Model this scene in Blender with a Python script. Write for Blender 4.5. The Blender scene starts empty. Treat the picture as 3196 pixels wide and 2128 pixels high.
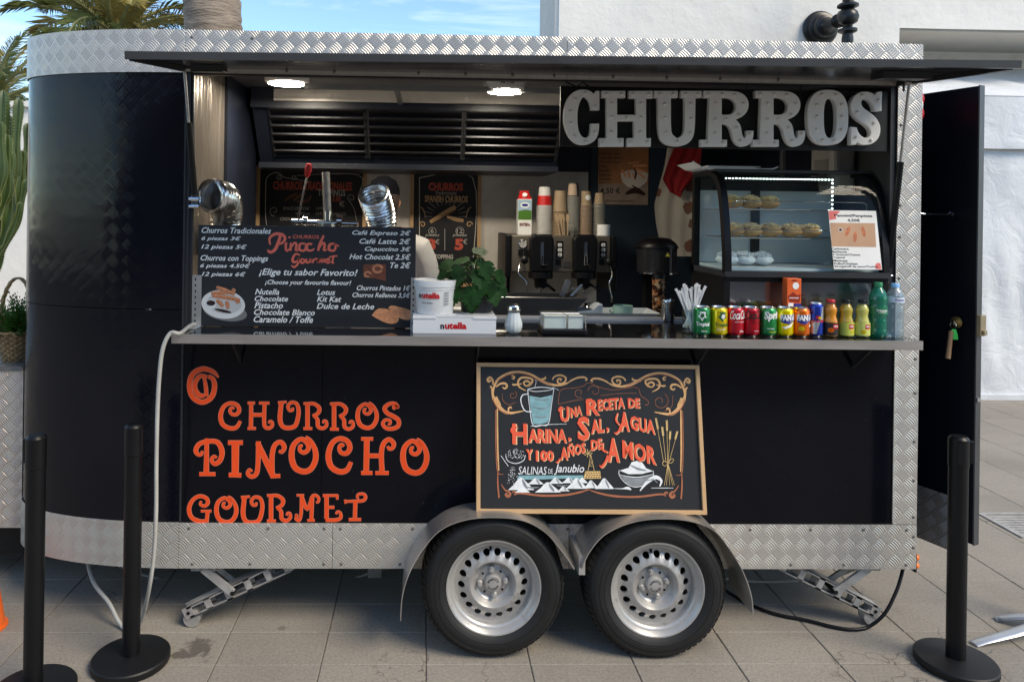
import bpy, math, random
from mathutils import Vector, Matrix
random.seed(7)
R = math.radians
SC = bpy.context.scene
COL = SC.collection

# ---------------------------------------------------------------- camera
PF, PCX, PCY, PSI, RHO = 2310.0, 1400.0, 671.0, R(1.5), 0.0137
CAM = Vector((0.0, -3.0, 1.685))
FW = Vector((math.sin(PSI), math.cos(PSI), 0))
RT0 = Vector((math.cos(PSI), -math.sin(PSI), 0))
RT = RT0*math.cos(RHO) + Vector((0, 0, 1))*math.sin(RHO)
UPV = Vector((0, 0, 1))*math.cos(RHO) - RT0*math.sin(RHO)
cd = bpy.data.cameras.new('camera')
cam = bpy.data.objects.new('camera', cd)
COL.objects.link(cam)
M = Matrix((RT, UPV, -FW)).transposed().to_4x4()
M.translation = CAM
cam.matrix_world = M
cd.sensor_fit = 'HORIZONTAL'
cd.sensor_width = 36.0
cd.lens = PF/3196.0*36.0
cd.shift_x = (1598.0-PCX)/3196.0
cd.shift_y = (PCY-1064.0)/3196.0
cd.clip_start = 0.05
cd.clip_end = 2000
SC.camera = cam

# ---------------------------------------------------------------- sky, sun, exposure
SUN_EL, SUN_AZ = R(44), R(128)      # azimuth measured from +Y towards +X
w = bpy.data.worlds.new('World'); SC.world = w; w.use_nodes = True
nt = w.node_tree; nt.nodes.clear()
wo = nt.nodes.new('ShaderNodeOutputWorld'); bg = nt.nodes.new('ShaderNodeBackground')
sky = nt.nodes.new('ShaderNodeTexSky'); sky.sky_type = 'NISHITA'; sky.sun_disc = False
sky.sun_elevation = SUN_EL; sky.sun_rotation = SUN_AZ
sky.altitude = 50; sky.air_density = 1.0; sky.dust_density = 0.1; sky.ozone_density = 3.5
tc = nt.nodes.new('ShaderNodeTexCoord'); mp = nt.nodes.new('ShaderNodeMapping')
mp.inputs['Scale'].default_value = (1.2, 1.2, 7.0); mp.inputs['Rotation'].default_value = (0.12, 0.25, 0.3)
nz = nt.nodes.new('ShaderNodeTexNoise'); nz.inputs['Scale'].default_value = 2.3; nz.inputs['Detail'].default_value = 7
nz.inputs['Roughness'].default_value = 0.6; nz.inputs['Distortion'].default_value = 0.8
cr = nt.nodes.new('ShaderNodeValToRGB'); cr.color_ramp.elements[0].position = 0.46; cr.color_ramp.elements[1].position = 0.82
cr.color_ramp.elements[1].color = (0.6, 0.6, 0.6, 1)
mx = nt.nodes.new('ShaderNodeMix'); mx.data_type = 'RGBA'
mx.inputs[7].default_value = (5.6, 6.4, 7.2, 1)
nt.links.new(tc.outputs['Generated'], mp.inputs[0]); nt.links.new(mp.outputs[0], nz.inputs['Vector'])
nt.links.new(nz.outputs['Fac'], cr.inputs[0]); nt.links.new(cr.outputs[0], mx.inputs[0])
tn = nt.nodes.new('ShaderNodeMix'); tn.data_type = 'RGBA'; tn.blend_type = 'MULTIPLY'; tn.inputs[0].default_value = 1; tn.inputs[7].default_value = (.74, .90, 1.06, 1)
nt.links.new(sky.outputs[0], tn.inputs[6]); nt.links.new(tn.outputs[2], mx.inputs[6]); nt.links.new(mx.outputs[2], bg.inputs[0])
bg.inputs[1].default_value = 0.15
nt.links.new(bg.outputs[0], wo.inputs[0])
sd = bpy.data.lights.new('sun', 'SUN'); sd.energy = 2.0; sd.angle = R(28); sd.color = (1.0, 0.95, 0.87)
so = bpy.data.objects.new('sun', sd); COL.objects.link(so)
dv = Vector((math.sin(SUN_AZ)*math.cos(SUN_EL), math.cos(SUN_AZ)*math.cos(SUN_EL), math.sin(SUN_EL)))
so.rotation_euler = dv.to_track_quat('Z', 'Y').to_euler(); so.location = (6, -8, 12)
SC.view_settings.view_transform = 'Standard'; SC.view_settings.look = 'None'
SC.view_settings.gamma = 1; SC.view_settings.use_curve_mapping = False
SC.view_settings.exposure = 0.92
SC.view_settings.use_white_balance = True; SC.view_settings.white_balance_temperature = 7900; SC.view_settings.white_balance_tint = 8
SC.cycles.max_bounces = 6; SC.cycles.transparent_max_bounces = 14
SC.cycles.use_denoising = True

# ---------------------------------------------------------------- helpers
def ray(px, py):
    return FW + RT*((px-PCX)/PF) - UPV*((py-PCY)/PF)
def P(px, py, Y=0.0):            # photograph pixel -> point of the plane y = Y
    d = ray(px, py); return CAM + d*((Y-CAM.y)/d.y)
def PZ(px, py, z=0.0):           # photograph pixel -> point of the plane z = z
    d = ray(px, py); return CAM + d*((z-CAM.z)/d.z)
def lin(c):
    return tuple(((v/255.0)/12.92 if v <= 10.3 else (((v/255.0)+0.055)/1.055)**2.4) for v in c)

class NT:
    def __init__(s, m):
        m.use_nodes = True; s.t = m.node_tree; s.b = s.t.nodes['Principled BSDF']
    def n(s, k): return s.t.nodes.new(k)
    def l(s, a, b): s.t.links.new(a, b)
    def m(s, op, a, b=None, c=None, clamp=False):
        q = s.n('ShaderNodeMath'); q.operation = op; q.use_clamp = clamp
        for i, v in enumerate((a, b, c)):
            if v is None: continue
            if isinstance(v, (int, float)): q.inputs[i].default_value = v
            else: s.l(v, q.inputs[i])
        return q.outputs[0]
    def noise(s, scale, detail=4, vec=None, rough=.55, dist=0):
        q = s.n('ShaderNodeTexNoise'); q.inputs['Scale'].default_value = scale; q.inputs['Detail'].default_value = detail
        q.inputs['Roughness'].default_value = rough; q.inputs['Distortion'].default_value = dist
        if vec is not None: s.l(vec, q.inputs['Vector'])
        return q.outputs['Fac']
    def ramp(s, f, p0, p1, c0=(0, 0, 0), c1=(1, 1, 1)):
        q = s.n('ShaderNodeValToRGB'); e = q.color_ramp.elements
        e[0].position = p0; e[1].position = p1; e[0].color = (*c0, 1); e[1].color = (*c1, 1)
        s.l(f, q.inputs[0]); return q.outputs[0]
    def mix(s, f, a, b):
        q = s.n('ShaderNodeMix'); q.data_type = 'RGBA'
        for i, v in ((0, f), (6, a), (7, b)):
            if isinstance(v, (int, float)): q.inputs[i].default_value = v
            elif isinstance(v, tuple): q.inputs[i].default_value = (*v[:3], 1)
            else: s.l(v, q.inputs[i])
        return q.outputs[2]
    def pos(s, kind='Object'):
        return s.n('ShaderNodeTexCoord').outputs[kind]
    def geo(s): return s.n('ShaderNodeNewGeometry').outputs['Position']
    def bump(s, h, strength=.3, dist=.01):
        q = s.n('ShaderNodeBump'); q.inputs['Strength'].default_value = strength; q.inputs['Distance'].default_value = dist
        s.l(h, q.inputs['Height']); s.l(q.outputs[0], s.b.inputs['Normal']); return q

MATS = {}
def mat(name, col, rough=.5, metal=0.0, var=.12, vs=6.0, bump=0.0, bs=40.0, coat=0.0, ior=None, emit=0.0, dirt=None, rvar=.0, stretch=None, bd=.004, trans=0.0):
    if name in MATS: return MATS[name]
    m = bpy.data.materials.new(name); t = NT(m); b = t.b
    b.inputs['Roughness'].default_value = rough; b.inputs['Metallic'].default_value = metal
    g = t.geo()
    if stretch:
        q = t.n('ShaderNodeMapping'); q.inputs['Scale'].default_value = stretch; t.l(g, q.inputs[0]); g = q.outputs[0]
    nf = t.noise(vs, 6, g)
    lo = tuple(c*(1-var) for c in col); hi = tuple(min(1, c*(1+var)) for c in col)
    c = t.mix(t.ramp(nf, .3, .7), lo, hi)
    if dirt:
        d = t.ramp(t.noise(dirt[2], 8, g, .7, .6), dirt[3], dirt[3]+.12)
        c = t.mix(t.m('MULTIPLY', d, dirt[1]), c, dirt[0])
    t.l(c, b.inputs['Base Color'])
    if rvar:
        t.l(t.m('ADD', t.m('MULTIPLY', nf, rvar), rough-rvar*.5, clamp=True), b.inputs['Roughness'])
    if bump: t.bump(t.noise(bs, 5, g), bump, bd)
    if coat: b.inputs['Coat Weight'].default_value = coat; b.inputs['Coat Roughness'].default_value = .08
    if ior: b.inputs['IOR'].default_value = ior
    if trans: b.inputs['Transmission Weight'].default_value = trans
    if emit:
        b.inputs['Emission Color'].default_value = (*col, 1); b.inputs['Emission Strength'].default_value = emit
    MATS[name] = m; return m

def glassmat(name, tint, gloss=1.45, rough=.02, body=0.0, bodycol=(1, 1, 1)):
    if name in MATS: return MATS[name]
    m = bpy.data.materials.new(name); m.use_nodes = True; t = m.node_tree; t.nodes.clear()
    o = t.nodes.new('ShaderNodeOutputMaterial'); tr = t.nodes.new('ShaderNodeBsdfTransparent'); gl = t.nodes.new('ShaderNodeBsdfGlossy')
    tr.inputs[0].default_value = (*tint, 1); gl.inputs[1].default_value = rough; gl.inputs[0].default_value = (.9, .9, .9, 1)
    fr = t.nodes.new('ShaderNodeFresnel'); ge = t.nodes.new('ShaderNodeNewGeometry'); mi = t.nodes.new('ShaderNodeMix'); mi.inputs[2].default_value = gloss; mi.inputs[3].default_value = 1/gloss
    t.links.new(ge.outputs['Backfacing'], mi.inputs[0]); t.links.new(mi.outputs[0], fr.inputs[0])
    x = t.nodes.new('ShaderNodeMixShader'); t.links.new(fr.outputs[0], x.inputs[0]); t.links.new(gl.outputs[0], x.inputs[2])
    if body:
        df = t.nodes.new('ShaderNodeBsdfDiffuse'); df.inputs[0].default_value = (*bodycol, 1)
        y = t.nodes.new('ShaderNodeMixShader'); y.inputs[0].default_value = body
        t.links.new(tr.outputs[0], y.inputs[1]); t.links.new(df.outputs[0], y.inputs[2]); t.links.new(y.outputs[0], x.inputs[1])
    else: t.links.new(tr.outputs[0], x.inputs[1])
    t.links.new(x.outputs[0], o.inputs[0]); MATS[name] = m; return m

WL = {}
def thing(name, label, cat, loc=(0, 0, 0), group=None):
    o = bpy.data.objects.new(name, None); COL.objects.link(o); o.empty_display_size = .1
    o.location = loc; o['label'] = label; o['category'] = cat
    if group: o['group'] = group
    WL[o.name] = Vector(loc); return o
def tag(o, label, cat, group=None):
    o['label'] = label; o['category'] = cat
    if group: o['group'] = group
    return o
def copy_tree(o, parent=None):
    c = o.copy(); COL.objects.link(c); c.parent = parent
    for ch in o.children: copy_tree(ch, c)
    return c
def copy_thing(o, loc, label, rz=0, scale=None, group=None):
    c = copy_tree(o); c.location = loc; c.rotation_euler.z = rz; c['label'] = label
    if scale: c.scale = scale
    if group: c['group'] = group
    WL[c.name] = Vector(loc); return c

class FR:                        # a local plane: x right, y up, d towards the viewer
    def __init__(s, o, ux=(1, 0, 0), uy=(0, 0, 1)):
        s.o = Vector(o); s.ux = Vector(ux).normalized(); s.uy = Vector(uy).normalized(); s.n = s.ux.cross(s.uy)
    def pt(s, x, y, d=0.0): return s.o + s.ux*x + s.uy*y + s.n*d

class MB:
    def __init__(s): s.v = []; s.f = []; s.mi = []; s.uv = {}; s.cur = 0
    def vs(s, pts): k = len(s.v); s.v += [Vector(p) for p in pts]; return k
    def face(s, idx, uv=None):
        if uv: s.uv[len(s.f)] = uv
        s.f.append(tuple(idx)); s.mi.append(s.cur)
    def quad(s, a, b, c, d, uv=None): k = s.vs((a, b, c, d)); s.face((k, k+1, k+2, k+3), uv)
    def box(s, x0, y0, z0, x1, y1, z1):
        k = s.vs([(x, y, z) for z in (z0, z1) for y in (y0, y1) for x in (x0, x1)])
        for q in ((0, 2, 3, 1), (4, 5, 7, 6), (0, 1, 5, 4), (2, 6, 7, 3), (0, 4, 6, 2), (1, 3, 7, 5)): s.face([k+i for i in q])
        return s
    def cbox(s, c, sx, sy, sz, rot=None):
        k0 = len(s.v); s.box(-sx/2, -sy/2, -sz/2, sx/2, sy/2, sz/2)
        for i in range(k0, len(s.v)):
            p = s.v[i]
            if rot is not None: p = rot @ p
            s.v[i] = p + Vector(c)
        return s
    def bar(s, p0, p1, wd, th, up=(0, 0, 1)):
        p0 = Vector(p0); p1 = Vector(p1); d = (p1-p0).normalized(); a = d.cross(Vector(up))
        if a.length < 1e-5: a = d.cross(Vector((1, 0, 0)))
        a.normalize(); b = a.cross(d).normalized()
        k = s.vs([p+a*i*wd/2+b*j*th/2 for p in (p0, p1) for i, j in ((-1, -1), (1, -1), (1, 1), (-1, 1))])
        for q in ((3, 2, 1, 0), (4, 5, 6, 7), (0, 1, 5, 4), (1, 2, 6, 5), (2, 3, 7, 6), (3, 0, 4, 7)): s.face([k+i for i in q])
        return s
    def tube(s, pts, r, n=8, caps=True, closed=False):
        pts = [Vector(p) for p in pts]; m = len(pts)
        rr = r if isinstance(r, (list, tuple)) else [r]*m
        t0 = (pts[1]-pts[0]).normalized(); a = t0.orthogonal().normalized(); rings = []
        for i, p in enumerate(pts):
            if closed: t = (pts[(i+1) % m]-pts[i-1])
            else: t = pts[min(i+1, m-1)]-pts[max(i-1, 0)]
            t = t.normalized() if t.length > 1e-9 else t0
            a = (a - t*a.dot(t)); a = a.normalized() if a.length > 1e-6 else t.orthogonal().normalized()
            b = t.cross(a)
            rings.append(s.vs([p+(a*math.cos(2*math.pi*j/n)+b*math.sin(2*math.pi*j/n))*rr[i] for j in range(n)]))
        for i in range(m if closed else m-1):
            k, l = rings[i], rings[(i+1) % m]
            for j in range(n): s.face((k+j, k+(j+1) % n, l+(j+1) % n, l+j))
        if caps and not closed:
            s.face([rings[0]+j for j in range(n)][::-1]); s.face([rings[-1]+j for j in range(n)])
        return s
    def cyl(s, p0, p1, r0, r1=None, n=16, caps=True): return s.tube([p0, p1], [r0, r0 if r1 is None else r1], n, caps)
    def lathe(s, prof, o=(0, 0, 0), n=20, ax=(0, 0, 1), uvr=False):
        o = Vector(o); ax = Vector(ax).normalized()
        a = Vector((1, 0, 0)) if abs(ax.x) < .9 else Vector((0, 1, 0))
        a = (a-ax*a.dot(ax)).normalized(); b = ax.cross(a); ks = []
        for r, z in prof:
            if r < 1e-6: ks.append((s.vs([o+ax*z]), 1))
            else: ks.append((s.vs([o+ax*z+(a*math.cos(2*math.pi*j/n)+b*math.sin(2*math.pi*j/n))*r for j in range(n)]), n))
        for (k, c), (l, e) in zip(ks, ks[1:]):
            for j in range(n):
                j2 = (j+1) % n
                if c == 1 and e == 1: continue
                if c == 1: s.face((k, l+j2, l+j)[::-1] if False else (k, l+j2, l+j))
                elif e == 1: s.face((k+j, k+j2, l))
                else: s.face((k+j, k+j2, l+j2, l+j))
        return s
    def prism(s, poly, fr, d0, d1, back=True):
        k = s.vs([fr.pt(x, y, d0) for x, y in poly]); l = s.vs([fr.pt(x, y, d1) for x, y in poly]); n = len(poly)
        area = sum(poly[i][0]*poly[(i+1) % n][1]-poly[(i+1) % n][0]*poly[i][1] for i in range(n))
        if area < 0:
            s.face([l+i for i in range(n)][::-1]); back and s.face([k+i for i in range(n)])
            for i in range(n): s.face((k+(i+1) % n, k+i, l+i, l+(i+1) % n))
        else:
            s.face([l+i for i in range(n)]); back and s.face([k+i for i in range(n)][::-1])
            for i in range(n): s.face((k+i, k+(i+1) % n, l+(i+1) % n, l+i))
        return s
    def ribbon(s, pts, fr, d, th=0.0, step=.012, asp=1.0):
        # pts: (x, y, width) control points of a brush stroke lying in fr
        q = cat3(pts, 5); L = []; Rr = []
        for i, p in enumerate(q):
            a = q[max(i-1, 0)]; b = q[min(i+1, len(q)-1)]
            tx, ty = b[0]-a[0], b[1]-a[1]; ln = math.hypot(tx, ty) or 1e-9
            nx, ny = -ty/ln*p[2]/2, tx/ln*p[2]/2
            L.append((p[0]+nx, p[1]+ny)); Rr.append((p[0]-nx, p[1]-ny))
        n = len(q); kl = s.vs([fr.pt(x, y, d) for x, y in L]); kr = s.vs([fr.pt(x, y, d) for x, y in Rr])
        for i in range(n-1): s.face((kr+i, kr+i+1, kl+i+1, kl+i))
        if th:
            bl = s.vs([fr.pt(x, y, d-th) for x, y in L]); br = s.vs([fr.pt(x, y, d-th) for x, y in Rr])
            for i in range(n-1):
                s.face((kl+i, kl+i+1, bl+i+1, bl+i)); s.face((br+i, br+i+1, kr+i+1, kr+i))
            s.face((kl, bl, br, kr)); s.face((kl+n-1, kr+n-1, br+n-1, bl+n-1))
        return s
    def blob(s, pts, fr, d):
        n = len(pts); area = sum(pts[i][0]*pts[(i+1) % n][1]-pts[(i+1) % n][0]*pts[i][1] for i in range(n))
        if area < 0: pts = pts[::-1]
        k = s.vs([fr.pt(x, y, d) for x, y in pts]); s.face(range(k, k+n)); return s
    def ell(s, x, y, rx, ry, fr, d, n=18, rot=0):
        c, q = math.cos(rot), math.sin(rot)
        return s.blob([(x+rx*math.cos(a)*c-ry*math.sin(a)*q, y+rx*math.cos(a)*q+ry*math.sin(a)*c) for a in [2*math.pi*i/n for i in range(n)]], fr, d)
    def add(s, verts, faces):
        k = s.vs(verts)
        for f in faces: s.face([k+i for i in f])
        return s
    def build(s, name, mats, parent=None, smooth=None, bevel=0.0, kind=None, label=None, seg=2, weld=False):
        base = WL.get(parent.name, Vector((0, 0, 0))) if parent else Vector((0, 0, 0))
        me = bpy.data.meshes.new(name); me.from_pydata([v-base for v in s.v], [], s.f)
        if not isinstance(mats, (list, tuple)): mats = [mats]
        for m in mats: me.materials.append(m)
        if len(mats) > 1: me.polygons.foreach_set('material_index', s.mi)
        if s.uv:
            ul = me.uv_layers.new(name='UVMap')
            for fi, uvs in s.uv.items():
                p = me.polygons[fi]
                for li, u in zip(p.loop_indices, uvs): ul.data[li].uv = u
        me.update()
        o = bpy.data.objects.new(name, me); COL.objects.link(o)
        if parent: o.parent = parent; WL[o.name] = base
        if smooth is not None:
            me.shade_smooth(); me.set_sharp_from_angle(angle=R(smooth))
        if bevel:
            b = o.modifiers.new('bevel', 'BEVEL'); b.width = bevel; b.segments = seg; b.limit_method = 'ANGLE'; b.angle_limit = R(40)
        if kind: o['kind'] = kind
        if label: o['label'] = label
        return o

def cat3(p, k):
    if len(p) < 3: return list(p)
    out = []
    for i in range(len(p)-1):
        a = p[max(i-1, 0)]; b = p[i]; c = p[i+1]; d = p[min(i+2, len(p)-1)]
        for j in range(k):
            t = j/k; t2 = t*t; t3 = t2*t
            out.append(tuple(.5*(2*b[q]+(-a[q]+c[q])*t+(2*a[q]-5*b[q]+4*c[q]-d[q])*t2+(-a[q]+3*b[q]-3*c[q]+d[q])*t3) for q in range(len(b))))
    out.append(tuple(p[-1])); return out
def spline(pts, k=6): return [Vector(q) for q in cat3([tuple(p) for p in pts], k)]

TC = {}
def text_geo(s, bold=0.0, shear=0.0, narrow=1.0):
    key = (s, bold, shear)
    if key in TC: return TC[key]
    c = bpy.data.curves.new('t', 'FONT'); c.body = s; c.size = 1; c.offset = bold; c.shear = shear; c.resolution_u = 2; c.fill_mode = 'FRONT'
    o = bpy.data.objects.new('t', c); me = bpy.data.meshes.new_from_object(o)
    v = [(p.co.x, p.co.y) for p in me.vertices]; f = [tuple(p.vertices) for p in me.polygons]
    bpy.data.objects.remove(o); bpy.data.meshes.remove(me); bpy.data.curves.remove(c)
    x0 = min(a for a, _ in v); x1 = max(a for a, _ in v); y0 = min(b for _, b in v); y1 = max(b for _, b in v)
    TC[key] = (v, f, x0, y0, x1, y1); return TC[key]
def put_text(mb, fr, s, bx, d=.0006, bold=0.0, shear=0.0, skew=0.0, fn=None):
    # fit the text s into bx = (x0, y0, x1, y1) of frame fr; skew makes the baseline climb
    v, f, x0, y0, x1, y1 = text_geo(s, bold, shear)
    X0, Y0, X1, Y1 = bx; pts = []
    for x, y in v:
        u = (x-x0)/(x1-x0); t = (y-y0)/(y1-y0)
        a, b = X0+u*(X1-X0), Y0+t*(Y1-Y0)+u*skew
        pts.append(fn(a, b, d) if fn else fr.pt(a, b, d))
    mb.add(pts, f)
class PX:                        # photograph zoom pixels -> coordinates of a panel of width w and height h
    def __init__(s, tl, tr, bl, br, w, h): s.tl, s.tr, s.bl, s.br, s.w, s.h = tl, tr, bl, br, w, h
    def __call__(s, x, y):
        v = .5
        for _ in range(4):
            xl = s.tl[0]+(s.bl[0]-s.tl[0])*v; xr = s.tr[0]+(s.br[0]-s.tr[0])*v; u = (x-xl)/(xr-xl)
            yt = s.tl[1]+(s.tr[1]-s.tl[1])*u; yb = s.bl[1]+(s.br[1]-s.bl[1])*u; v = (y-yt)/(yb-yt)
        return u*s.w, (1-v)*s.h
    def bx(s, x0, y0, x1, y1):
        a, b = s(x0, y0), s(x1, y1); return (a[0], b[1], b[0], a[1])
def strokes(mb, px, sc, lst, fr, d):
    # lst: list of strokes [(x, y, w), ...] in zoom pixels
    for i, st in enumerate(lst):
        mb.ribbon([(*px(x, y), wd*sc) for x, y, wd in st], fr, d+i*.00004)
def spiral(cx, cy, r0, r1, a0, a1, w0, w1, n=12, ey=1.0):
    return [(cx+(r0+(r1-r0)*i/n)*math.cos(R(a0+(a1-a0)*i/n)), cy+ey*(r0+(r1-r0)*i/n)*math.sin(R(a0+(a1-a0)*i/n)), w0+(w1-w0)*i/n) for i in range(n+1)]

# ---------------------------------------------------------------- shared materials
def diamond_mat(name, base, rough, strength=.55, metal=.75, spots=.0, c=.0455):
    m = bpy.data.materials.new(name); t = NT(m); b = t.b
    sx = t.n('ShaderNodeSeparateXYZ'); t.l(t.pos('UV'), sx.inputs[0]); x, z = sx.outputs[0], sx.outputs[1]
    k = 1/(math.sqrt(2)*c)
    u = t.m('MULTIPLY', t.m('ADD', x, z), k); v = t.m('MULTIPLY', t.m('SUBTRACT', x, z), k)
    par = t.m('FLOORED_MODULO', t.m('ADD', t.m('FLOOR', u), t.m('FLOOR', v)), 2.0)
    fu, fv = t.m('FRACT', u), t.m('FRACT', v)
    ip = t.m('SUBTRACT', 1.0, par)
    a = t.m('ADD', t.m('MULTIPLY', fu, par), t.m('MULTIPLY', fv, ip)); e = t.m('ADD', t.m('MULTIPLY', fv, par), t.m('MULTIPLY', fu, ip))
    e2 = t.m('POWER', t.m('SUBTRACT', e, .5), 2.0)
    a2 = t.m('ADD', a, t.m('MULTIPLY', e2, .30))
    bars = t.m('MULTIPLY_ADD', t.m('COSINE', t.m('MULTIPLY', a2, 2*math.pi*5)), -.5, .5)
    bars = t.m('POWER', bars, 1.4)
    mk = t.m('MULTIPLY', t.m('SMOOTH_MIN', t.m('MULTIPLY', t.m('SUBTRACT', .45, t.m('ABSOLUTE', t.m('SUBTRACT', e, .5))), 12.0), 1.0, .2), 1.0, clamp=True)
    mk2 = t.m('MULTIPLY', t.m('MULTIPLY', t.m('SUBTRACT', .47, t.m('ABSOLUTE', t.m('SUBTRACT', a, .5))), 20.0), 1.0, clamp=True)
    h = t.m('MULTIPLY', bars, t.m('MULTIPLY', mk, mk2))
    g = t.geo(); nf = t.noise(3.0, 6, g); n2 = t.noise(26.0, 6, g, .7)
    col = t.mix(t.ramp(nf, .3, .7), tuple(q*.86 for q in base), base)
    col = t.mix(t.m('MULTIPLY', t.ramp(n2, .60, .72), .35), col, (base[0]*.45, base[1]*.42, base[2]*.38))
    if spots: col = t.mix(t.m('MULTIPLY', t.ramp(t.noise(9, 8, g, .75, 1.0), .60, .66), spots), col, (.05, .045, .04))
    t.l(col, b.inputs['Base Color']); b.inputs['Metallic'].default_value = metal
    t.l(t.m('ADD', t.m('MULTIPLY', nf, .18), rough-.09), b.inputs['Roughness'])
    t.bump(t.m('ADD', h, t.m('MULTIPLY', n2, .25)), strength, .0020)
    MATS[name] = m; return m
DIA = diamond_mat('tread_plate_aluminium', (.60, .565, .52), .38, .70, .58)
NOSE = diamond_mat('black_wrapped_tread_plate', (.0045, .005, .009), .09, .11, 0.0)
_q = NOSE.node_tree; _b = [n for n in _q.nodes if n.type == 'BUMP'][0]; _w = _q.nodes.new('ShaderNodeTexNoise'); _w.inputs['Scale'].default_value = 9; _w.inputs['Detail'].default_value = 3
_w2 = _q.nodes.new('ShaderNodeBump'); _w2.inputs['Strength'].default_value = .30; _w2.inputs['Distance'].default_value = .008; _g = _q.nodes.new('ShaderNodeNewGeometry')
_q.links.new(_g.outputs['Position'], _w.inputs['Vector']); _q.links.new(_w.outputs['Fac'], _w2.inputs['Height']); _q.links.new(_w2.outputs[0], _b.inputs['Normal'])
NOSE.node_tree.nodes['Principled BSDF'].inputs['IOR'].default_value = 1.36
DIAD = diamond_mat('tread_plate_grimy', (.30, .295, .29), .40, .9, .7, .5)
BLK = mat('black_gloss_vinyl', (.0035, .004, .007), .13, 0, .2, 3, bump=.05, bs=6, ior=1.27, dirt=((.10, .10, .105), .6, 70, .645), rvar=.12)
CHAR = mat('charcoal_painted_steel', (.022, .023, .027), .42, 0, .2, 8, rvar=.15)
DKIN = mat('dark_navy_panel', (.010, .014, .026), .40, 0, .2, 5)
STEEL = mat('brushed_stainless_steel', (.50, .48, .46), .26, 1, .10, 2.0, bump=.04, bs=3, rvar=.12, stretch=(1, 1, 8))
CHROME = mat('polished_steel', (.72, .72, .72), .10, 1, .06, 10)
ALU = mat('satin_aluminium', (.66, .65, .63), .34, .9, .10, 7, rvar=.12, dirt=((.35, .33, .30), .4, 22, .60))
GALV = mat('galvanised_steel', (.40, .39, .38), .48, .4, .25, 18, dirt=((.12, .10, .08), .6, 30, .58), rvar=.2)
RUB = mat('black_rubber', (.006, .006, .0065), .62, 0, .3, 12, bump=.12, bs=60, dirt=((.035, .032, .028), .4, 16, .60), rvar=.2)
BPL = mat('black_plastic', (.004, .004, .005), .40, 0, .2, 12, ior=1.36)
BPM = mat('black_matt_plastic', (.006, .006, .007), .5, 0, .2, 12, ior=1.4, dirt=((.03, .027, .024), .4, 20, .62))
WPL = mat('white_plastic', (.78, .78, .77), .35, 0, .04, 6)
WPA = mat('white_paper', (.80, .80, .79), .7, 0, .05, 9)
GLASS = glassmat('clear_glass', (.93, .96, .95))
LAMP = mat('lamp_lens_lit', (1.0, .98, .94), .4, 0, .0, emit=85.0)
RED = mat('red_plastic', (.45, .012, .015), .35, 0, .1)
ORG = mat('orange_vinyl', (.86, .075, .012), .45, 0, .05, 8)
ORGE = mat('orange_vinyl_edge', (.75, .22, .14), .5, 0, .05, 8)
# ================================================================ ground
def ground_mats():
    m = bpy.data.materials.new('paving_stone'); t = NT(m); b = t.b; g = t.geo()
    oi = t.n('ShaderNodeObjectInfo')
    big = t.ramp(t.noise(1.1, 6, g, .6), .3, .72); fine = t.noise(95, 6, g, .75); mid = t.noise(14, 6, g, .7)
    col = t.mix(big, (.222, .198, .168), (.322, .290, .248))
    col = t.mix(t.m('MULTIPLY', t.m('SUBTRACT', oi.outputs['Random'], .5, clamp=True), .8), col, (.33, .295, .25))
    col = t.mix(t.m('MULTIPLY', t.ramp(fine, .42, .62), .45), col, (.10, .088, .075))
    col = t.mix(t.m('MULTIPLY', t.ramp(mid, .58, .74), .35), col, (.13, .112, .09))
    # hairline cracks
    v = t.n('ShaderNodeTexVoronoi'); v.feature = 'DISTANCE_TO_EDGE'; v.inputs['Scale'].default_value = 1.15
    q = t.n('ShaderNodeVectorMath'); q.operation = 'ADD'; nn = t.n('ShaderNodeTexNoise'); nn.inputs['Scale'].default_value = 5; nn.inputs['Detail'].default_value = 6
    t.l(g, nn.inputs['Vector']); sc = t.n('ShaderNodeVectorMath'); sc.operation = 'SCALE'; sc.inputs['Scale'].default_value = .45
    t.l(nn.outputs['Color'], sc.inputs[0]); t.l(g, q.inputs[0]); t.l(sc.outputs[0], q.inputs[1]); t.l(q.outputs[0], v.inputs['Vector'])
    crk = t.m('MULTIPLY', t.ramp(v.outputs['Distance'], .0012, .0045, (1, 1, 1), (0, 0, 0)), t.ramp(t.noise(.8, 3, g), .55, .62))
    col = t.mix(t.m('MULTIPLY', crk, .8), col, (.045, .038, .032))
    vg = t.n('ShaderNodeTexVoronoi'); vg.inputs['Scale'].default_value = 3.1; t.l(g, vg.inputs['Vector'])
    col = t.mix(t.m('MULTIPLY', t.ramp(vg.outputs['Distance'], .045, .06, (1, 1, 1), (0, 0, 0)), .55), col, (.09, .078, .066))
    # spilled water
    c = PZ(612, 2030); c2 = PZ(40, 2010)
    for cc, rad in ((c, .17), (c2, .12)):
        d = t.n('ShaderNodeVectorMath'); d.operation = 'DISTANCE'; d.inputs[1].default_value = cc; t.l(g, d.inputs[0])
        st = t.ramp(t.m('ADD', d.outputs['Value'], t.m('MULTIPLY', t.noise(11, 5, g, .6), .30)), rad+.03, rad+.05, (1, 1, 1), (0, 0, 0))
        col = t.mix(t.m('MULTIPLY', st, .72), col, (.05, .043, .036))
    t.l(col, b.inputs['Base Color']); b.inputs['Roughness'].default_value = .82
    t.bump(t.m('ADD', fine, t.m('MULTIPLY', mid, .8)), .38, .004)
    return m
PAVE = ground_mats()
GROUT = mat('sandy_grout', (.16, .14, .12), .95, 0, .3, 10)
mb = MB(); mb.quad((-120, -80, -.006), (120, -80, -.006), (120, 160, -.006), (-120, 160, -.006))
ground = mb.build('ground', GROUT, kind='structure')
PXW, PYD, PX0, PY0 = .393, .2155, -.775, -.008
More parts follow.
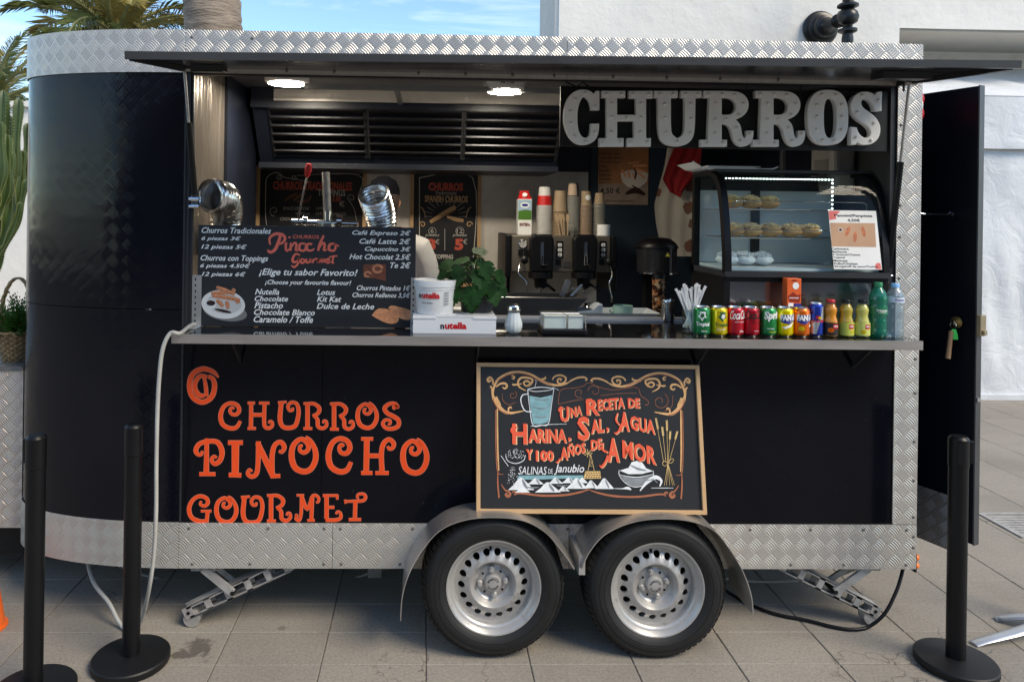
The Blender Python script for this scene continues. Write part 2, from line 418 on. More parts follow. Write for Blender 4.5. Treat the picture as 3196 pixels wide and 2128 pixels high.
def slab(mb, x, y, sx, sy, z, tilt=0.0, gp=.0016):
    ch = .0028
    k = mb.vs([(x+a, y+b, zz) for zz, ins in ((-.03, 0), (z-ch, 0), (z, ch)) for a, b in ((gp+ins, gp+ins), (sx-gp-ins, gp+ins), (sx-gp-ins, sy-gp-ins), (gp+ins, sy-gp-ins))])
    if tilt: mb.v[k+8].z += tilt; mb.v[k+10].z -= tilt
    for r0 in (0, 4):
        for i in range(4): mb.face((k+r0+i, k+r0+(i+1) % 4, k+r0+4+(i+1) % 4, k+r0+4+i))
    mb.face((k+8, k+9, k+10, k+11))
def proj(p):
    v = Vector(p)-CAM; d = v.dot(FW)
    if d < .3: return None
    return PCX+PF*v.dot(RT)/d, PCY-PF*v.dot(UPV)/d
cells = []
for i in range(-26, 44):
    for j in range(-16, 66):
        x, y = PX0+i*PXW, PY0+j*PYD
        q = proj((x+PXW/2, y+PYD/2, 0)); area = 0
        if q and -150 < q[0] < 3350 and q[1] < 2230:
            d = y+3; area = 1/d**3
            hid = (90 < q[0] < 2780) and q[1] < 1740 or (q[0] > 2880 and q[1] < 1240) or (q[0] <= 90 and q[1] < 1650)
            if hid: area = 0
        cells.append((area, x, y))
cells.sort(key=lambda c: -c[0])
svar = []
for q in range(6):
    mb = MB(); slab(mb, -PXW/2, -PYD/2, PXW, PYD, random.uniform(-.0012, .0006), random.uniform(-.0008, .0008)); svar.append(mb)
smesh = None
for n, (a, x, y) in enumerate(cells[:300]):
    if n < 6: o = svar[n].build('paving_slab', PAVE, ground); svar[n] = o
    else:
        o = svar[random.randrange(6)].copy(); COL.objects.link(o)
    o.location = (x+PXW/2, y+PYD/2, 0)
mb = MB()
for a, x, y in cells[300:]: slab(mb, x, y, PXW, PYD, random.uniform(-.0015, .0008))
mb.build('paving', PAVE, ground, kind='stuff')
# metal drain grate at the right edge
g0 = PZ(3200, 1640); gy = g0.y
t = thing('drain_grate', 'dark slotted metal drain grate set in the paving at the right edge', 'drain grate', (g0.x+.2, gy, 0))
for k in range(8): mb = MB(); mb.box(g0.x-.12, gy-.13+k*.033, -.004, g0.x+.6, gy-.13+k*.033+.018, .006); mb.build('slat', GALV, t)
mb = MB(); mb.box(g0.x-.15, gy-.16, -.01, g0.x-.12, gy+.16, .007); mb.box(g0.x-.12, gy-.16, -.01, g0.x+.6, gy-.135, .007); mb.box(g0.x-.12, gy+.145, -.01, g0.x+.6, gy+.17, .007)
mb.build('frame', GALV, t)

# ================================================================ white building behind
PLAS = mat('white_lime_plaster', (.76, .73, .68), .9, 0, .05, 1.2, bump=.35, bs=7, bd=.025, dirt=((.50, .47, .42), .45, 1.6, .58))
bw = P(1726, 60, 4.5); opn = P(2807, 88, 4.5)
t = thing('white_building', 'white plastered building rising behind the food trailer, with a deep recess at right', 'building', (bw.x, 4.5, 0))
mb = MB()
XLB, ZT = bw.x, 8.5
def gridwall(mb, x0, x1, z0, z1, y, nx, nz, amp=.012):
    k = mb.vs([(x0+(x1-x0)*i/nx, y+amp*math.sin(i*1.7+j*.9)*math.sin(j*1.3+i*.4), z0+(z1-z0)*j/nz) for j in range(nz+1) for i in range(nx+1)])
    for j in range(nz):
        for i in range(nx): a = k+j*(nx+1)+i; mb.face((a, a+1, a+nx+2, a+nx+1))
gridwall(mb, XLB+.06, opn.x, 0, ZT, 4.5, 20, 20)
k = mb.vs([(XLB+.06, 4.5, 0), (XLB+.02, 4.52, 0), (XLB, 4.57, 0), (XLB, 5.42, 0), (XLB+.06, 4.5, ZT), (XLB+.02, 4.52, ZT), (XLB, 4.57, ZT), (XLB, 5.42, ZT)])
for i in range(3): mb.face((k+i+1, k+i, k+4+i, k+5+i))
mb.face(mb_idx := [mb.vs([(XLB, 5.42, ZT), (XLB, 4.57, ZT), (XLB+.06, 4.5, ZT), (13, 4.5, ZT), (13, 5.42, ZT)])+i for i in range(5)])
mb.build('facade', PLAS, t, smooth=40)
mb = MB(); gridwall(mb, opn.x, 13, opn.z, ZT, 4.5, 14, 10); mb.build('upper_wall', PLAS, t, smooth=40)
mb = MB(); mb.box(opn.x, 4.53, opn.z-.02, 13, 5.45, opn.z+.05); mb.build('soffit', mat('beige_soffit_paint', (.50, .46, .40), .85, 0, .06, 2), t)
mb = MB(); mb.box(opn.x, 5.452, 0, 13, 5.6, opn.z-.02); mb.box(opn.x-.15, 4.52, 0, opn.x-.002, 5.5, opn.z); mb.build('recess_wall', PLAS, t)

# wall lantern bracket
IRON = mat('black_painted_cast_iron', (.014, .014, .015), .33, .3, .4, 10, bump=.3, bs=25, dirt=((.10, .09, .08), .4, 14, .60))
rc = P(2556, 92, 4.5); pe = P(2646, 55, 4.02)
t = thing('wall_bracket', 'black cast iron wall lamp bracket on the white facade above the trailer roof', 'lamp bracket', tuple(rc))
mb = MB(); mb.lathe([(0, 0), (.175, 0), (.18, .03), (.165, .05), (.15, .055), (.145, .09), (.12, .10), (.11, .15), (.06, .17), (0, .17)], (rc.x, 4.495, rc.z), 24, (0, -1, 0)); mb.build('wall_rose', IRON, t, smooth=35)
d = pe-Vector((rc.x, 4.36, rc.z)); L = d.length
mb = MB(); mb.lathe([(.075, 0), (.08, .03), (.055, .06), (.05, L*.45), (.065, L*.5), (.07, L*.55), (.05, L*.6), (.055, L-.1), (.09, L-.05), (.06, L)], (rc.x, 4.36, rc.z), 16, d); mb.build('arm', IRON, t, smooth=40)
mb = MB(); mb.lathe([(0, -.36), (.03, -.345), (.05, -.30), (.052, -.20), (.045, -.16), (.085, -.14), (.085, -.115), (.04, -.10), (.045, -.075), (.085, -.05), (.10, 0), (.085, .05), (.05, .08), (.095, .10), (.095, .12), (.05, .15), (.045, .22), (.075, .25), (.04, .28), (.032, .9), (.05, .93), (0, .97)], tuple(pe), 20); mb.build('post', IRON, t, smooth=35)

# ================================================================ white tent
def tentmat():
    m = bpy.data.materials.new('white_tent_fabric'); t = NT(m); b = t.b; g = t.geo()
    mpg = t.n('ShaderNodeMapping'); mpg.inputs['Scale'].default_value = (1, 1, .35); t.l(g, mpg.inputs[0])
    col = t.mix(t.ramp(t.noise(2.5, 7, mpg.outputs[0], .7), .35, .75), (.70, .72, .74), (.56, .58, .60))
    col = t.mix(t.m('MULTIPLY', t.ramp(t.noise(5, 8, g, .8, 1.5), .63, .68), .5), col, (.25, .26, .27))
    t.l(col, b.inputs['Base Color']); b.inputs['Roughness'].default_value = .55
    t.bump(t.noise(4.0, 6, g, .6, .8), .35, .05); return m
TENT = tentmat()
tx0, ty, tz = 4.3, 3.9, P(3030, 300, 3.9).z
t = thing('white_tent', 'white fabric party tent with a sloping roof behind the open trailer door', 'tent', (6.5, ty, 0))
def fab(mb, f, nu, nv):
    k = mb.vs([f(i/nu, j/nv) for j in range(nv+1) for i in range(nu+1)])
    for j in range(nv):
        for i in range(nu): a = k+j*(nu+1)+i; mb.face((a, a+1, a+nu+2, a+nu+1))
def fold(x, z): return .012*math.sin(x*9+math.sin(z*2)*1.5)+.008*math.sin(x*23+z*3)*math.sin(z*1.7)+.010*math.sin(z*6+x*4)
seams = [0.03, tz-.50]
for z0, z1 in zip(seams, seams[1:]):
    for xa, xb in ((tx0, 6.3), (6.302, 8.6), (8.602, 11)):
        mb = MB(); fab(mb, lambda u, v: (xa+(xb-xa)*u, ty+fold(xa+(xb-xa)*u, z0+(z1-z0)*v)*max(0, math.sin(math.pi*v))**.5+.02-.008*(v < .01), z0+(z1-z0)*v), 40, 30); mb.build('side_panel', TENT, t, smooth=60)
mb = MB()
mb.box(tx0, ty+.004, seams[1]-.006, 11, ty+.03, seams[1]+.006)
mb.box(tx0, ty-.01, .0, 11, ty+.03, .05); mb.build('seam', TENT, t)
mb = MB(); fab(mb, lambda u, v: (tx0+(11-tx0)*u, ty-.035+.01*math.sin(u*90)*(1-v), tz-.50+.50*v), 80, 6); mb.build('valance', TENT, t, smooth=60)
def roofp(u, v):
    y = ty-.04+1.65*v; xl = tx0+max(0, min(.62, (y-ty)*1.1)); x = xl+(11-xl)*u
    return (x, y, tz+.62*v*1.0+.015*math.sin(x*11+v*5)*math.sin(v*3)-.05*math.sin(v*math.pi))
mb = MB(); fab(mb, roofp, 60, 14); mb.build('roof', TENT, t, smooth=60)
mb = MB(); mb.cyl((tx0+.05, ty+.06, 0), (tx0+.05, ty+.06, tz), .03); mb.cyl((6.3, ty+.08, 0), (6.3, ty+.08, tz), .03); mb.build('pole', ALU, t)

# ================================================================ white wall at the left
t = thing('garden_wall', 'white rendered garden wall behind the cactus at the left', 'wall', (-4.6, 5.2, 0))
wz = P(60, 335, 5.2).z
mb = MB(); mb.box(-11, 5.2, 0, -3.6, 5.4, wz); mb.build('wall', PLAS, t)
mb = MB(); mb.box(-11, 5.15, wz, -3.58, 5.45, wz+.06); mb.build('coping', PLAS, t)

# ================================================================ palms
LEAF = mat('palm_leaflet_green', (.135, .155, .045), .5, 0, .45, 1.6)
LEAFY = mat('palm_leaflet_yellowing', (.34, .26, .075), .55, 0, .4, 2)
RACH = mat('palm_rachis', (.30, .29, .13), .5, 0, .2, 3)
TRK = mat('palm_trunk_bark', (.27, .215, .17), .95, 0, .35, 2.2, bump=.8, bs=9, bd=.03, stretch=(1, 1, 5), dirt=((.12, .07, .05), .6, 1.2, .50))
def frond_mesh(mb, L, droop, n=66, wd=.21):
    mb.cur = 1; pts = []
    for i in range(13):
        u = i/12; pts.append(Vector((L*u*math.cos(droop*u*.75), 0, L*(.55*u-droop*.62*u*u))))
    mb.tube(pts, [.022*L*(1-.85*i/12)+.002 for i in range(13)], 5); mb.cur = 0
    q = spline([tuple(p) for p in pts], 5)
    for i in range(n):
        u = .12+.88*i/n; p = q[min(int(u*(len(q)-1)), len(q)-2)]; p2 = q[min(int(u*(len(q)-1))+1, len(q)-1)]
        tg = (p2-p).normalized(); up = Vector((-tg.z, 0, tg.x))
        ll = L*wd*(math.sin(math.pi*min(1, .15+u*.85))**.6)*random.uniform(.82, 1.1)*(1 if u < .9 else .8)
        for s in (-1, 1):
            d = (Vector((0, s, 0))*random.uniform(.70, .95)+tg*random.uniform(.65, 1.0)+up*random.uniform(-.1, .45)).normalized()
            e = p+d*ll+Vector((0, 0, -ll*.22)); m_ = p+d*ll*.5; wv = tg*.0055*L+up*.003
            k = mb.vs([p-wv*.4, p+wv*.4, m_+wv, e, m_-wv]); mb.face((k, k+1, k+2, k+3, k+4))
def trunk(mb, p0, p1, r0, r1, n=30, m=210):
    ks = []; p0 = Vector(p0); p1 = Vector(p1)
    for i in range(m+1):
        u = i/m; c = p0.lerp(p1, u)+Vector((.08*math.sin(u*3), 0, 0)); r = r0+(r1-r0)*u+(.004 if i % 3 else -.007)
        ks.append(mb.vs([c+Vector((math.cos(2*math.pi*(j+.5*(i % 2))/n), math.sin(2*math.pi*(j+.5*(i % 2))/n), 0))*(r+random.uniform(-.012, .010)) for j in range(n)]))
    for a, b in zip(ks, ks[1:]):
        for j in range(n): mb.face((a+j, a+(j+1) % n, b+(j+1) % n, b+j))
FV = []
def palm(name_label, cx, cy, cz, L, nf, r0, seed, az=None, base_x=None, yellow=.25):
    random.seed(seed)
    t = thing('palm_tree', name_label, 'palm tree', (cx if base_x is None else base_x, cy, 0), 'palm trees')
    mb = MB(); trunk(mb, (t.location.x, cy, 0), (cx, cy, cz), r0, r0*.85); mb.build('trunk', TRK, t, smooth=50)
    var = []
    for v in range(3):
        for ym in (0, 1):
            mb = MB(); frond_mesh(mb, L, (.55, .85, 1.25)[v]); o = mb.build('frond', [LEAFY if ym else LEAF, RACH]); o.parent = t; var.append([o, False])
    for i in range(nf):
        lv = i/nf; a = i*2.39996+random.uniform(-.2, .2); el = R(78-lv*105)+random.uniform(-.12, .12)
        v = 0 if lv < .35 else (1 if lv < .7 else 2); ym = 1 if random.random() < yellow*(.4+lv) else 0
        e = var[v*2+ym]
        if not e[1]: o = e[0]; e[1] = True
        else: o = e[0].copy(); COL.objects.link(o)
        o.location = (cx-t.location.x, 0, cz); s = random.uniform(.85, 1.1); o.scale = (s, s, s)
        o.rotation_euler = (random.uniform(-.3, .3), -el*.75+.1, a)
    for e in var:
        if not e[1]: bpy.data.objects.remove(e[0])
    random.seed(seed+1); return t
c = P(362, 122, 15.0)
palm('palm tree with upright olive green fronds fanning above the rounded trailer nose', c.x, 15.0, c.z, 3.2, 50, .32, 3, yellow=.35)
c = P(-25, 330, 9.0)
palm('palm tree with drooping yellow green fronds at the left edge above the cactus', c.x, 9.0, c.z, 1.55, 34, .26, 8, yellow=.6)
c0 = P(618, 0, 4.8)
palm('thick leaning palm trunk right behind the trailer roof, crown out of the picture', c0.x-.35, 4.8, 9.5, 2.6, 20, .305, 15, base_x=c0.x+.36)

# ================================================================ cactus
CAC = mat('cactus_skin', (.034, .062, .014), .45, 0, .35, 4); SPN = mat('cactus_spine_edge', (.24, .26, .09), .6, 0, .3, 30)
def cactus_column(pts, r, label=None):
    pts = spline(pts, 9); mb = MB(); n = 10; m = len(pts); ks = []
    a = Vector((1, 0, 0))
    for i, p in enumerate(pts):
        t_ = (pts[min(i+1, m-1)]-pts[max(i-1, 0)]).normalized(); a = (a-t_*a.dot(t_)).normalized(); b = t_.cross(a); u = i/(m-1)
        rr = r*(.75+.25*math.sin(u*14))*(math.sqrt(max(0.02, 1-max(0, (u-.86)/.14)**2)))
        ks.append(mb.vs([p+(a*math.cos(2*math.pi*j/n)+b*math.sin(2*math.pi*j/n))*rr*(1.0 if j % 2 else .52) for j in range(n)]))
    for x, y in zip(ks, ks[1:]):
        for j in range(n): mb.face((x+j, x+(j+1) % n, y+(j+1) % n, y+j))
    mb.face([ks[-1]+j for j in range(n)])
    mb.cur = 1
    for i in range(1, m-1):
        for j in range(1, n, 2):
            for f_ in (0, .5):
                p = mb.v[ks[i]+j].lerp(mb.v[ks[i+1]+j], f_); s = r*.11
                c_ = pts[i]; o_ = (p-c_).normalized()*s
                k = mb.vs([p+o_*1.6, p+Vector((s, 0, 0)), p+Vector((0, 0, s)), p-Vector((s, 0, 0)), p-Vector((0, 0, s))])
                for q in range(4): mb.face((k, k+1+q, k+1+(q+1) % 4))
    return mb
cb = P(-40, 1100, 2.5)
t = thing('cactus', 'tall green candelabra cactus with spiny ribbed arms at the left edge', 'cactus', (cb.x, 2.5, 0))
def cp(px, py, dy=0): v = P(px, py, 2.5+dy); return (v.x, v.y, v.z)
for pts, r in (([(cb.x, 2.5, 0), (cb.x, 2.5, .8), cp(-50, 900), cp(-20, 700), cp(2, 500), cp(10, 282)], .062),
               ([cp(-40, 880, .05), cp(0, 700, .05), cp(38, 560), cp(50, 450), cp(58, 308)], .05),
               ([cp(-30, 860, -.06), cp(10, 740, -.06), cp(30, 640, -.06), cp(32, 470, -.06)], .05),
               ([cp(30, 690, .1), cp(68, 600, .1), cp(80, 500, .1), cp(84, 385, .1)], .037),
               ([cp(-20, 800, -.1), cp(20, 760, -.1), cp(60, 660, -.1), cp(82, 560, -.1)], .034),
               ([cp(-25, 820, -.12), cp(12, 770, -.12), cp(45, 700, -.12), cp(64, 630, -.12)], .028),
               ([cp(-60, 800, .1), cp(-70, 500, .1), cp(-60, 330, .1)], .055), ([cp(-20, 690, -.08), cp(10, 640, -.1), cp(22, 560, -.1), cp(20, 420, -.1)], .048), ([cp(20, 700, .05), cp(55, 640, .04), cp(66, 560, .04), cp(70, 470, .04)], .042), ([cp(-30, 640, -.14), cp(-8, 600, -.16), cp(2, 500, -.16), cp(-2, 380, -.16)], .05), ([cp(-10, 700, .16), cp(25, 560, .2), cp(30, 360, .2)], .045)):
    cactus_column(pts, r).build('arm', [CAC, SPN], t, smooth=25)

# ================================================================ serving counter at the left, with basket
t = thing('serving_counter', 'metal serving counter clad in tread plate at the left edge, beside the trailer nose', 'counter', (-2.9, .8, 0))
x0, x1, y0, zb, zt = -4.4, -1.80, .35, .265, .985
def plate(mb, a, ux, uy, wdt, hgt, u0=0.0, v0=0.0):
    a = Vector(a); ux = Vector(ux); uy = Vector(uy)
    mb.quad(a, a+ux*wdt, a+ux*wdt+uy*hgt, a+uy*hgt, [(u0, v0), (u0+wdt, v0), (u0+wdt, v0+hgt), (u0, v0+hgt)])
mb = MB(); plate(mb, (x0, y0, zb), (1, 0, 0), (0, 0, 1), x1-x0, zt-zb); plate(mb, (x1, y0, zb), (0, 1, 0), (0, 0, 1), .9, zt-zb); mb.quad((x0, y0+.9, zb), (x0, y0, zb), (x0, y0, zt), (x0, y0+.9, zt)); mb.quad((x0, y0, zb), (x0, y0+.9, zb), (x1, y0+.9, zb), (x1, y0, zb)); mb.build('front_panel', diamond_mat('tread_plate_warm', (.66, .57, .50), .34, .9, .7), t)
mb = MB(); plate(mb, (x0, y0-.008, zt), (1, 0, 0), (0, 1, 0), x1-x0, .93); mb.quad((x0, y0-.008, zt-.02), (x1, y0-.008, zt-.02), (x1, y0-.008, zt), (x0, y0-.008, zt)); mb.build('top', DIAD, t)
mb = MB(); mb.box(x0+.05, y0+.06, .12, x1-.02, y0+.84, zb-.001); mb.build('plinth', BPM, t)
for x in (-3.9, -2.6):
    mb = MB(); mb.cyl((x, y0+.12, .07), (x, y0+.17, .07), .07, n=20); mb.build('wheel', RUB, t)
b0 = P(20, 1080, .95)
mb = MB(); mb.box(-2.6, .93, zt+.001, -1.98, 1.2, zt+.045); tag(mb.build('tray', WPL, None, bevel=.006), 'white plastic tray on the far side of the left counter', 'tray')
WICK = mat('brown_wicker', (.30, .20, .10), .65, 0, .35, 40)
bc = Vector((-1.905, .50, zt))
t = thing('wicker_basket', 'brown woven wicker basket with a tall handle standing beside the trailer nose', 'basket', tuple(bc))
mb = MB(); n = 26
for r_ in range(11):
    z = .006+r_*.0115; rr = .062+.0016*r_*1.4
    pts = [bc+Vector((math.cos(2*math.pi*j/52)*(rr+.004*(1 if (j//2+r_) % 2 else -1)), math.sin(2*math.pi*j/52)*(rr+.004*(1 if (j//2+r_) % 2 else -1)), z)) for j in range(52)]
    mb.tube(pts, .0055, 5, closed=True)
for j in range(26):
    a = 2*math.pi*j/26; mb.cyl(bc+Vector((math.cos(a)*.062, math.sin(a)*.062, 0)), bc+Vector((math.cos(a)*.085, math.sin(a)*.085, .13)), .003, n=5)
mb.cyl(bc, bc+Vector((0, 0, .01)), .062, n=24); mb.build('basket_body', WICK, t, smooth=60)
mb = MB(); mb.tube([bc+Vector((math.cos(2*math.pi*j/40)*.088, math.sin(2*math.pi*j/40)*.088, .132+.003*math.sin(j*2.5))) for j in range(40)], .009, 6, closed=True); mb.build('rim', WICK, t, smooth=60)
mb = MB()
for s_ in (0, 2.1, 4.2):
    mb.tube([bc+Vector((.082*math.cos(math.pi*i/30)*-1+.006*math.cos(i*.9+s_), -.01+.006*math.sin(i*.9+s_), .13+.25*math.sin(math.pi*i/30))) for i in range(31)], .005, 5)
mb.build('handle', WICK, t, smooth=60)
FERN = mat('fern_green', (.035, .13, .018), .5, 0, .5, 25); FRED = mat('reddish_new_leaf', (.28, .07, .03), .5, 0, .3, 20)
t = thing('green_shrub', 'bushy green feathery plant growing out of the wicker basket', 'plant', (bc.x, bc.y, zt+.10))
random.seed(5)
mb = MB(); mb.cur = 0
for i in range(420):
    a = random.uniform(0, 2*math.pi); e = random.uniform(.15, 1.45); L = random.uniform(.12, .26)
    d = Vector((math.cos(a)*math.cos(e)*1.1-.12, math.sin(a)*math.cos(e)*1.1, math.sin(e))); p = bc+Vector((random.uniform(-.05, .05), random.uniform(-.05, .05), .11)); sd_ = d.cross(Vector((0, 0, 1))).normalized()
    for s_ in range(9):
        u = s_/9; q = p+d*L*u+Vector((0, 0, -.03*u*u)); mb.cur = 1 if (u > .8 and random.random() < .25) else 0
        for sg in (-1, 1):
            e2 = q+sd_*sg*.019*(1.1-u)+d*.014; k = mb.vs([q, q+d*.010, e2, q-d*.003]); mb.face((k, k+1, k+2, k+3))
mb.build('foliage', [FERN, FRED], t)
mb = MB(); mb.cyl(bc+Vector((0, 0, .012)), bc+Vector((0, 0, .12)), .058, .075, 16); mb.build('soil', mat('potting_soil', (.04, .03, .02), .9), t)

# orange cone at the left edge
c = PZ(-50, 1958); t = thing('traffic_cone', 'bright orange plastic cone cut by the left edge of the picture', 'cone', (c.x, c.y, 0))
OR2 = mat('orange_plastic', (.80, .13, .02), .4, 0, .08)
mb = MB(); mb.lathe([(.0, .30), (.028, .30), (.03, .29), (.075, .012), (.085, .008), (.085, 0), (0, 0)], (c.x, c.y, 0), 28); mb.build('cone_body', OR2, t, smooth=40)
mb = MB(); mb.lathe([(.031, .285), (.034, .290), (.034, .298), (.031, .302)], (c.x, c.y, 0), 28); mb.build('top_rim', OR2, t, smooth=40)
# invented building behind the camera, added for dark reflections in the black panels
t = thing('reflection_building', 'added dark building behind the camera, there only for reflections in the trailer', 'building', (0, -15, 0))
FARW = mat('reflection_dark_render', (.22, .20, .18), .9, 0, .1, .7)  # wall colour darkened to dim its reflection on the nose
mb = MB(); mb.box(-14, -17, 0, 16, -15, 6.2); mb.build('wall', FARW, t)
for i in range(6):
    mb = MB(); mb.box(-12+i*5, -14.998, 0.1, -10.2+i*5, -14.95, 2.3); mb.build('door', DKIN, t)
    mb = MB(); mb.box(-12+i*5, -14.998, 3.5, -10.8+i*5, -14.95, 5.0); mb.build('window', DKIN, t)
mb = MB(); mb.box(-14.2, -17.2, 6.2, 16.2, -14.7, 6.5); mb.build('cornice', FARW, t)
# ================================================================ food trailer
XL, XR, XO1, XO2 = -.985, 2.022, -.972, 1.925
ZR, ZT1, ZC, ZP, ZBm, YB = 2.413, 2.243, 1.22, .437, .256, 1.70
NA, NB = .765, .30
T = thing('food_trailer', 'black churros food trailer with tread plate trim, rounded nose and open serving hatch', 'food trailer', (.5, .8, 0))
def nose_pts(off=0.0, n=30):
    q = []
    for i in range(n+1):
        a = math.pi/2*i/n; q.append((XL-(NA+off)*math.sin(a), NB-(NB+off)*math.cos(a)))
    q.append((XL-NA-off, YB)); return q
def nose(mb, z0, z1, off):
    q = nose_pts(off); s = 0.0; ss = [0.0]
    for a, b in zip(q, q[1:]): s += math.hypot(b[0]-a[0], b[1]-a[1]); ss.append(s)
    k = mb.vs([(x, y, z) for x, y in q for z in (z0, z1)])
    for i in range(len(q)-1):
        a = k+2*i; mb.face((a+2, a, a+1, a+3), [(-ss[i+1], z0), (-ss[i], z0), (-ss[i], z1), (-ss[i+1], z1)])
    qi = nose_pts(off-.004); k2 = mb.vs([(x, y, z) for x, y in qi for z in (z0, z1)])
    for i in range(len(q)-1):
        a, b = k+2*i, k2+2*i
        mb.face((a, a+2, b+2, b), [(0, 0)]*4); mb.face((a+3, a+1, b+1, b+3), [(0, 0)]*4)
def dplate(name, x0, z0, x1, z1, y=-.004, m=DIA, par=T, th=.006):
    mb = MB(); u0 = random.uniform(0, .02)
    mb.quad((x0, y, z0), (x1, y, z0), (x1, y, z1), (x0, y, z1), [(x0, z0), (x1, z0), (x1, z1), (x0, z1)])
    z = [(0, 0)]*4
    mb.quad((x0, y, z1), (x1, y, z1), (x1, y+th, z1), (x0, y+th, z1), z); mb.quad((x1, y, z0), (x0, y, z0), (x0, y+th, z0), (x1, y+th, z0), z)
    mb.quad((x1, y, z0), (x1, y+th, z0), (x1, y+th, z1), (x1, y, z1), z); mb.quad((x0, y+th, z0), (x0, y, z0), (x0, y, z1), (x0, y+th, z1), z)
    return mb.build(name, m, par)
mb = MB(); nose(mb, 1.291, ZT1, 0); mb.build('nose_panel', NOSE, T, smooth=50)
mb = MB(); nose(mb, ZP, 1.288, 0); mb.build('nose_panel', NOSE, T, smooth=50)
mb = MB(); nose(mb, ZT1-.002, ZR, .008); mb.build('roof_trim', DIA, T, smooth=50, label='curved silver tread plate band round the top of the nose')
mb = MB(); nose(mb, ZBm, ZP+.002, .008); mb.build('lower_trim', DIA, T, smooth=50, label='curved silver tread plate band round the bottom of the nose')
dplate('roof_trim', XL+.001, ZT1-.002, .55, ZR, -.008); dplate('roof_trim', .552, ZT1-.002, XR, ZR, -.008)
dplate('lower_trim', XL+.001, ZBm, -.372, ZP, -.008); dplate('lower_trim', -.370, ZBm, .585, ZP, -.008); dplate('lower_trim', .587, ZBm, XR, ZP, -.008)
dplate('corner_post', 1.921, ZP+.003, XR, ZT1-.004, -.007)
mb = MB(); mb.box(XR-.006, -.004, ZBm, XR, YB, ZR-.001)
# right end wall with the doorway
mb = MB(); mb.box(XR-.03, 0, ZBm, XR-.001, .49, ZR-.005); mb.box(XR-.03, .74, ZBm, XR-.001, YB, ZR-.005); mb.box(XR-.03, .49, 2.24, XR-.001, .74, ZR-.005); mb.box(XR-.03, .49, ZBm, XR-.001, .74, .38); mb.build('end_wall', DKIN, T)
mb = MB()
mb.box(XL-.55, .3, ZR-.03, XR-.002, YB, ZR-.012); k = mb.vs([(x, y, ZR-.012) for x, y in nose_pts(-.005)]+[(XR-.003, YB, ZR-.012), (XR-.003, 0, ZR-.012)]); mb.face(range(k, k+34)[::-1])
mb.build('roof', mat('white_roof_sheet', (.6, .6, .6), .5), T)
# shell behind the skins
mb = MB(); mb.box(XL+.001, .001, ZP, -.422, .02, ZC-.036); mb.build('side_panel', BLK, T)
mb = MB(); mb.box(-.420, .001, ZP, .757, .02, ZC-.036); mb.build('side_panel', BLK, T)
mb = MB(); mb.box(.7585, .001, ZP, 1.919, .02, ZC-.036); mb.build('side_panel', BLK, T)
mb = MB(); mb.box(XL, .003, 2.235, XR-.03, .03, ZR-.03); mb.build('hatch_header', CHAR, T)
mb = MB(); mb.box(XL-.74, .3, ZBm, XR-.031, YB-.03, ZBm+.04); k = mb.vs([(x, y, ZBm+.01) for x, y in nose_pts(-.006)]+[(XR-.04, YB, ZBm+.01), (XR-.04, .02, ZBm+.01)]); mb.face(range(k, k+34)); mb.build('floor', DKIN, T)
mb = MB(); mb.box(XL-.2, .3, .17, XR-.2, .36, .255); mb.box(XL-.2, 1.3, .17, XR-.2, 1.36, .255); mb.box(-.6, .3, .19, -.54, 1.36, .25); mb.box(1.5, .3, .19, 1.56, 1.36, .25); mb.box(.1, .2, .22, 1.1, 1.5, .255)
mb.cyl((.265, -.05, .27), (.265, 1.6, .27), .035); mb.cyl((.893, -.05, .262), (.893, 1.6, .262), .035); mb.build('chassis', mat('dark_chassis_steel', (.03, .03, .03), .6), T)
# --- interior
mb = MB(); mb.box(XL-NA+.02, YB-.03, ZBm, 1.99, YB, ZR-.03); mb.build('back_wall', DKIN, T)
mb = MB(); mb.box(XL+.002, .031, 2.352, 1.99, YB-.031, 2.372); mb.box(XL-.7, .36, 2.352, XL+.001, YB-.031, 2.372); mb.build('ceiling', mat('grey_ceiling', (.12, .12, .13), .4), T)
BLUE = mat('petrol_blue_panel', (.018, .034, .055), .5, 0, .15, 3)
bp0, bp1 = P(1845, 500, YB-.035), P(2330, 900, YB-.035)
mb = MB(); mb.box(bp0.x, YB-.038, 1.0, 1.98, YB-.031, 2.2); mb.build('wall_panel', BLUE, T, label='petrol blue rear wall panel')
s0, s1 = P(1120, 527, YB-.04), P(1836, 530, YB-.04)
def wsteel():
    m = bpy.data.materials.new('smeared_stainless'); t = NT(m); b = t.b; g = t.geo(); nf = t.noise(3.2, 7, g, .65, .6)
    t.l(t.mix(t.ramp(nf, .35, .7), (.80, .75, .68), (.56, .51, .46)), b.inputs['Base Color']); b.inputs['Metallic'].default_value = .15
    t.l(t.m('ADD', t.m('MULTIPLY', nf, .35), .15), b.inputs['Roughness']); t.bump(t.noise(2.2, 3, g), .25, .03); return m
WST = wsteel()
mb = MB(); mb.box(s0.x-.9, YB-.043, 1.0, s0.x+.43, YB-.0385, s0.z); mb.build('splashback', WST, T); mb = MB(); mb.box(s0.x+.432, YB-.043, 1.0, s1.x, YB-.0385, s0.z); mb.build('splashback', WST, T)
def wrinkled():
    m = bpy.data.materials.new('wrinkled_stainless_lining'); t = NT(m); b = t.b; g = t.geo()
    q = t.n('ShaderNodeMapping'); q.inputs['Scale'].default_value = (1, 5, .7); t.l(g, q.inputs[0]); nf = t.noise(2.2, 4, q.outputs[0], .5, .8)
    t.l(t.mix(nf, (.16, .135, .115), (.42, .37, .33)), b.inputs['Base Color']); b.inputs['Metallic'].default_value = .7; b.inputs['Roughness'].default_value = .28
    t.bump(nf, .5, .06); return m
mb = MB(); mb.box(-1.03, .04, 1.0, -1.0, .62, 2.35); mb.build('inner_lining', wrinkled(), T)
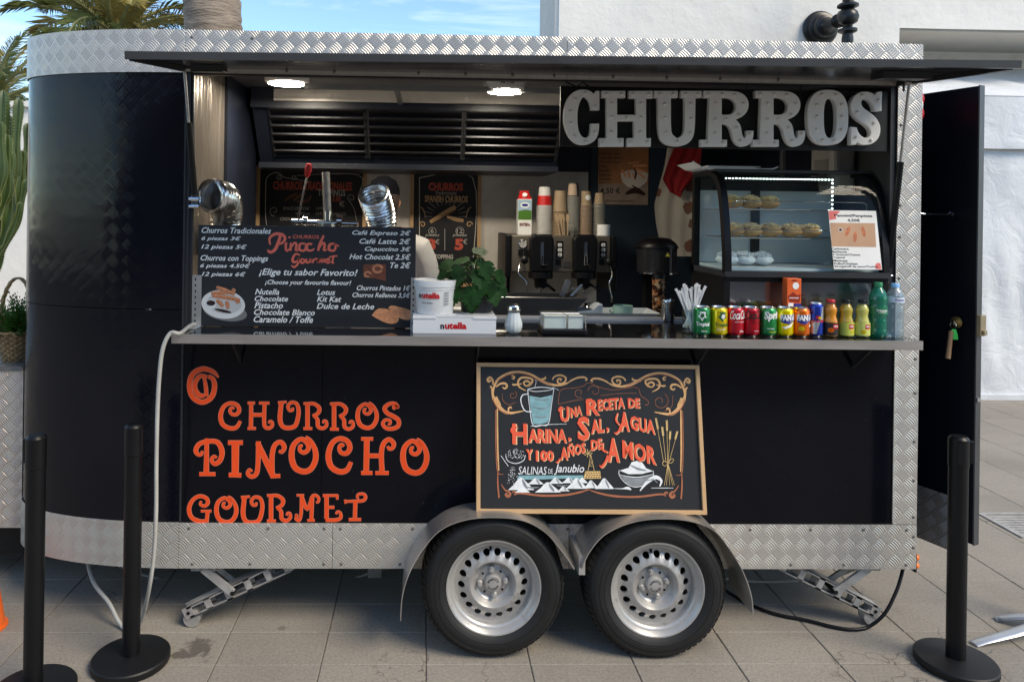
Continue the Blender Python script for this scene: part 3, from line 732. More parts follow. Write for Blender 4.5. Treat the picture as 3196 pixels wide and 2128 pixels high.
mb = MB(); mb.box(-1.03, .622, 1.0, -.985, 1.22, 2.35); mb.build('cabinet_side', DKIN, T)
mb = MB(); mb.box(XL, .003, ZC, -.965, .04, 2.235); mb.box(-.975, .012, ZC, -.955, .03, 2.235); mb.build('hatch_jamb', CHAR, T)
mb = MB(); mb.box(1.897, .003, ZC, 1.92, .45, 2.235); mb.build('hatch_jamb', CHAR, T)
mb = MB(); mb.box(1.975, 1.09, 1.0, 1.99, 1.13, 2.3); mb.box(1.94, .47, 1.0, 1.985, .5, 2.3); mb.build('door_jamb', mat('grey_door_jamb', (.14, .14, .15), .5), T)
# hood with louvred filters
zh = lambda y, Y: P(1300, y, Y).z
mb = MB(); a, b_ = P(855, 281, .95), P(1752, 330, .95); mb.box(a.x, .945, b_.z, b_.x, .957, a.z+.005); mb.build('hood_band', WST, T)
zt_, zb_ = zh(326, .95), zh(497, 1.16)
hf = FR((0, .95, zt_), (1, 0, 0), (0, -(1.16-.95), zt_-zb_)); hl = math.hypot(.21, zt_-zb_)
mb = MB(); x0, x1 = P(780, 400, .95).x, P(1765, 400, .95).x
k = mb.vs([hf.pt(x0, -hl-.05, -.02), hf.pt(x1, -hl-.05, -.02), hf.pt(x1, 0, -.02), hf.pt(x0, 0, -.02)]); mb.face((k, k+1, k+2, k+3)); mb.box(x0, 1.16, zb_-.06, x1, YB-.05, zb_-.03); mb.box(x0, .96, zt_+.0, x1, YB-.05, 2.35); mb.box(x0, .951, zt_-.03, x1, .962, zt_+.002)
hood = mb.build('hood', DKIN, T)
SLAT = mat('louvre_steel_dark', (.028, .028, .032), .34, .6, .1, 3)
for xa, xb in ((848, 1135), (1152, 1440), (1455, 1742)):
    X0, X1 = P(xa, 400, 1.03).x, P(xb, 400, 1.03).x
    mb = MB()
    for (p, q) in (((X0-.012, -hl), (X0, 0)), ((X1, -hl), (X1+.012, 0))):
        k = mb.vs([hf.pt(p[0], p[1], 0), hf.pt(q[0], p[1], 0), hf.pt(q[0], q[1], 0), hf.pt(p[0], q[1], 0)]); mb.face((k, k+1, k+2, k+3))
    mb.build('filter_frame', CHAR, hood)
    for i in range(6):
        mb = MB(); y = -.035-i*(hl-.03)/6
        q = [(y+.010, .012), (y+.004, .018), (y-.004, .016), (y-(hl-.03)/6+.012, -.008)]
        for (ya, da), (yb2, db) in zip(q, q[1:]):
            k = mb.vs([hf.pt(X0, ya, da), hf.pt(X1, ya, da), hf.pt(X1, yb2, db), hf.pt(X0, yb2, db)]); mb.face((k+3, k+2, k+1, k))
        mb.build('slat', SLAT, hood, smooth=60)
# ceiling lamps
for px, py in ((896, 262), (1577, 287)):
    c = P(px, py, .55); mb = MB(); mb.lathe([(.0, 0.001), (.092, .0), (.097, .003), (.104, .006), (.105, .04), (0, .041)], (c.x, c.y, c.z), 40); 
    mb.cur = 0; o = mb.build('ceiling_lamp', WPL, T, smooth=30)
    mb = MB(); mb.lathe([(0, 0), (.086, 0)], (c.x, c.y, c.z-.0015), 40); mb.quad(*[c+Vector((0, 0, 0))]*4) if 0 else None; mb.build('lens', LAMP, o)
    mb = MB()
    for k in (-4, -3, -2, 0, 2, 3, 4): mb.box(c.x+k*.007-.0015, c.y-.107, c.z+.022, c.x+k*.007+.0015, c.y-.102, c.z+.031)
    mb.build('vent', BPL, o)
    mb = MB(); mb.cyl((c.x, c.y, c.z+.04), (c.x, c.y, 2.353), .05); mb.build('mount', WPL, o)
mb = MB(); a = P(950, 262, .5); b2 = P(1780, 300, .5); mb.box(a.x, .49, b2.z+.01, b2.x+.6, .505, b2.z+.035); a = P(1243, 310, .7); mb.box(a.x-.012, .505, b2.z+.01, a.x+.012, 1.0, b2.z+.03); mb.build('cable_trunking', mat('grey_trunking', (.22, .22, .22), .4), T)
# worktop and shelves inside
mb = MB(); mb.box(-1.0, 1.0, 1.06, 1.90, YB-.045, 1.085); mb.build('worktop', STEEL, T)
mb = MB(); mb.box(-.99, 1.02, ZBm+.05, 1.89, YB-.05, 1.058); mb.build('back_cupboard', DKIN, T)
# counter
def ctop():
    m = mat('black_glossy_counter', (.008, .008, .009), .06, 0, .1, 3, ior=1.6, dirt=((.05, .05, .05), .3, 25, .62)); return m
mb = MB(); mb.box(-.966, -.171, ZC-.030, 1.922, .42, ZC); ctr = mb.build('counter_top', ctop(), T)
mb = MB(); mb.box(-.968, -.176, ZC-.0345, .377, -.1712, ZC+.0008); mb.box(.3775, -.176, ZC-.0345, 1.924, -.1712, ZC+.0008); mb.box(-.968, -.1711, ZC-.0345, 1.924, -.02, ZC-.0302); mb.box(1.922, -.171, ZC-.034, 1.924, -.02, ZC+.0005); mb.build('edge_strip', mat('brushed_edge_steel', (.60, .56, .53), .30, .85, .12, 4, stretch=(1.2, 8, 8), rvar=.15), ctr)
mb = MB(); a = P(1560, 1000, .30).x
for y in (.285, .33, .365): mb.box(-.3, y, ZC+.0004, 1.18, y+.012, ZC+.010)
mb.build('track', mat('white_metal_track', (.6, .6, .6), .3, .3), ctr)
mb = MB(); mb.box(-.97, .421, .9, 1.17, .44, 1.205); mb.build('inner_front', STEEL, T)
for x in (-.75, .2, 1.1, 1.75):
    mb = MB(); mb.bar((x, -.12, ZC-.04), (x, -.003, ZC-.13), .02, .006, (1, 0, 0)); mb.build('bracket', CHAR, ctr)
# hatch (awning)
hA, hB = Vector((0, .0, 2.262)), Vector((0, -.632, 2.183)); hd = (hB-hA).normalized(); hn = Vector((0, -hd.z, hd.y))
HX0, HX1 = -.972, 1.931
def hbox(mb, x0, x1, a0, a1, n0, n1):
    k = mb.vs([Vector((x, 0, (x-HX0)/(HX1-HX0)*.026*a/.634))+hA+hd*a+hn*n for n in (n0, n1) for a in (a0, a1) for x in (x0, x1)])
    for q in ((0, 2, 3, 1), (4, 5, 7, 6), (0, 1, 5, 4), (2, 6, 7, 3), (0, 4, 6, 2), (1, 3, 7, 5)): mb.face([k+i for i in q])
HG = mat('black_hatch_gloss', (.035, .036, .042), .20, .2, .15, 1.5, rvar=.15, bump=.1, bs=4, stretch=(1, 6, 1))
mb = MB(); hbox(mb, HX0+.02, HX1-.02, 0, .61, -.004, .004); hatch = mb.build('hatch', HG, T)
mb = MB(); hbox(mb, HX0, HX1, .612, .634, -.006, .019); hbox(mb, HX0, HX1, .60, .6119, -.004, .016); mb.build('frame', mat('grey_hatch_edge', (.075, .076, .08), .35, .4), hatch)
mb = MB(); hbox(mb, HX0, HX0+.0195, 0, .5995, -.006, .022); hbox(mb, HX1-.0195, HX1, 0, .5995, -.006, .022); mb.build('frame', CHAR, hatch)
mb = MB(); hbox(mb, HX0+.08, HX0+.2, .18, .24, .0045, .030); mb.build('latch', CHAR, hatch); mb = MB(); hbox(mb, HX1-.3, HX1-.12, .30, .38, .0045, .030); k = hA+hd*.34+hn*.03+Vector((HX1-.2, 0, 0)); mb.cyl(k, k-Vector((0, 0, .03)), .004, n=8); mb.build('latch', CHAR, hatch)
for x, zb2, yb2 in ((-.958, 1.735, .01), (1.905, 1.46, .02)):
    a = Vector((x, -.10, 2.235)); b3 = Vector((x if x > 0 else -.945, yb2, zb2)); m_ = a.lerp(b3, .40)
    mb = MB(); mb.cyl(a, m_, .0055, n=10); mb.cyl(a+Vector((-.015, 0, 0)), a+Vector((.03, 0, 0)), .008, n=8); g_ = mb.build('gas_strut', GALV, hatch)
    mb = MB(); mb.cyl(m_, a.lerp(b3, .97), .0125, n=12); mb.build('cylinder', BPL, g_, smooth=40)
    mb = MB(); mb.cbox(b3, .03, .012, .05); mb.cyl(b3+Vector((-.02, -.01, 0)), b3+Vector((.02, -.01, 0)), .008, n=8); mb.cyl(b3+Vector((-.02, -.01, -.03)), b3+Vector((.02, -.01, -.03)), .007, n=8); mb.build('mount', CHROME, g_)
# rivets
rm = MB(); rm.lathe([(.0065, 0), (.0058, .0018), (.003, .0032), (0, .0034)], (0, 0, 0), 8, (0, -1, 0)); rv = None
RIV = mat('dull_rivet', (.16, .15, .14), .5, .5)
spots = [(x, ZBm+.018, -.008) for x in (-.93, -.70, -.405, -.335, -.10, .48, .62, 1.28, 1.50, 1.72, 1.98)]+[(x, ZP-.02, -.008) for x in (-.945, -.63, -.405, -.34, -.05, .58, 1.18, 1.33, 1.58, 1.80, 1.98)]
spots += [(x, ZT1+.012, -.008) for x in (-.58, -.39, -.05, .14, .33, .50, .74, .96, 1.18, 1.42)]+[(x, ZR-.03, -.008) for x in (-.96, -.72)]
spots += [(1.935, z, -.007) for z in (1.62, 1.75, 1.90, 2.08, 1.45)]+[(XR-.014, z, -.007) for z in (.47, .62, .78, .98, 1.12)]+[(XR-.012, .345, -.008), (XR-.012, .39, -.008)]
for x, z, y in spots:
    if rv is None: rv = rm.build('rivet', RIV, T); o = rv
    else: o = rv.copy(); COL.objects.link(o)
    o.location = Vector((x, y, z))-WL[T.name]
    if o is rv: me = rv.data; me.transform(Matrix.Translation(WL[T.name]))
# rivet row along the nose seam (black)
mb = MB()
for i in range(58): mb.lathe([(.0045, 0), (.003, .002), (0, .0026)], (XL-.006, -.0002, ZP+.02+i*.031), 6, (0, -1, 0))
mb.build('seam_rivets', BLK, T, kind='stuff')
mb = MB(); mb.box(XL-.0015, -.003, ZP+.002, XL+.006, .003, ZT1-.004); mb.build('seam_strip', CHAR, T)
# --- wheels
RIM = mat('silver_steel_rim', (.42, .41, .40), .36, .45, .06, 20, bump=.05, bs=90, dirt=((.12, .10, .085), .5, 20, .57), rvar=.1)
def wheel(cx, cz, rot):
    w_ = bpy.data.objects.new('wheel', None); COL.objects.link(w_); w_.parent = T; w_.empty_display_size = .1
    w_.location = Vector((cx, -.1, cz))-WL[T.name]; WL[w_.name] = Vector((cx, -.1, cz)); yo = -.205; R0 = .2725
    ax = (0, -1, 0); o = (cx, 0, cz)
    mb = MB(); prof = [(.178, .045), (.176, .188), (.184, .197), (.200, .204), (.225, .206), (.246, .200), (.258, .189), (.2635, .182), (.266, .176), (.2705, .168), (R0, .150), (R0, .075), (.268, .05), (.24, .03), (.178, .03)]
    prof = [(r_, y_) for r_, y_ in prof[:4]]+[(.206, .2062), (.2065, .2050), (.212, .2055), (.2125, .2068), (.225, .207), (.2255, .2056), (.240, .2030), (.2405, .2042), (.246, .2010)]+prof[6:]
    n = 96; mb.lathe(prof, o, n, ax); mb.build('tyre', RUB, w_, smooth=40)
    mb = MB()      # tread blocks over the shoulder
    for j in range(64):
        a = 2*math.pi*j/64+.02; c_, s_ = math.cos(a), math.sin(a)
        for (ra, ya), (rb_, yb_) in (((.2600, .1905), (.2745, .1670)), ((.2745, .165), (.2762, .08))):
            wd = .0090; tx, tz = -s_*wd, c_*wd
            k = mb.vs([(cx+c_*ra+tx, -ya-.0016, cz+s_*ra+tz), (cx+c_*ra-tx, -ya-.0016, cz+s_*ra-tz), (cx+c_*rb_-tx, -yb_, cz+s_*rb_-tz), (cx+c_*rb_+tx, -yb_, cz+s_*rb_+tz),
                       (cx+c_*(ra-.006)+tx, -ya+.006, cz+s_*(ra-.006)+tz), (cx+c_*(ra-.006)-tx, -ya+.006, cz+s_*(ra-.006)-tz), (cx+c_*(rb_-.006)-tx, -yb_+.006, cz+s_*(rb_-.006)-tz), (cx+c_*(rb_-.006)+tx, -yb_+.006, cz+s_*(rb_-.006)+tz)])
            for q in ((3, 2, 1, 0), (4, 5, 6, 7), (0, 1, 5, 4), (1, 2, 6, 5), (2, 3, 7, 6), (3, 0, 4, 7)): mb.face([k+i for i in q])
    mb.build('tread', RUB, w_, kind='stuff')
    # rim with 18 round openings: outer barrel, disc ring with holes, inner dish
    mb = MB(); mb.lathe([(.150, .06), (.150, .120), (.1475, .150), (.149, .170), (.155, .178), (.164, .181), (.170, .190), (.176, .197), (.181, .198), (.182, .192), (.178, .186)], o, 72, ax); rim = mb.build('rim', RIM, w_, smooth=35)
    N = 18; mb = MB(); ri, ro, rh, hr = .094, .1485, .1215, .0130
    def dd(r): return .150+.022*math.exp(-((r-.098)/.020)**2)   # disc relief
    def pt(r, a): return (cx+math.cos(a)*r, -dd(r), cz+math.sin(a)*r)
    for j in range(N):
        a0 = 2*math.pi*j/N+rot; da = math.pi/N; m8 = 16; hole = []; outer = []
        for q in range(m8):
            th = 2*math.pi*q/m8; hole.append((rh+hr*math.cos(th), a0+hr/rh*1.0*math.sin(th)))
            cth, sth = math.cos(th), math.sin(th); s_ = 1/max(abs(cth), abs(sth)); u, v = cth*s_, sth*s_
            outer.append((rh+(ro-rh)*u if u > 0 else rh+(rh-ri)*u, a0+da*v))
        kh = mb.vs([pt(*h) for h in hole]); ko = mb.vs([pt(*h) for h in outer]); kb = mb.vs([Vector(pt(*h))+Vector((0, .008, 0)) for h in hole])
        for q in range(m8):
            q2 = (q+1) % m8; mb.face((kh+q, kh+q2, ko+q2, ko+q)[::-1]); mb.face((kb+q, kb+q2, kh+q2, kh+q)[::-1])
    mb.build('disc', RIM, w_, smooth=35)
    mb = MB(); mb.lathe([(.094, .171), (.088, .172), (.080, .162), (.072, .146), (.064, .138), (.058, .137), (.050, .142), (.034, .143), (0, .143)], o, 48, ax); mb.build('hub_plate', RIM, w_, smooth=40)
    mb = MB(); mb.cyl((cx, -.05, cz), (cx, -.09, cz), .145, n=32); mb.build('brake_drum', BPM, w_)
    mb = MB(); mb.lathe([(.034, .142), (.033, .157), (.029, .163), (.012, .166), (0, .166)], o, 28, ax)
    hc = mb.build('hub_cap', GALV, w_, smooth=40); mb = MB()
    for off in (0, math.pi):
        put_text(mb, None, 'KNOTT', (-.024, .015, .024, .0235), 0, bold=.02, fn=lambda a, b, d, off=off: Vector((cx+math.sin(a/.019+off)*b, -.1664, cz+math.cos(a/.019+off)*b)))
    mb.build('lettering', BPM, hc)
    for i in range(4):
        a = math.pi/2*i+rot*2+.03; p_ = (cx+math.cos(a)*.049, 0, cz+math.sin(a)*.049)
        mb = MB(); mb.lathe([(.013, .141), (.011, .149), (.0085, .151), (.008, .161), (0, .163)], p_, 10, ax); mb.build('wheel_bolt', GALV, w_, smooth=30)
        a += math.pi/4; p_ = (cx+math.cos(a)*.049, -.1425, cz+math.sin(a)*.049)
        mb = MB(); mb.cyl(p_, (p_[0], -.1440, p_[2]), .0045, n=12); mb.build('bolt_hole', BPM, w_)
    a = 1.63+rot*.5; p0 = Vector((cx+math.cos(a)*.150, -.140, cz+math.sin(a)*.150)); mb = MB(); mb.cyl(p0, p0+Vector((-math.cos(a)*.022, -.02, -math.sin(a)*.022)), .0045, n=8); mb.build('valve', BPL, w_)
    return w_
WC = [(.2645, .272), (.8925, .264)]
wheel(*WC[0], .04); wheel(*WC[1], .12)
# mudguards
MUD = mat('smeared_mudguard_steel', (.48, .45, .42), .36, .7, .25, 5, bump=.12, bs=18, dirt=((.16, .14, .12), .6, 9, .56), rvar=.25)
def mud(path, y0=-.225, y1=-.001):
    q = spline([(x, 0, z) for x, z in path], 7); mb = MB(); n = len(q); y0s = y0
    def nrm(i):
        t_ = (q[min(i+1, n-1)]-q[max(i-1, 0)]).normalized(); return Vector((-t_.z, 0, t_.x))
    k1 = mb.vs([(p.x, y0, p.z) for p in q]); k2 = mb.vs([(p.x, y1, p.z) for p in q]); k3 = mb.vs([(q[i]+nrm(i)*-.004).xz[:1]+(y0,)+(q[i]+nrm(i)*-.004).xz[1:] for i in range(n)]) if 0 else mb.vs([Vector((0, y0, 0))+q[i]-nrm(i)*.003 for i in range(n)])
    k4 = mb.vs([Vector((0, y1, 0))+q[i]-nrm(i)*.003-Vector((0, 0, .055*max(0, abs(nrm(i).z))**2)) for i in range(n)]); km = mb.vs([Vector((0, -.075, 0))+p for p in q]); km2 = mb.vs([Vector((0, -.075, 0))+q[i]-nrm(i)*.003 for i in range(n)])
    for i in range(n): mb.v[k2+i].z -= .055*max(0, abs(nrm(i).z))**2
    for i in range(n-1):
        mb.face((k1+i, k1+i+1, km+i+1, km+i)); mb.face((km+i, km+i+1, k2+i+1, k2+i)); mb.face((k3+i+1, k3+i, km2+i, km2+i+1)); mb.face((km2+i+1, km2+i, k4+i, k4+i+1)); mb.face((k1+i+1, k1+i, k3+i, k3+i+1))
    mb.face((k1, km, km2, k3)); mb.face((km, k2, k4, km2)); mb.face((k1+n-1, k3+n-1, km2+n-1, km+n-1)); mb.face((km+n-1, km2+n-1, k4+n-1, k2+n-1))
    return mb.build('mudguard', MUD, T, smooth=50)
def mp_(l, Y=-.2): return [(P(x, y, Y).x, P(x, y, Y).z) for x, y in l]
mud(mp_([(1250, 1925), (1254, 1860), (1272, 1790), (1310, 1718), (1368, 1649), (1445, 1614), (1540, 1605), (1632, 1615), (1702, 1653), (1755, 1715), (1790, 1766)]))
mud(mp_([(1810, 1766), (1835, 1712), (1883, 1658), (1965, 1621), (2055, 1609), (2150, 1617), (2222, 1647), (2275, 1710), (2315, 1780), (2338, 1850), (2343, 1905)]))
mb = MB(); a = P(1800, 1755, -.1); mb.box(a.x-.012, -.2, a.z, a.x+.012, -.01, a.z+.07); mb.build('mudguard_bracket', GALV, T)
# stabiliser legs
def jack(hx, hz, fx, fz, sx, y, sgn, lab):
    j = bpy.data.objects.new('stabiliser', None); COL.objects.link(j); j.parent = T; j.empty_display_size = .1; WL[j.name] = Vector((0, 0, 0)); j.location = -WL[T.name]; j['label'] = lab
    d = Vector((fx-hx, 0, fz-hz)); L = d.length; d.normalize(); up = Vector((-d.z, 0, d.x))
    if up.z < 0: up = -up
    mb = MB()
    for yy in (y, y+.05):
        a, b = Vector((hx, yy, hz)), Vector((fx, yy, fz))
        for s in (-1, 1): mb.bar(a+up*.026*s, b+up*.020*s, .004, .010, up)
        k = 5
        for i in range(k+1):
            p = a.lerp(b, i/k); ww = .02 if 0 < i < k else .03; mb.cbox(p, ww*1.3, .004, .048, Matrix.Rotation(-math.atan2(d.z, d.x), 3, 'Y'))
    for s in (-1, 1):
        a, b = Vector((hx, y+.025, hz))+up*.029*s, Vector((fx, y+.025, fz))+up*.022*s; mb.bar(a, b, .054, .004, up)
    mb.build('arm', GALV, j)
    mb = MB(); mb.cyl((fx+.012*(-sgn), y+.002, fz-.026), (fx+.012*(-sgn), y+.05, fz-.026), .033, n=24); mb.build('foot_roller', GALV, j, smooth=40)
    mb = MB(); mb.cyl((fx, y-.004, fz), (fx, y+.056, fz), .007, n=12); m_ = Vector((hx, y, hz)).lerp(Vector((fx, y, fz)), .55); mb.cyl(m_+Vector((0, -.016, 0)), m_+Vector((0, .06, 0)), .009, n=8); mb.build('pin', BPM, j)
    mb = MB(); s_ = Vector((sx, y-.008, ZBm-.012)); mb.bar(s_, m_+Vector((0, -.008, 0)), .012, .030, up); mb.bar(s_+Vector((.0, .07, 0)), m_+Vector((0, .068, 0)), .010, .022, up); mb.build('strut', GALV, j)
    mb = MB(); mb.box(hx-.05, y-.01, ZBm-.01, hx+.05, y+.07, ZBm+.02); mb.box(sx-.05, y-.01, ZBm-.022, sx+.05, y+.08, ZBm+.02); mb.build('bracket', GALV, j)
a, b = P(900, 1765, .04), P(592, 1890, .04); jack(a.x, ZBm-.005, b.x, .060, P(640, 1765, .04).x, .025, -1, 'grey folding stabiliser leg under the front end of the trailer')
a, b = P(2440, 1770, .05), P(2725, 1918, .05); jack(a.x, ZBm-.005, b.x, .060, P(2700, 1775, .05).x, .035, 1, 'grey folding stabiliser leg under the rear end of the trailer')
# junction box and blue rag area under body
mb = MB(); a = P(1170, 1775, .35); mb.box(a.x-.03, .33, a.z-.03, a.x+.03, .38, ZBm-.002); mb.build('junction_box', GALV, T)
# rear lights
mb = MB(); c = P(2873, 335, .05); c.x = XR; mb.lathe([(.045, 0), (.045, .012)], (c.x, .05, c.z), 20, (1, 0, 0)); tl = mb.build('tail_light', WPL, T)
mb = MB()
for s in (0, 1):
    k0 = len(mb.v); mb.lathe([(.038, .002), (.036, .012), (.026, .02), (0, .022)], (0, 0, 0), 20, (1, 0, 0))
    for i in range(k0, len(mb.v)): v = mb.v[i]; mb.v[i] = Vector((c.x+.010+v.x, .05+v.y, c.z+(.0225 if s else -.0225)*1.3+v.z*1.0))
mb.build('lens', RED, tl, smooth=60)
c = P(2860, 1752, .02); mb = MB(); mb.box(XR, -.0, c.z-.035, XR+.008, .05, c.z+.04); ml = mb.build('marker_light', BPL, T)
ORL = mat('amber_lens', (.85, .17, .01), .15, 0, .05, coat=.5)
for s in (-.016, .018): mb = MB(); mb.lathe([(.014, .007), (.015, .02), (.01, .028), (0, .03)], (XR, .022, c.z+s), 14, (1, 0, 0)); mb.build('lens', ORL, ml, smooth=60)
# rear door, swung open
DH, DF = Vector((2.035, .50, 0)), Vector((2.250, -.02, 0)); dd_ = (DF-DH).normalized(); dn = Vector((dd_.y, -dd_.x, 0))   # dn: towards the camera side
if dn.x > 0: dn = -dn
def dbox(mb, a0, a1, n0, n1, z0, z1):
    k = mb.vs([DH+dd_*a+dn*n+Vector((0, 0, z)) for z in (z0, z1) for n in (n0, n1) for a in (a0, a1)])
    for q in ((0, 2, 3, 1), (4, 5, 7, 6), (0, 1, 5, 4), (2, 6, 7, 3), (0, 4, 6, 2), (1, 3, 7, 5)): mb.face([k+i for i in q])
DL = (DF-DH).length; dz0, dz1 = .36, 2.245
DBK = mat('black_door_lining', (.003, .004, .008), .35, 0, .2, 3, ior=1.3)
mb = MB(); dbox(mb, .0, DL-.002, -.028, -.004, dz0, dz1); door = mb.build('door', DBK, T)
mb = MB(); dbox(mb, DL-.0015, DL+.004, -.030, .002, dz0-.0, dz1+.002); mb.build('edge_frame', mat('door_edge_grey', (.07, .07, .075), .4, .3), door)
mb = MB(); p = DH+dn*.001; k = mb.vs([p+dd_*0+Vector((0, 0, dz0-.06)), p+dd_*(DL-.05)+Vector((0, 0, dz0-.06)), p+dd_*(DL-.05)+Vector((0, 0, dz0+.17)), p+Vector((0, 0, dz0+.17))]); mb.face((k, k+1, k+2, k+3), [(0, 0), (DL-.05, 0), (DL-.05, .23), (0, .23)])
mb.face((k+3, k+2, k+1, k), [(0, 0)]*4) if 0 else None; mb.build('kick_plate', DIAD, door)
zl = P(2990, 1000, .1).z
q = DH+dd_*(DL-.075)+dn*.004+Vector((0, 0, zl)); mb = MB(); mb.lathe([(.025, 0), (.024, .004), (.011, .006), (.011, .018), (0, .019)], q, 18, dn); mb.build('lock', mat('brass', (.55, .38, .16), .3, 1), door, smooth=40)
mb = MB(); dbox(mb, DL+.0045, DL+.022, -.030, .006, zl-.045, zl+.04); dbox(mb, DL+.022, DL+.032, -.022, -.002, zl-.04, zl-.02); mb.build('latch', mat('brass_latch', (.42, .33, .22), .35, .8), door, bevel=.002)
mb = MB(); dbox(mb, DL+.0045, DL+.010, -.02, .0, .95, .965); mb.build('pin', CHROME, door)
a = P(2868, 668, .0); e = DH+dd_*(DL-.10)+Vector((0, 0, a.z)); mb = MB(); mb.tube([Vector((XR, .0, a.z+.004)), Vector((XR+.02, -.002, a.z)), e+dn*.03, e+dn*.015+Vector((0, 0, .01)), e+dn*.004], .0035, 8); mb.build('stay_rod', CHROME, T)
mb = MB(); mb.lathe([(.012, 0), (.011, .006), (.006, .012), (0, .014)], e, 12, dn); mb.build('stay_hook', BPL, door)
# keys hanging in the door lock
t = thing('key_bunch', 'keys with a bright green tag and a wooden fob hanging in the open door', 'keys', tuple(q))
kk = q+dn*.022; mb = MB(); mb.tube([kk+Vector((0, 0, -.012))+dd_*.013*math.cos(a)+Vector((0, 0, .013*math.sin(a))) for a in [i*math.pi/8 for i in range(16)]], .0015, 5, closed=True); mb.cbox(kk+Vector((0, 0, 0)), .004, .012, .014); mb.build('key', CHROME, t)
mb = MB(); f2 = FR(kk+Vector((0, 0, -.05)), dd_, (0, 0, 1)); f2 = FR(kk+Vector((.004, -.004, -.05)), Vector((1, -.3, 0)).normalized(), Vector((-.2, 0, 1)).normalized()); mb.prism([(-.009, -.022), (.009, -.022), (.011, .0), (.008, .022), (-.008, .022), (-.011, 0)], f2, -.0015, .0015); mb.build('tag', mat('bright_green_plastic', (.03, .75, .12), .4), t, bevel=.001)
mb = MB(); mb.cyl(kk+Vector((-.008, 0, -.035)), kk+Vector((-.028, -.01, -.15)), .0085, .010, 12); mb.build('fob', mat('wooden_fob', (.30, .17, .09), .5), t, smooth=40)
# blue cloth bundle behind the corner
t = MB(); c = Vector((2.045, .25, .68))
for i in range(14): t.lathe([(0, -.03), (.02, -.02), (.026, 0), (.018, .02), (0, .028)], c+Vector((random.uniform(-.01, .03), random.uniform(-.05, .03), random.uniform(-.14, .12))), 7)
tag(t.build('cloth_bundle', mat('blue_cloth', (.02, .09, .35), .7), None, smooth=60), 'crumpled blue cloth hanging behind the right corner of the trailer', 'cloth')
# dispenser on the inner right wall
mb = MB(); a = P(2580, 475, .45); b = P(2712, 560, .2)
t = thing('towel_dispenser', 'grey plastic dispenser on the end wall above the display case', 'dispenser', (1.85, .33, 1.9))
mb.box(1.79, .24, 1.80, 1.90, .45, 2.04); mb.build('housing', mat('warm_grey_plastic', (.33, .31, .29), .45), t, bevel=.03, seg=4)
mb = MB(); mb.box(1.786, .28, 1.84, 1.7895, .40, 1.96); mb.build('window', mat('smoked_grey_plastic', (.22, .21, .2), .3), t, bevel=.001)
# ================================================================ things on and behind the counter
def ordn(k):
    w_ = ('lowest', 'second', 'third', 'fourth', 'fifth', 'sixth', 'seventh', 'eighth', 'ninth', 'tenth', 'eleventh', 'twelfth', 'thirteenth', 'fourteenth', 'fifteenth', 'sixteenth', 'seventeenth', 'eighteenth', 'nineteenth', 'twentieth')
    t_ = ('twenty-first', 'twenty-second', 'twenty-third', 'twenty-fourth', 'twenty-fifth', 'twenty-sixth', 'twenty-seventh', 'twenty-eighth', 'twenty-ninth', 'thirtieth')
    return w_[0] if k == 0 else (w_+t_)[k]+' from the bottom'
def col(name, r, g, b, rough=.35, **k): return mat(name, lin((r, g, b)), rough, k.pop('metal', 0), k.pop('var', .05), k.pop('vs', 12), **k)
WHT = col('print_white', 235, 235, 232, .5); BLKP = col('print_black', 18, 18, 20, .5); REDP = col('print_red', 200, 20, 30, .4)
def wrap(c, r, ang0=0.0):
    def fn(a, b, d=0.0):
        th = a/r+ang0; return Vector((c.x+math.sin(th)*(r+d), c.y-math.cos(th)*(r+d), c.z+b))
    return fn
def wblob(mb, fn, pts, d=.0004):
    # polygon on a curved wall: strips keep it hugging the wall
    n = len(pts); ys = sorted(set(p[1] for p in pts)); y0, y1 = min(ys), max(ys); K = 10; M_ = 8
    def span(y):
        xs = []
        for i in range(n):
            (xa, ya), (xb, yb) = pts[i], pts[(i+1) % n]
            if (ya <= y < yb) or (yb <= y < ya): xs.append(xa+(xb-xa)*(y-ya)/(yb-ya))
        return (min(xs), max(xs)) if len(xs) > 1 else None
    prev = None
    for i in range(K+1):
        y = y0+(y1-y0)*(.001+.998*i/K); s = span(y)
        if not s: prev = None; continue
        row = mb.vs([fn(s[0]+(s[1]-s[0])*j/M_, y, d) for j in range(M_+1)])
        if prev is not None:
            for j in range(M_): mb.face((prev+j, prev+j+1, row+j+1, row+j))
        prev = row
def wrect(mb, fn, x0, y0, x1, y1, d=.0004): wblob(mb, fn, [(x0, y0), (x1, y0), (x1, y1), (x0, y1)], d)
def well(mb, fn, x, y, rx, ry, d=.0004): wblob(mb, fn, [(x+rx*math.cos(2*math.pi*i/20), y+ry*math.sin(2*math.pi*i/20)) for i in range(20)], d)
def foil(name, r, g, b): return mat(name, lin((r, g, b)), .25, .55, .08, 25, coat=.3)
LIDM = mat('can_aluminium', (.62, .62, .63), .28, 1, .05, 20)
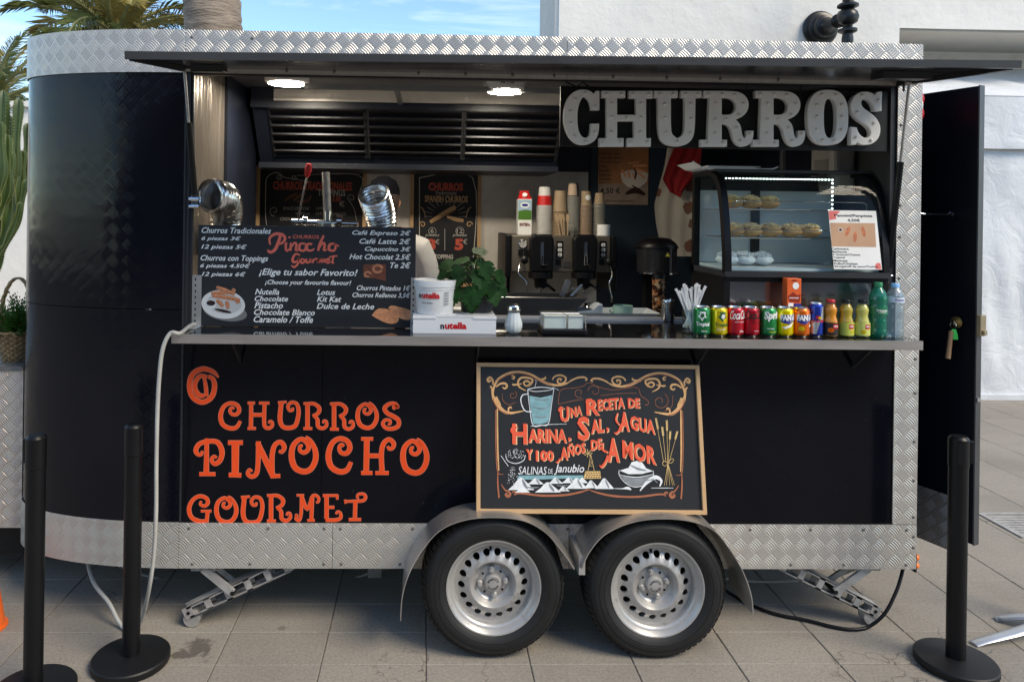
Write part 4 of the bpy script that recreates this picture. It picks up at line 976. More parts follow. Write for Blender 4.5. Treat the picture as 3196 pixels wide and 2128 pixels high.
def can(px, body, label, h=.115, r=.0331, Y=-.08, arts=(), z0=None, rim=None):
    p = P(px, 1046, Y); c = Vector((p.x, Y, ZC+.0008 if z0 is None else z0)); k = h/.115
    t = thing('drink_can', label, 'drink can', tuple(c), 'drink cans standing on the counter')
    mb = MB(); mb.lathe([(r*.80, .004*k), (r*.98, .010), (r, .014), (r, h-.016), (r*.96, h-.010), (r*.86, h-.0045)], c, 32); mb.build('can_body', body, t, smooth=50)
    mb = MB(); mb.lathe([(0, .004), (r*.66, .003), (r*.74, 0), (r*.80, .004)], c, 28); mb.lathe([(r*.86, h-.0045), (r*.875, h-.001), (r*.84, h), (r*.80, h-.004), (0, h-.004)], c, 28)
    mb.cbox(c+Vector((0, -.006, h-.0028)), .010, .018, .0012); mb.build('lid', LIDM, t, smooth=50)
    by = {}
    fn = wrap(c, r)
    for m, kind, args in arts:
        q = by.setdefault(m.name, (MB(), m))[0]; d = .0003+.00006*len(q.f)**.3
        if kind == 't': put_text(q, None, args[0], args[1], .0007, bold=args[2] if len(args) > 2 else .02, shear=args[3] if len(args) > 3 else 0, skew=args[4] if len(args) > 4 else 0, fn=fn)
        if kind == 'e': well(q, fn, *args)
        if kind == 'r': wrect(q, fn, *args)
        if kind == 'p': wblob(q, fn, *args)
    for q, m in by.values(): q.build('print', m, t)
    return t
GR = foil('green_can', 10, 125, 70); YE = foil('yellow_can', 235, 205, 30); RC = foil('red_can', 205, 25, 45); RC2 = foil('deep_red_can', 190, 12, 35); SPG = foil('sprite_green_can', 20, 140, 75); FY = foil('lemon_yellow_can', 245, 215, 10); FO = foil('orange_can', 240, 110, 20); RB = foil('blue_silver_can', 30, 60, 165)
DG = col('print_dark_green', 20, 90, 50, .4); NAV = col('print_navy', 25, 45, 130, .4); SIL = mat('print_silver', (.6, .62, .66), .3, .8)
def leafy(x, y, s): return [(x-.9*s, y), (x-.4*s, y+.5*s), (x-.5*s, y+s), (x+.1*s, y+.7*s), (x+.7*s, y+s), (x+.6*s, y+.2*s), (x+s, y-.3*s), (x+.2*s, y-.4*s), (x, y-s), (x-.4*s, y-.4*s)]
can(2190, GR, 'green tropical drink can beside the glass of straws', arts=[(WHT, 'p', (leafy(-.010, .078, .019),)), (DG, 'p', (leafy(-.010, .079, .011), .0008)), (WHT, 't', ('Tropical', (-.034, .036, .020, .056), .03)), (WHT, 't', ('DELTA', (-.013, .018, .010, .023), .02))])
can(2243, YE, 'yellow tropical drink can, second from the left in the can row', arts=[(DG, 'p', (leafy(.002, .076, .020),)), (WHT, 'p', (leafy(.004, .077, .010), .0008)), (DG, 't', ('Tropical', (-.026, .034, .030, .054), .03)), (WHT, 't', ('de Limon', (-.018, .024, .016, .034), .0, .3))])
can(2294, RC, 'bright red cola can with white script, left of the darker red can', arts=[(WHT, 't', ('CocaCola', (-.033, .066, .042, .102), .015, .35, .004)), (WHT, 't', ('SABOR ORIGINAL', (-.014, .056, .030, .060), .01)), (WHT, 'r', (.005, .018, .026, .020)), (WHT, 'r', (.005, .023, .020, .0245))])
can(2343, RC2, 'deep red cola can with black script, right of the brighter red can', arts=[(BLKP, 't', ('CocaCola', (-.033, .066, .042, .102), .02, .35, .004)), (BLKP, 't', ('ZERO AZUCAR', (-.012, .055, .028, .060), .015)), (WHT, 'r', (.0, .022, .020, .0235))])
can(2396, SPG, 'green lemon lime soda can with large white letters', arts=[(WHT, 't', ('Sprite', (-.028, .060, .052, .100), .05, .15, .004)), (WHT, 't', ('NATURAL', (-.016, .030, .012, .035), .02)), (YE, 'r', (-.008, .018, .020, .021))])
can(2448, FY, 'yellow lemon soda can between the green and orange soda cans', arts=[(NAV, 'p', ([(-.03, .058), (.0, .050), (.033, .064), (.034, .092), (-.03, .090)],)), (WHT, 't', ('FANTA', (-.030, .064, .042, .088), .06, 0, .002)), (WHT, 'p', ([(-.026, .038), (.0, .045), (.026, .060), (.01, .040), (-.012, .032)],))])
can(2499, FO, 'orange soda can with white letters, left of the slim blue can', arts=[(NAV, 'p', ([(-.03, .058), (.0, .050), (.033, .064), (.034, .092), (-.03, .090)],)), (WHT, 't', ('FANTA', (-.030, .064, .042, .088), .06, 0, .002)), (YE, 'e', (-.012, .034, .012, .009)), (WHT, 'e', (.026, .045, .006, .006, .0008))])
can(2546, RB, 'slim tall blue and silver energy drink can', h=.134, r=.0262, arts=[(SIL, 'p', ([(.004, .066), (.034, .066), (.034, .120), (.012, .120)],)), (SIL, 'p', ([(-.034, .012), (-.010, .012), (.004, .064), (-.034, .064)],)), (REDP, 't', ('Red Bull', (-.024, .058, .027, .070), .03)), (REDP, 'e', (-.004, .078, .010, .006, .0009)), (YE, 'e', (.002, .076, .006, .006, .0011))])

def bottle(name, cat, px, prof, matb, label, Y=-.08, cap=None, lab=None, liquid=None, group='glass and plastic bottles at the right end of the counter', n=28, dz=.0, dpx=1048):
    p = P(px, dpx, Y); c = Vector((p.x, Y, ZC+.001+dz)); t = thing(name, label, cat, tuple(c), group)
    mb = MB(); mb.lathe(prof, c, n); mb.build('bottle_body', matb, t, smooth=50)
    if liquid:
        lm, top = liquid; q = [(0, .004)]+[(max(r-.003, .002), max(z, .004)) for r, z in prof if z < top]; q += [(q[-1][0], top), (0, top)]
        mb = MB(); mb.lathe(q, c, n); mb.build('drink', lm, t, smooth=50)
    if cap:
        m, r, z0, z1 = cap; mb = MB(); mb.lathe([(r*.94, z0), (r, z0+.001), (r, z1-.002), (r*.92, z1), (0, z1)], c, 24); mb.build('cap', m, t, smooth=40)
    if lab:
        m, r, z0, z1, txts = lab; mb = MB(); mb.lathe([(r, z0), (r, z1)], c, 32); lo = mb.build('label_wrap', m, t, smooth=50)
        fn = wrap(c, r); by = {}
        for mm, kind, args in txts:
            q = by.setdefault(mm.name, (MB(), mm))[0]
            if kind == 't': put_text(q, None, args[0], args[1], .0008, bold=.03, fn=fn)
            elif kind == 'e': well(q, fn, *args)
            else: wrect(q, fn, *args)
        for q, mm in by.values(): q.build('print', mm, lo)
    return t
jp = [(0, .001), (.026, 0), (.029, .004), (.029, .060), (.0275, .066), (.023, .080), (.024, .092), (.0265, .104), (.026, .112), (.020, .124), (.0155, .130), (.0145, .140)]
jg = glassmat('juice_bottle_glass', (.90, .93, .85), 1.45)
AMB = col('apricot_juice', 225, 140, 40, .3); CLR = col('apple_juice', 190, 160, 60, .3); PIN = col('cloudy_pear_juice', 205, 195, 110, .3)
REDC = col('red_cap', 190, 30, 40, .3); LABK = col('black_fruit_label', 40, 28, 28, .5); LABG = col('green_fruit_label', 185, 190, 80, .5); LABY = col('pale_fruit_label', 200, 205, 110, .5)
for px, liq, capm, lb, lab, fr_ in ((2591, AMB, REDC, LABK, 'small bottle of orange juice with a red cap and a dark label', (FO, (-.012, .028, .012, .010))), (2640, CLR, BPL, LABG, 'small bottle of golden juice with a dark cap, between the orange and the pale juice', (YE, (.012, .022, .008, .007))), (2690, PIN, BPL, LABY, 'small bottle of pale cloudy juice beside the large green bottle', (YE, (-.01, .022, .010, .008)))):
    bottle('juice_bottle', 'juice bottle', px, jp, jg, lab, cap=(capm, .0165, .136, .147), liquid=(liq, .128), lab=(lb, .0294, .008, .058, [(REDC, 'r', (-.004, .034, .020, .052)), (WHT, 't', ('Libby', (-.002, .039, .018, .048))), (fr_[0], 'e', fr_[1])]))
gp = [(0, .006), (.018, .001), (.026, .0), (.031, .006), (.0325, .02)]+[(.0325-.0022*(k % 2), .03+.008*k) for k in range(6)]+[(.031, .085), (.0325, .09), (.0325, .125), (.031, .131), (.0325, .137), (.0325, .158), (.027, .180), (.016, .196), (.0135, .202), (.0135, .208)]
gg = glassmat('green_pet_plastic', (.10, .62, .48), 1.6, .03, .38, (.01, .34, .22)); wg = glassmat('clear_pet_plastic', (.78, .86, .90), 1.6, .04, .20, (.65, .72, .78))
bottle('water_bottle', 'water bottle', 2739, gp, gg, 'green plastic mineral water bottle between the juices and the clear water', cap=(col('green_cap', 15, 120, 75), .0155, .200, .218), lab=(col('green_label', 10, 110, 75, .4), .0333, .092, .124, [(WHT, 't', ('Primavera', (-.022, .104, .022, .113))), (WHT, 'r', (-.018, .099, .016, .1003))]), liquid=(glassmat('sparkling_water_green', (.30, .75, .60), 1.33), .165), n=30)
bottle('water_bottle', 'water bottle', 2792, gp, wg, 'clear plastic water bottle with a pale blue cap at the right end of the counter', cap=(col('pale_blue_cap', 120, 175, 225), .0155, .198, .214), lab=(col('clear_bottle_label', 200, 210, 222, .4), .0334, .140, .160, [(NAV, 't', ('Aguacana', (-.020, .145, .020, .155)))]), liquid=(glassmat('still_water', (.88, .94, .96), 1.33), .170), n=30)
# carton standing on the cans
c = P(2466, 957, -.03); c = Vector((c.x, -.04, ZC+.1165)); t = thing('juice_carton', 'small orange drink carton standing on top of the cans', 'carton', tuple(c))
OC = col('orange_carton', 225, 95, 40, .45); mb = MB(); mb.box(c.x-.029, -.062, c.z, c.x+.029, -.020, c.z+.112); mb.build('box', OC, t, bevel=.002)
fn = FR((c.x, -.0624, c.z)); mb = MB(); mb.ell(.006, .083, .013, .014, fn, .0004); put_text(mb, fn, 'NARANJA', (-.02, .030, .02, .037), .0004, .03); mb.box(c.x-.024, -.064, c.z, c.x-.004, -.0625, c.z+.014); mb.build('print', WHT, t)
mb = MB(); mb.blob([(-.026, .04), (-.005, .058), (.012, .045), (.026, .05), (.022, .016), (-.018, .018)], fn, .0003); mb.ell(.0, .104, .012, .004, fn, .0004); mb.build('picture', col('carton_brown', 150, 45, 25), t); mb = MB(); mb.box(c.x+.0, -.0645, c.z, c.x+.028, -.0628, c.z+.012); mb.build('strip', NAV, t)
# straws in a glass
c = P(2158, 1046, -.03); jc = Vector((c.x, -.03, ZC+.001)); t = thing('straw_jar', 'square clear glass jar holding paper wrapped straws', 'jar', tuple(jc))
mb = MB(); mb.lathe([(0, 0), (.034, 0), (.038, .004), (.038, .085), (.034, .093), (.037, .097), (.035, .097), (.032, .092), (.0355, .084), (.0355, .006), (0, .005)], jc, 24); mb.build('glass', GLASS, t, smooth=40)
STR = mat('straw_paper', (.72, .71, .69), .6, 0, .05, 60)
for i in range(18):
    a = i*2.4; b = Vector((math.cos(a)*.010*(i % 3), math.sin(a)*.012, .006+.001*i)); f = -.055+.105*(i/17); top = Vector((f*1.15+.006*math.sin(i*7), .012*math.sin(i*3.1), .185+.012*math.sin(i*5.3)-abs(f)*.25))
    mb = MB(); p0, p1 = jc+b+Vector((-f*.25, 0, 0)), jc+top; mb.tube([p0, p0.lerp(p1, .96), p1], [.0042, .0042, .0045], 6); mb.bar(p1, p1+(p1-p0).normalized()*.008, .011, .0015, (0, 1, 0))
    tag(mb.build('straw', STR, None, smooth=50), 'white paper wrapped straw, %s in the glass jar' % ('leftmost' if i == 0 else 'rightmost' if i == 17 else ordn(i).replace('the bottom', 'the left')), 'straw', 'paper wrapped straws in the glass jar')
# pizza-style nutella box, bucket, plant
def bb(x0, y0, x1, y1, Y): a, b = P(x0, y1, Y), P(x1, y0, Y); return a.x, a.z, b.x, b.z
bx = bb(1289, 990, 1547, 1040, -.08); t = thing('pastry_box', 'flat white cardboard box with a red brand name, carrying the bucket and the plant', 'box', ((bx[0]+bx[2])/2, 0, ZC))
zb1 = ZC+.069; mb = MB(); mb.box(bx[0], -.10, ZC+.0006, bx[2], .19, zb1-.003); mb.build('tray', mat('white_cardboard', (.72, .72, .73), .6, 0, .04, 5), t)
mb = MB(); mb.box(bx[0]-.001, -.102, zb1-.0045, bx[2]+.001, .192, zb1); mb.box(bx[0]-.002, -.1035, zb1-.012, bx[0]+.09, -.1005, zb1-.001); mb.box(bx[2]-.09, -.1035, zb1-.012, bx[2]+.002, -.1005, zb1-.001); mb.build('lid', MATS['white_cardboard'], t, bevel=.0015)
fr = FR((bx[0], -.1005, ZC)); xw = bx[2]-bx[0]; mb = MB(); put_text(mb, fr, 'n', (xw*.33, .018, xw*.375, .036), .0006, .045); mb.build('print', BLKP, t); mb = MB(); put_text(mb, fr, 'utella', (xw*.383, .018, xw*.645, .045), .0006, .045); mb.build('print', REDP, t)
c = P(1357, 993, -.01); bc = Vector((c.x, -.015, zb1+.0005)); t = thing('spread_bucket', 'white plastic bucket of chocolate spread standing on the left of the white box', 'bucket', tuple(bc))
mb = MB(); mb.lathe([(0, 0), (.070, 0), (.073, .004), (.076, .035), (.0765, .036), (.080, .098), (.083, .099), (.084, .112)], bc, 40); mb.build('bucket_body', WPL, t, smooth=40)
mb = MB(); mb.lathe([(.0845, .108), (.087, .110), (.0875, .130), (.0865, .135), (.082, .136), (.080, .132), (0, .132)], bc, 40); mb.build('lid', WPL, t, smooth=40)
fn = wrap(bc, .0795, -.12); mb = MB(); put_text(mb, None, 'n', (-.062, .066, -.048, .082), .0035, .045, fn=fn); put_text(mb, None, 'DESDE SIEMPRE', (-.045, .046, .0, .051), .0035, .03, fn=fn); mb.build('print', BLKP, t); mb = MB(); put_text(mb, None, 'utella', (-.045, .066, .027, .090), .0035, .045, fn=fn); mb.build('print', REDP, t)
mb = MB()
for k in range(5): wrect(mb, fn, .045, .042+.011*k, .066, .047+.011*k, .0035)
mb.build('print', col('print_grey', 150, 150, 152), t)
c = P(1488, 993, .04); pc = Vector((c.x, .05, zb1+.0005)); t = thing('potted_plant', 'leafy green monstera in a charcoal pot on the right of the white box', 'potted plant', tuple(pc))
mb = MB(); mb.lathe([(0, 0), (.060, 0), (.064, .003), (.074, .095), (.071, .096), (.068, .085), (0, .085)], pc, 36); mb.build('pot', mat('charcoal_pot', (.03, .03, .032), .6, 0, .15, 12), t, smooth=40)
mb = MB(); mb.lathe([(.068, .086), (0, .090)], pc, 20); mb.build('soil', MATS['potting_soil'], t)
MON = mat('monstera_leaf', (.015, .058, .012), .6, 0, .45, 26, ior=1.25); MST = mat('monstera_stem', (.05, .13, .03), .4)
def monstera(base, tip, size, roll, tiltv):
    mb = MB(); mb.cur = 1; mid = base.lerp(tip, .55)+Vector((0, 0, .035)); mb.tube(spline([base, mid, tip], 6), .0022, 5); mb.cur = 0
    out = (tip-base); out.z *= .2; out.normalize(); d = (out*math.cos(tiltv)-Vector((0, 0, 1))*math.sin(tiltv)).normalized(); s = d.cross(Vector((0, 0, 1))).normalized(); s = (s*math.cos(roll)+d.cross(s)*math.sin(roll)).normalized(); nn = s.cross(d)
    half = [(0, -.10), (.28, -.20), (.50, -.02), (.56, .16), (.34, .17), (.57, .26), (.58, .42), (.34, .36), (.54, .54), (.50, .66), (.28, .55), (.40, .78), (.22, .72), (.20, .92), (0, 1.06)]
    for sg in (-1, 1):
        mid_ = mb.vs([tip+d*(y*size)-nn*size*.18*y*y for _, y in half]); q = mb.vs([tip+s*(sg*x*size)+d*(y*size)+nn*size*(.16*x-.30*x*x-.18*y*y) for x, y in half])
        for i in range(len(half)-1): mb.face((mid_+i, q+i, q+i+1, mid_+i+1) if sg > 0 else (mid_+i+1, q+i+1, q+i, mid_+i))
    mb.build('leaf', [MON, MST], t, smooth=40)
random.seed(11)
def pp(x, y, Y): return P(x, y, Y)
for x, y, Y, s_, r_, tl in ((1495, 790, .08, .075, .3, .3), (1455, 810, .04, .085, -.3, .5), (1405, 842, .02, .08, -.4, .6), (1385, 850, .0, .06, -.2, .9), (1440, 850, -.03, .085, .1, .9), (1500, 850, -.04, .095, -.1, 1.0), (1545, 860, .0, .08, .3, .8), (1560, 870, .05, .08, .4, .9), (1420, 905, -.03, .085, -.3, 1.2), (1475, 905, -.06, .10, .05, 1.15), (1535, 905, -.03, .085, .3, 1.1), (1450, 870, .08, .08, -.1, .5), (1520, 830, .10, .08, .2, .4), (1470, 820, .13, .08, .1, .3), (1430, 880, .0, .07, -.5, 1.0), (1565, 895, .02, .06, .4, 1.1), (1500, 880, -.06, .08, .2, 1.2), (1410, 860, .10, .07, -.3, .8)):
    monstera(pc+Vector((random.uniform(-.02, .02), random.uniform(-.02, .02), .088)), pp(x, y, Y), s_*.78, r_, tl)
    monstera(pc+Vector((random.uniform(-.03, .03), random.uniform(-.03, .03), .088)), pp(x+random.uniform(-22, 22), y+random.uniform(-26, 30), Y+random.uniform(-.02, .05)), s_*.68, r_+random.uniform(-.3, .3), tl+random.uniform(-.1, .4))
# sugar shaker, napkin dispenser
c = P(1603, 1044, -.08); sc = Vector((c.x, -.08, ZC+.0008)); t = thing('sugar_shaker', 'fluted glass sugar shaker with a metal screw lid, full of white sugar', 'sugar shaker', tuple(sc))
def fluted(prof, amp, n, c_, m_name, mm):
    mb = MB(); ks = []
    for r_, z in prof: ks.append(mb.vs([c_+Vector((math.cos(2*math.pi*j/n)*(r_*(1+amp*math.cos(j*math.pi*.5))), math.sin(2*math.pi*j/n)*(r_*(1+amp*math.cos(j*math.pi*.5))), z)) for j in range(n)]))
    for a, b in zip(ks, ks[1:]):
        for j in range(n): mb.face((a+j, a+(j+1) % n, b+(j+1) % n, b+j))
    return mb.build(m_name, mm, t, smooth=60)
pf = [(.0, 0), (.022, 0), (.030, .005), (.035, .02), (.036, .035), (.031, .055), (.024, .078), (.0225, .092)]
fluted([(r_, z) for r_, z in pf], .04, 48, sc, 'glass', GLASS); fluted([(max(0, r_-.003), z+.003) for r_, z in pf[:-1]]+[(.0, .085)], .04, 48, sc, 'sugar', mat('white_sugar', (.8, .8, .8), .8, bump=.2, bs=300))
mb = MB(); mb.lathe([(.0255, .090), (.026, .096), (.0255, .098), (.026, .104), (.0245, .110), (.020, .115), (0, .117)], sc, 28); mb.build('lid', CHROME, t, smooth=35)
nx0, nz0, nx1, nz1 = bb(1694, 980, 1822, 1043, -.08); t = thing('napkin_holder', 'black and clear holder full of folded white paper napkins', 'napkin holder', ((nx0+nx1)/2, -.04, ZC))
xm = nx0+(nx1-nx0)*.58
mb = MB(); mb.box(nx0-.006, -.115, ZC+.0008, nx1+.006, .03, ZC+.024); mb.build('base', BPL, t, bevel=.005)
mb = MB()
for a, b in ((nx0+.004, xm-.003), (xm+.003, nx1-.004)):
    for k in range(9): mb.box(a+.001*(k % 2), -.095+.0123*k, ZC+.0245, b-.001*((k+1) % 2), -.095+.0123*k+.0118, ZC+.073+.001*math.sin(k*3))
mb.build('napkins', WPA, t, kind='stuff')
mb = MB(); mb.box(nx0-.002, -.106, ZC+.0245, nx1+.002, -.102, ZC+.080); mb.build('clear_wall', GLASS, t); mb = MB(); mb.box(nx0-.002, .022, ZC+.0245, nx1+.002, .026, ZC+.080); mb.build('clear_wall', GLASS, t)
mb = MB(); mb.box(xm-.002, -.108, ZC+.01, xm+.002, -.1065, ZC+.080); mb.box(nx0-.004, -.107, ZC+.0785, nx1+.004, -.100, ZC+.0815); mb.box(nx0-.005, -.106, ZC+.024, nx0-.002, -.1, ZC+.08); mb.box(nx1+.002, -.106, ZC+.024, nx1+.005, -.1, ZC+.08); mb.build('frame', CHROME, t)

# ================================================================ behind the counter
WZ = 1.0855
def box_thing(name, label, cat, bx, Y, D, m, bev=.003, mode='box'):
    t = thing(name, label, cat, ((bx[0]+bx[2])/2, Y+D/2, bx[1])); mb = MB(); mb.box(bx[0], Y, bx[1], bx[2], Y+D, bx[3]); mb.build('body', m, t, bevel=bev); return t
# grey bin with utensils
t = thing('steel_bin', 'dark grey steel container behind the sugar shaker, holding spatulas', 'container', (.4, .55, 1.0)); q = bb(1535, 930, 1800, 1060, .5)
mb = MB(); fr = FR((0, .5, 0)); a = P(1520, 1048, .5); b = P(1765, 1048, .5); c_ = P(1836, 931, .5); d_ = P(1500, 927, .5)
poly = [(a.x, ZC-.02), (b.x, ZC-.02), (c_.x, c_.z), (d_.x, d_.z)]; mb.prism(poly, fr, 0, .004); mb.prism(poly, FR((0, .72, 0)), 0, .004)
k = mb.vs([(d_.x, .50, d_.z), (d_.x, .72, d_.z), (a.x, .72, ZC-.02), (a.x, .5, ZC-.02), (c_.x, .5, c_.z), (c_.x, .72, c_.z), (b.x, .72, ZC-.02), (b.x, .5, ZC-.02)]); mb.face((k, k+1, k+2, k+3)); mb.face((k+7, k+6, k+5, k+4)); mb.face((k+2, k+6, k+7, k+3))
mb.build('body', mat('dark_grey_steel', (.055, .05, .047), .4, .3), t)
mb = MB(); mb.tube([(d_.x, .498, d_.z), (c_.x, .498, c_.z)], .0035, 6); mb.build('rim', STEEL, t)
mb = MB(); mb.box(-.2, .45, .9, 1.15, .78, ZC-.021); mb.build('prep_table', STEEL, T)
def utensil(x0, y0, x1, y1, Y, wd, m, lab, nm='spatula', cat='spatula'):
    a, b = P(x0, y0, Y), P(x1, y1, Y); d = (b-a).normalized(); s = Vector((-d.z, 0, d.x)); mb = MB(); mb.cur = 0
    f = FR(a, s*-1, d); L = (b-a).length; o = thing(nm, lab, cat, tuple(a)); mb.prism([(-wd*.35, 0), (wd*.35, 0), (wd*.5, L*.8), (wd*.35, L*.97), (-.0, L), (-wd*.35, L*.97), (-wd*.5, L*.8)], f, -.004, .004); mb.build('blade', m, o, bevel=.001)
    mb = MB(); mb.tube([a, a-d*.08], .006, 8); mb.build('handle', BPL, o); return o
utensil(1752, 925, 1775, 873, .55, .032, STEEL, 'wide steel scoop leaning in the dark grey container', 'scoop', 'scoop')
utensil(1782, 925, 1818, 888, .56, .014, CHROME, 'narrow steel tongs leaning in the dark grey container', 'tongs', 'tongs')
utensil(1766, 928, 1792, 898, .60, .012, CHROME, 'thin steel whisk handle between the scoop and the tongs', 'whisk', 'whisk')
# coffee machine
q = bb(1596, 738, 1906, 848, 1.05); cx0, czl, cx1, czh = q; MZ = P(1750, 992, 1.05).z
CBR = mat('taupe_machine_panel', (.17, .145, .12), .35, .5, .08, 5)
t = thing('coffee_machine', 'large two group espresso machine in black and taupe against the rear wall', 'coffee machine', ((cx0+cx1)/2, 1.2, WZ))
mb = MB(); mb.box(cx0, 1.05, czl, cx1, 1.50, czh); mb.build('body', CBR, t, bevel=.006)
mb = MB(); mb.box(cx0-.035, 1.04, czl-.03, cx0-.002, 1.5, czh+.004); mb.build('side_panel', BPL, t, bevel=.008); mb = MB(); mb.box(cx1+.002, 1.04, czl-.10, cx1+.035, 1.5, czh+.002); mb.build('side_panel', BPL, t, bevel=.008); mb = MB(); mb.box(cx0, 1.30, WZ, cx0+.02, 1.5, czl-.001); mb.build('back_leg', BPL, t)
mb = MB(); mb.box(cx0+.02, 1.38, WZ+.03, cx1, 1.40, czl-.001); mb.build('splash_panel', mat('machine_back_steel', (.72, .66, .58), .35, .2, .1, 2), t)
mb = MB(); mb.box(cx0-.03, 1.02, WZ, cx1+.03, 1.5, WZ+.035); mb.build('drip_tray', STEEL, t)
for gx, tag_ in ((1692, 0), (1828, 1)):
    g = bb(gx-40, 733, gx+40, 868, .98); mb = MB(); xm_ = (g[0]+g[2])/2; w2 = (g[2]-g[0])/2
    fr = FR((xm_, .98, 0)); mb.prism([(-w2*.9, g[1]+.03), (w2*.9, g[1]+.03), (w2*.95, g[3]-.03), (w2*.8, g[3]), (-w2*.8, g[3]), (-w2*.95, g[3]-.03)], fr, -.07, 0); hb = mb.build('group_head', BPL, t, bevel=.012, seg=3)
    mb = MB(); mb.lathe([(w2*.95, 0), (w2*1.0, .004), (w2*.98, .035), (0, .04)], (xm_, 1.03, g[1]-.004), 28); mb.lathe([(w2*.5, -.05), (w2*.55, -.004), (0, -.003)], (xm_, 1.03, g[1]-.004), 20); mb.build('collar', BPL, hb, smooth=40)
    s = bb(gx-5, 755, gx+6, 828, .975); mb = MB(); mb.prism([(s[0]-xm_, s[1]), (s[2]-xm_, s[1]), (s[2]-xm_, s[3]-.005), (0.001, s[3]), (s[0]-xm_, s[3]-.005)], FR((xm_, .979, 0)), 0, .006); mb.build('lever_slot', CHROME, hb)
    mb = MB(); mb.tube([(xm_, .972, s[1]+.05), (xm_, .965, s[1]+.005), (xm_+.012, .955, s[1])], .005, 8); mb.lathe([(0, -.012), (.011, -.006), (.011, .006), (0, .012)], (xm_+.018, .95, s[1]), 12, (1, 0, 0)); mb.build('lever', BPL, hb, smooth=50)
    mb = MB(); zc_ = g[1]-.055; mb.lathe([(.030, .05), (.033, .03), (.032, .01), (.024, -.004), (.008, -.012), (.008, -.03), (0, -.03)], (xm_, 1.03, zc_), 24); mb.tube([(xm_+.03, 1.02, zc_+.02), (xm_+.06, .93, zc_-.005)], .009, 8); mb.build('portafilter', CHROME, t, smooth=40)
for ba, bbq in ((1736, 1757), (1871, 1892)):
    g = bb(ba, 753, bbq, 805, 1.048); mb = MB(); mb.box(g[0], 1.044, g[1], g[2], 1.0495, g[3]); pn = mb.build('button_panel', BPL, t)
    for k in range(3):
        z = g[3]-.012-k*.027; mb = MB(); mb.box(g[0]+.008, 1.040, z-.018, g[2]-.006, 1.0437, z); mb.build('button', WPL, pn, bevel=.002)
        mb = MB(); mb.ell((g[0]+g[2])/2+.001, z-.009, .004, .003, FR((0, 1.0396, 0)), 0); mb.build('symbol', BPL, pn)
    mb = MB(); g2 = bb(ba-1, 809, ba+14, 827, 1.048); mb.box(g2[0], 1.040, g2[1], g2[2], 1.0495, g2[3]); mb.build('switch', BPL, t, bevel=.001)
for a_ in (1617, 1635): g2 = bb(a_, 779, a_+15, 797, 1.048); mb = MB(); mb.box(g2[0], 1.040, g2[1], g2[2], 1.0495, g2[3]); mb.build('switch', BPL, t, bevel=.001)
g2 = bb(1757, 816, 1780, 833, 1.048); mb = MB(); mb.box(g2[0], 1.045, g2[1], g2[2], 1.0495, g2[3]); mb.build('badge', mat('grey_badge', (.10, .09, .09), .3, .5), t)
c = P(1632, 762, 1.048); mb = MB(); mb.lathe([(.024, 0), (.024, .008), (.020, .010)], c, 28, (0, -1, 0)); pg = mb.build('pressure_gauge', CHROME, t, smooth=30); mb = MB(); mb.lathe([(.0205, .007), (0, .0075)], c, 28, (0, -1, 0)); mb.build('dial', col('gauge_face', 170, 168, 165), pg); mb = MB(); mb.bar(c+Vector((0, -.009, -.003)), c+Vector((0, -.009, .015)), .002, .001, (0, 1, 0)); mb.build('needle', BPL, pg)
for x, y, dx in ((1637, 812, -.02), (1903, 818, .01)):
    c = P(x, y, .98); mb = MB(); mb.lathe([(0, -.016), (.012, -.014), (.021, -.006), (.021, .006), (.012, .014), (0, .016)], c, 16, (0, -1, 0)); mb.cyl(c, c+Vector((-.0, .07, 0)), .007, n=8); mb.build('steam_knob', BPL, t, smooth=40)
    mb = MB(); mb.tube(spline([c+Vector((dx, .03, -.02)), c+Vector((dx*1.5, .0, -.07)), c+Vector((dx+(.03 if dx < 0 else -.015), -.01, -.12)), c+Vector((dx+(.032 if dx < 0 else 0), -.01, -.19)), c+Vector((dx+(.03 if dx < 0 else 0), -.01, -.215))], 5), .005, 8); mb.build('steam_wand', CHROME, t, smooth=50)
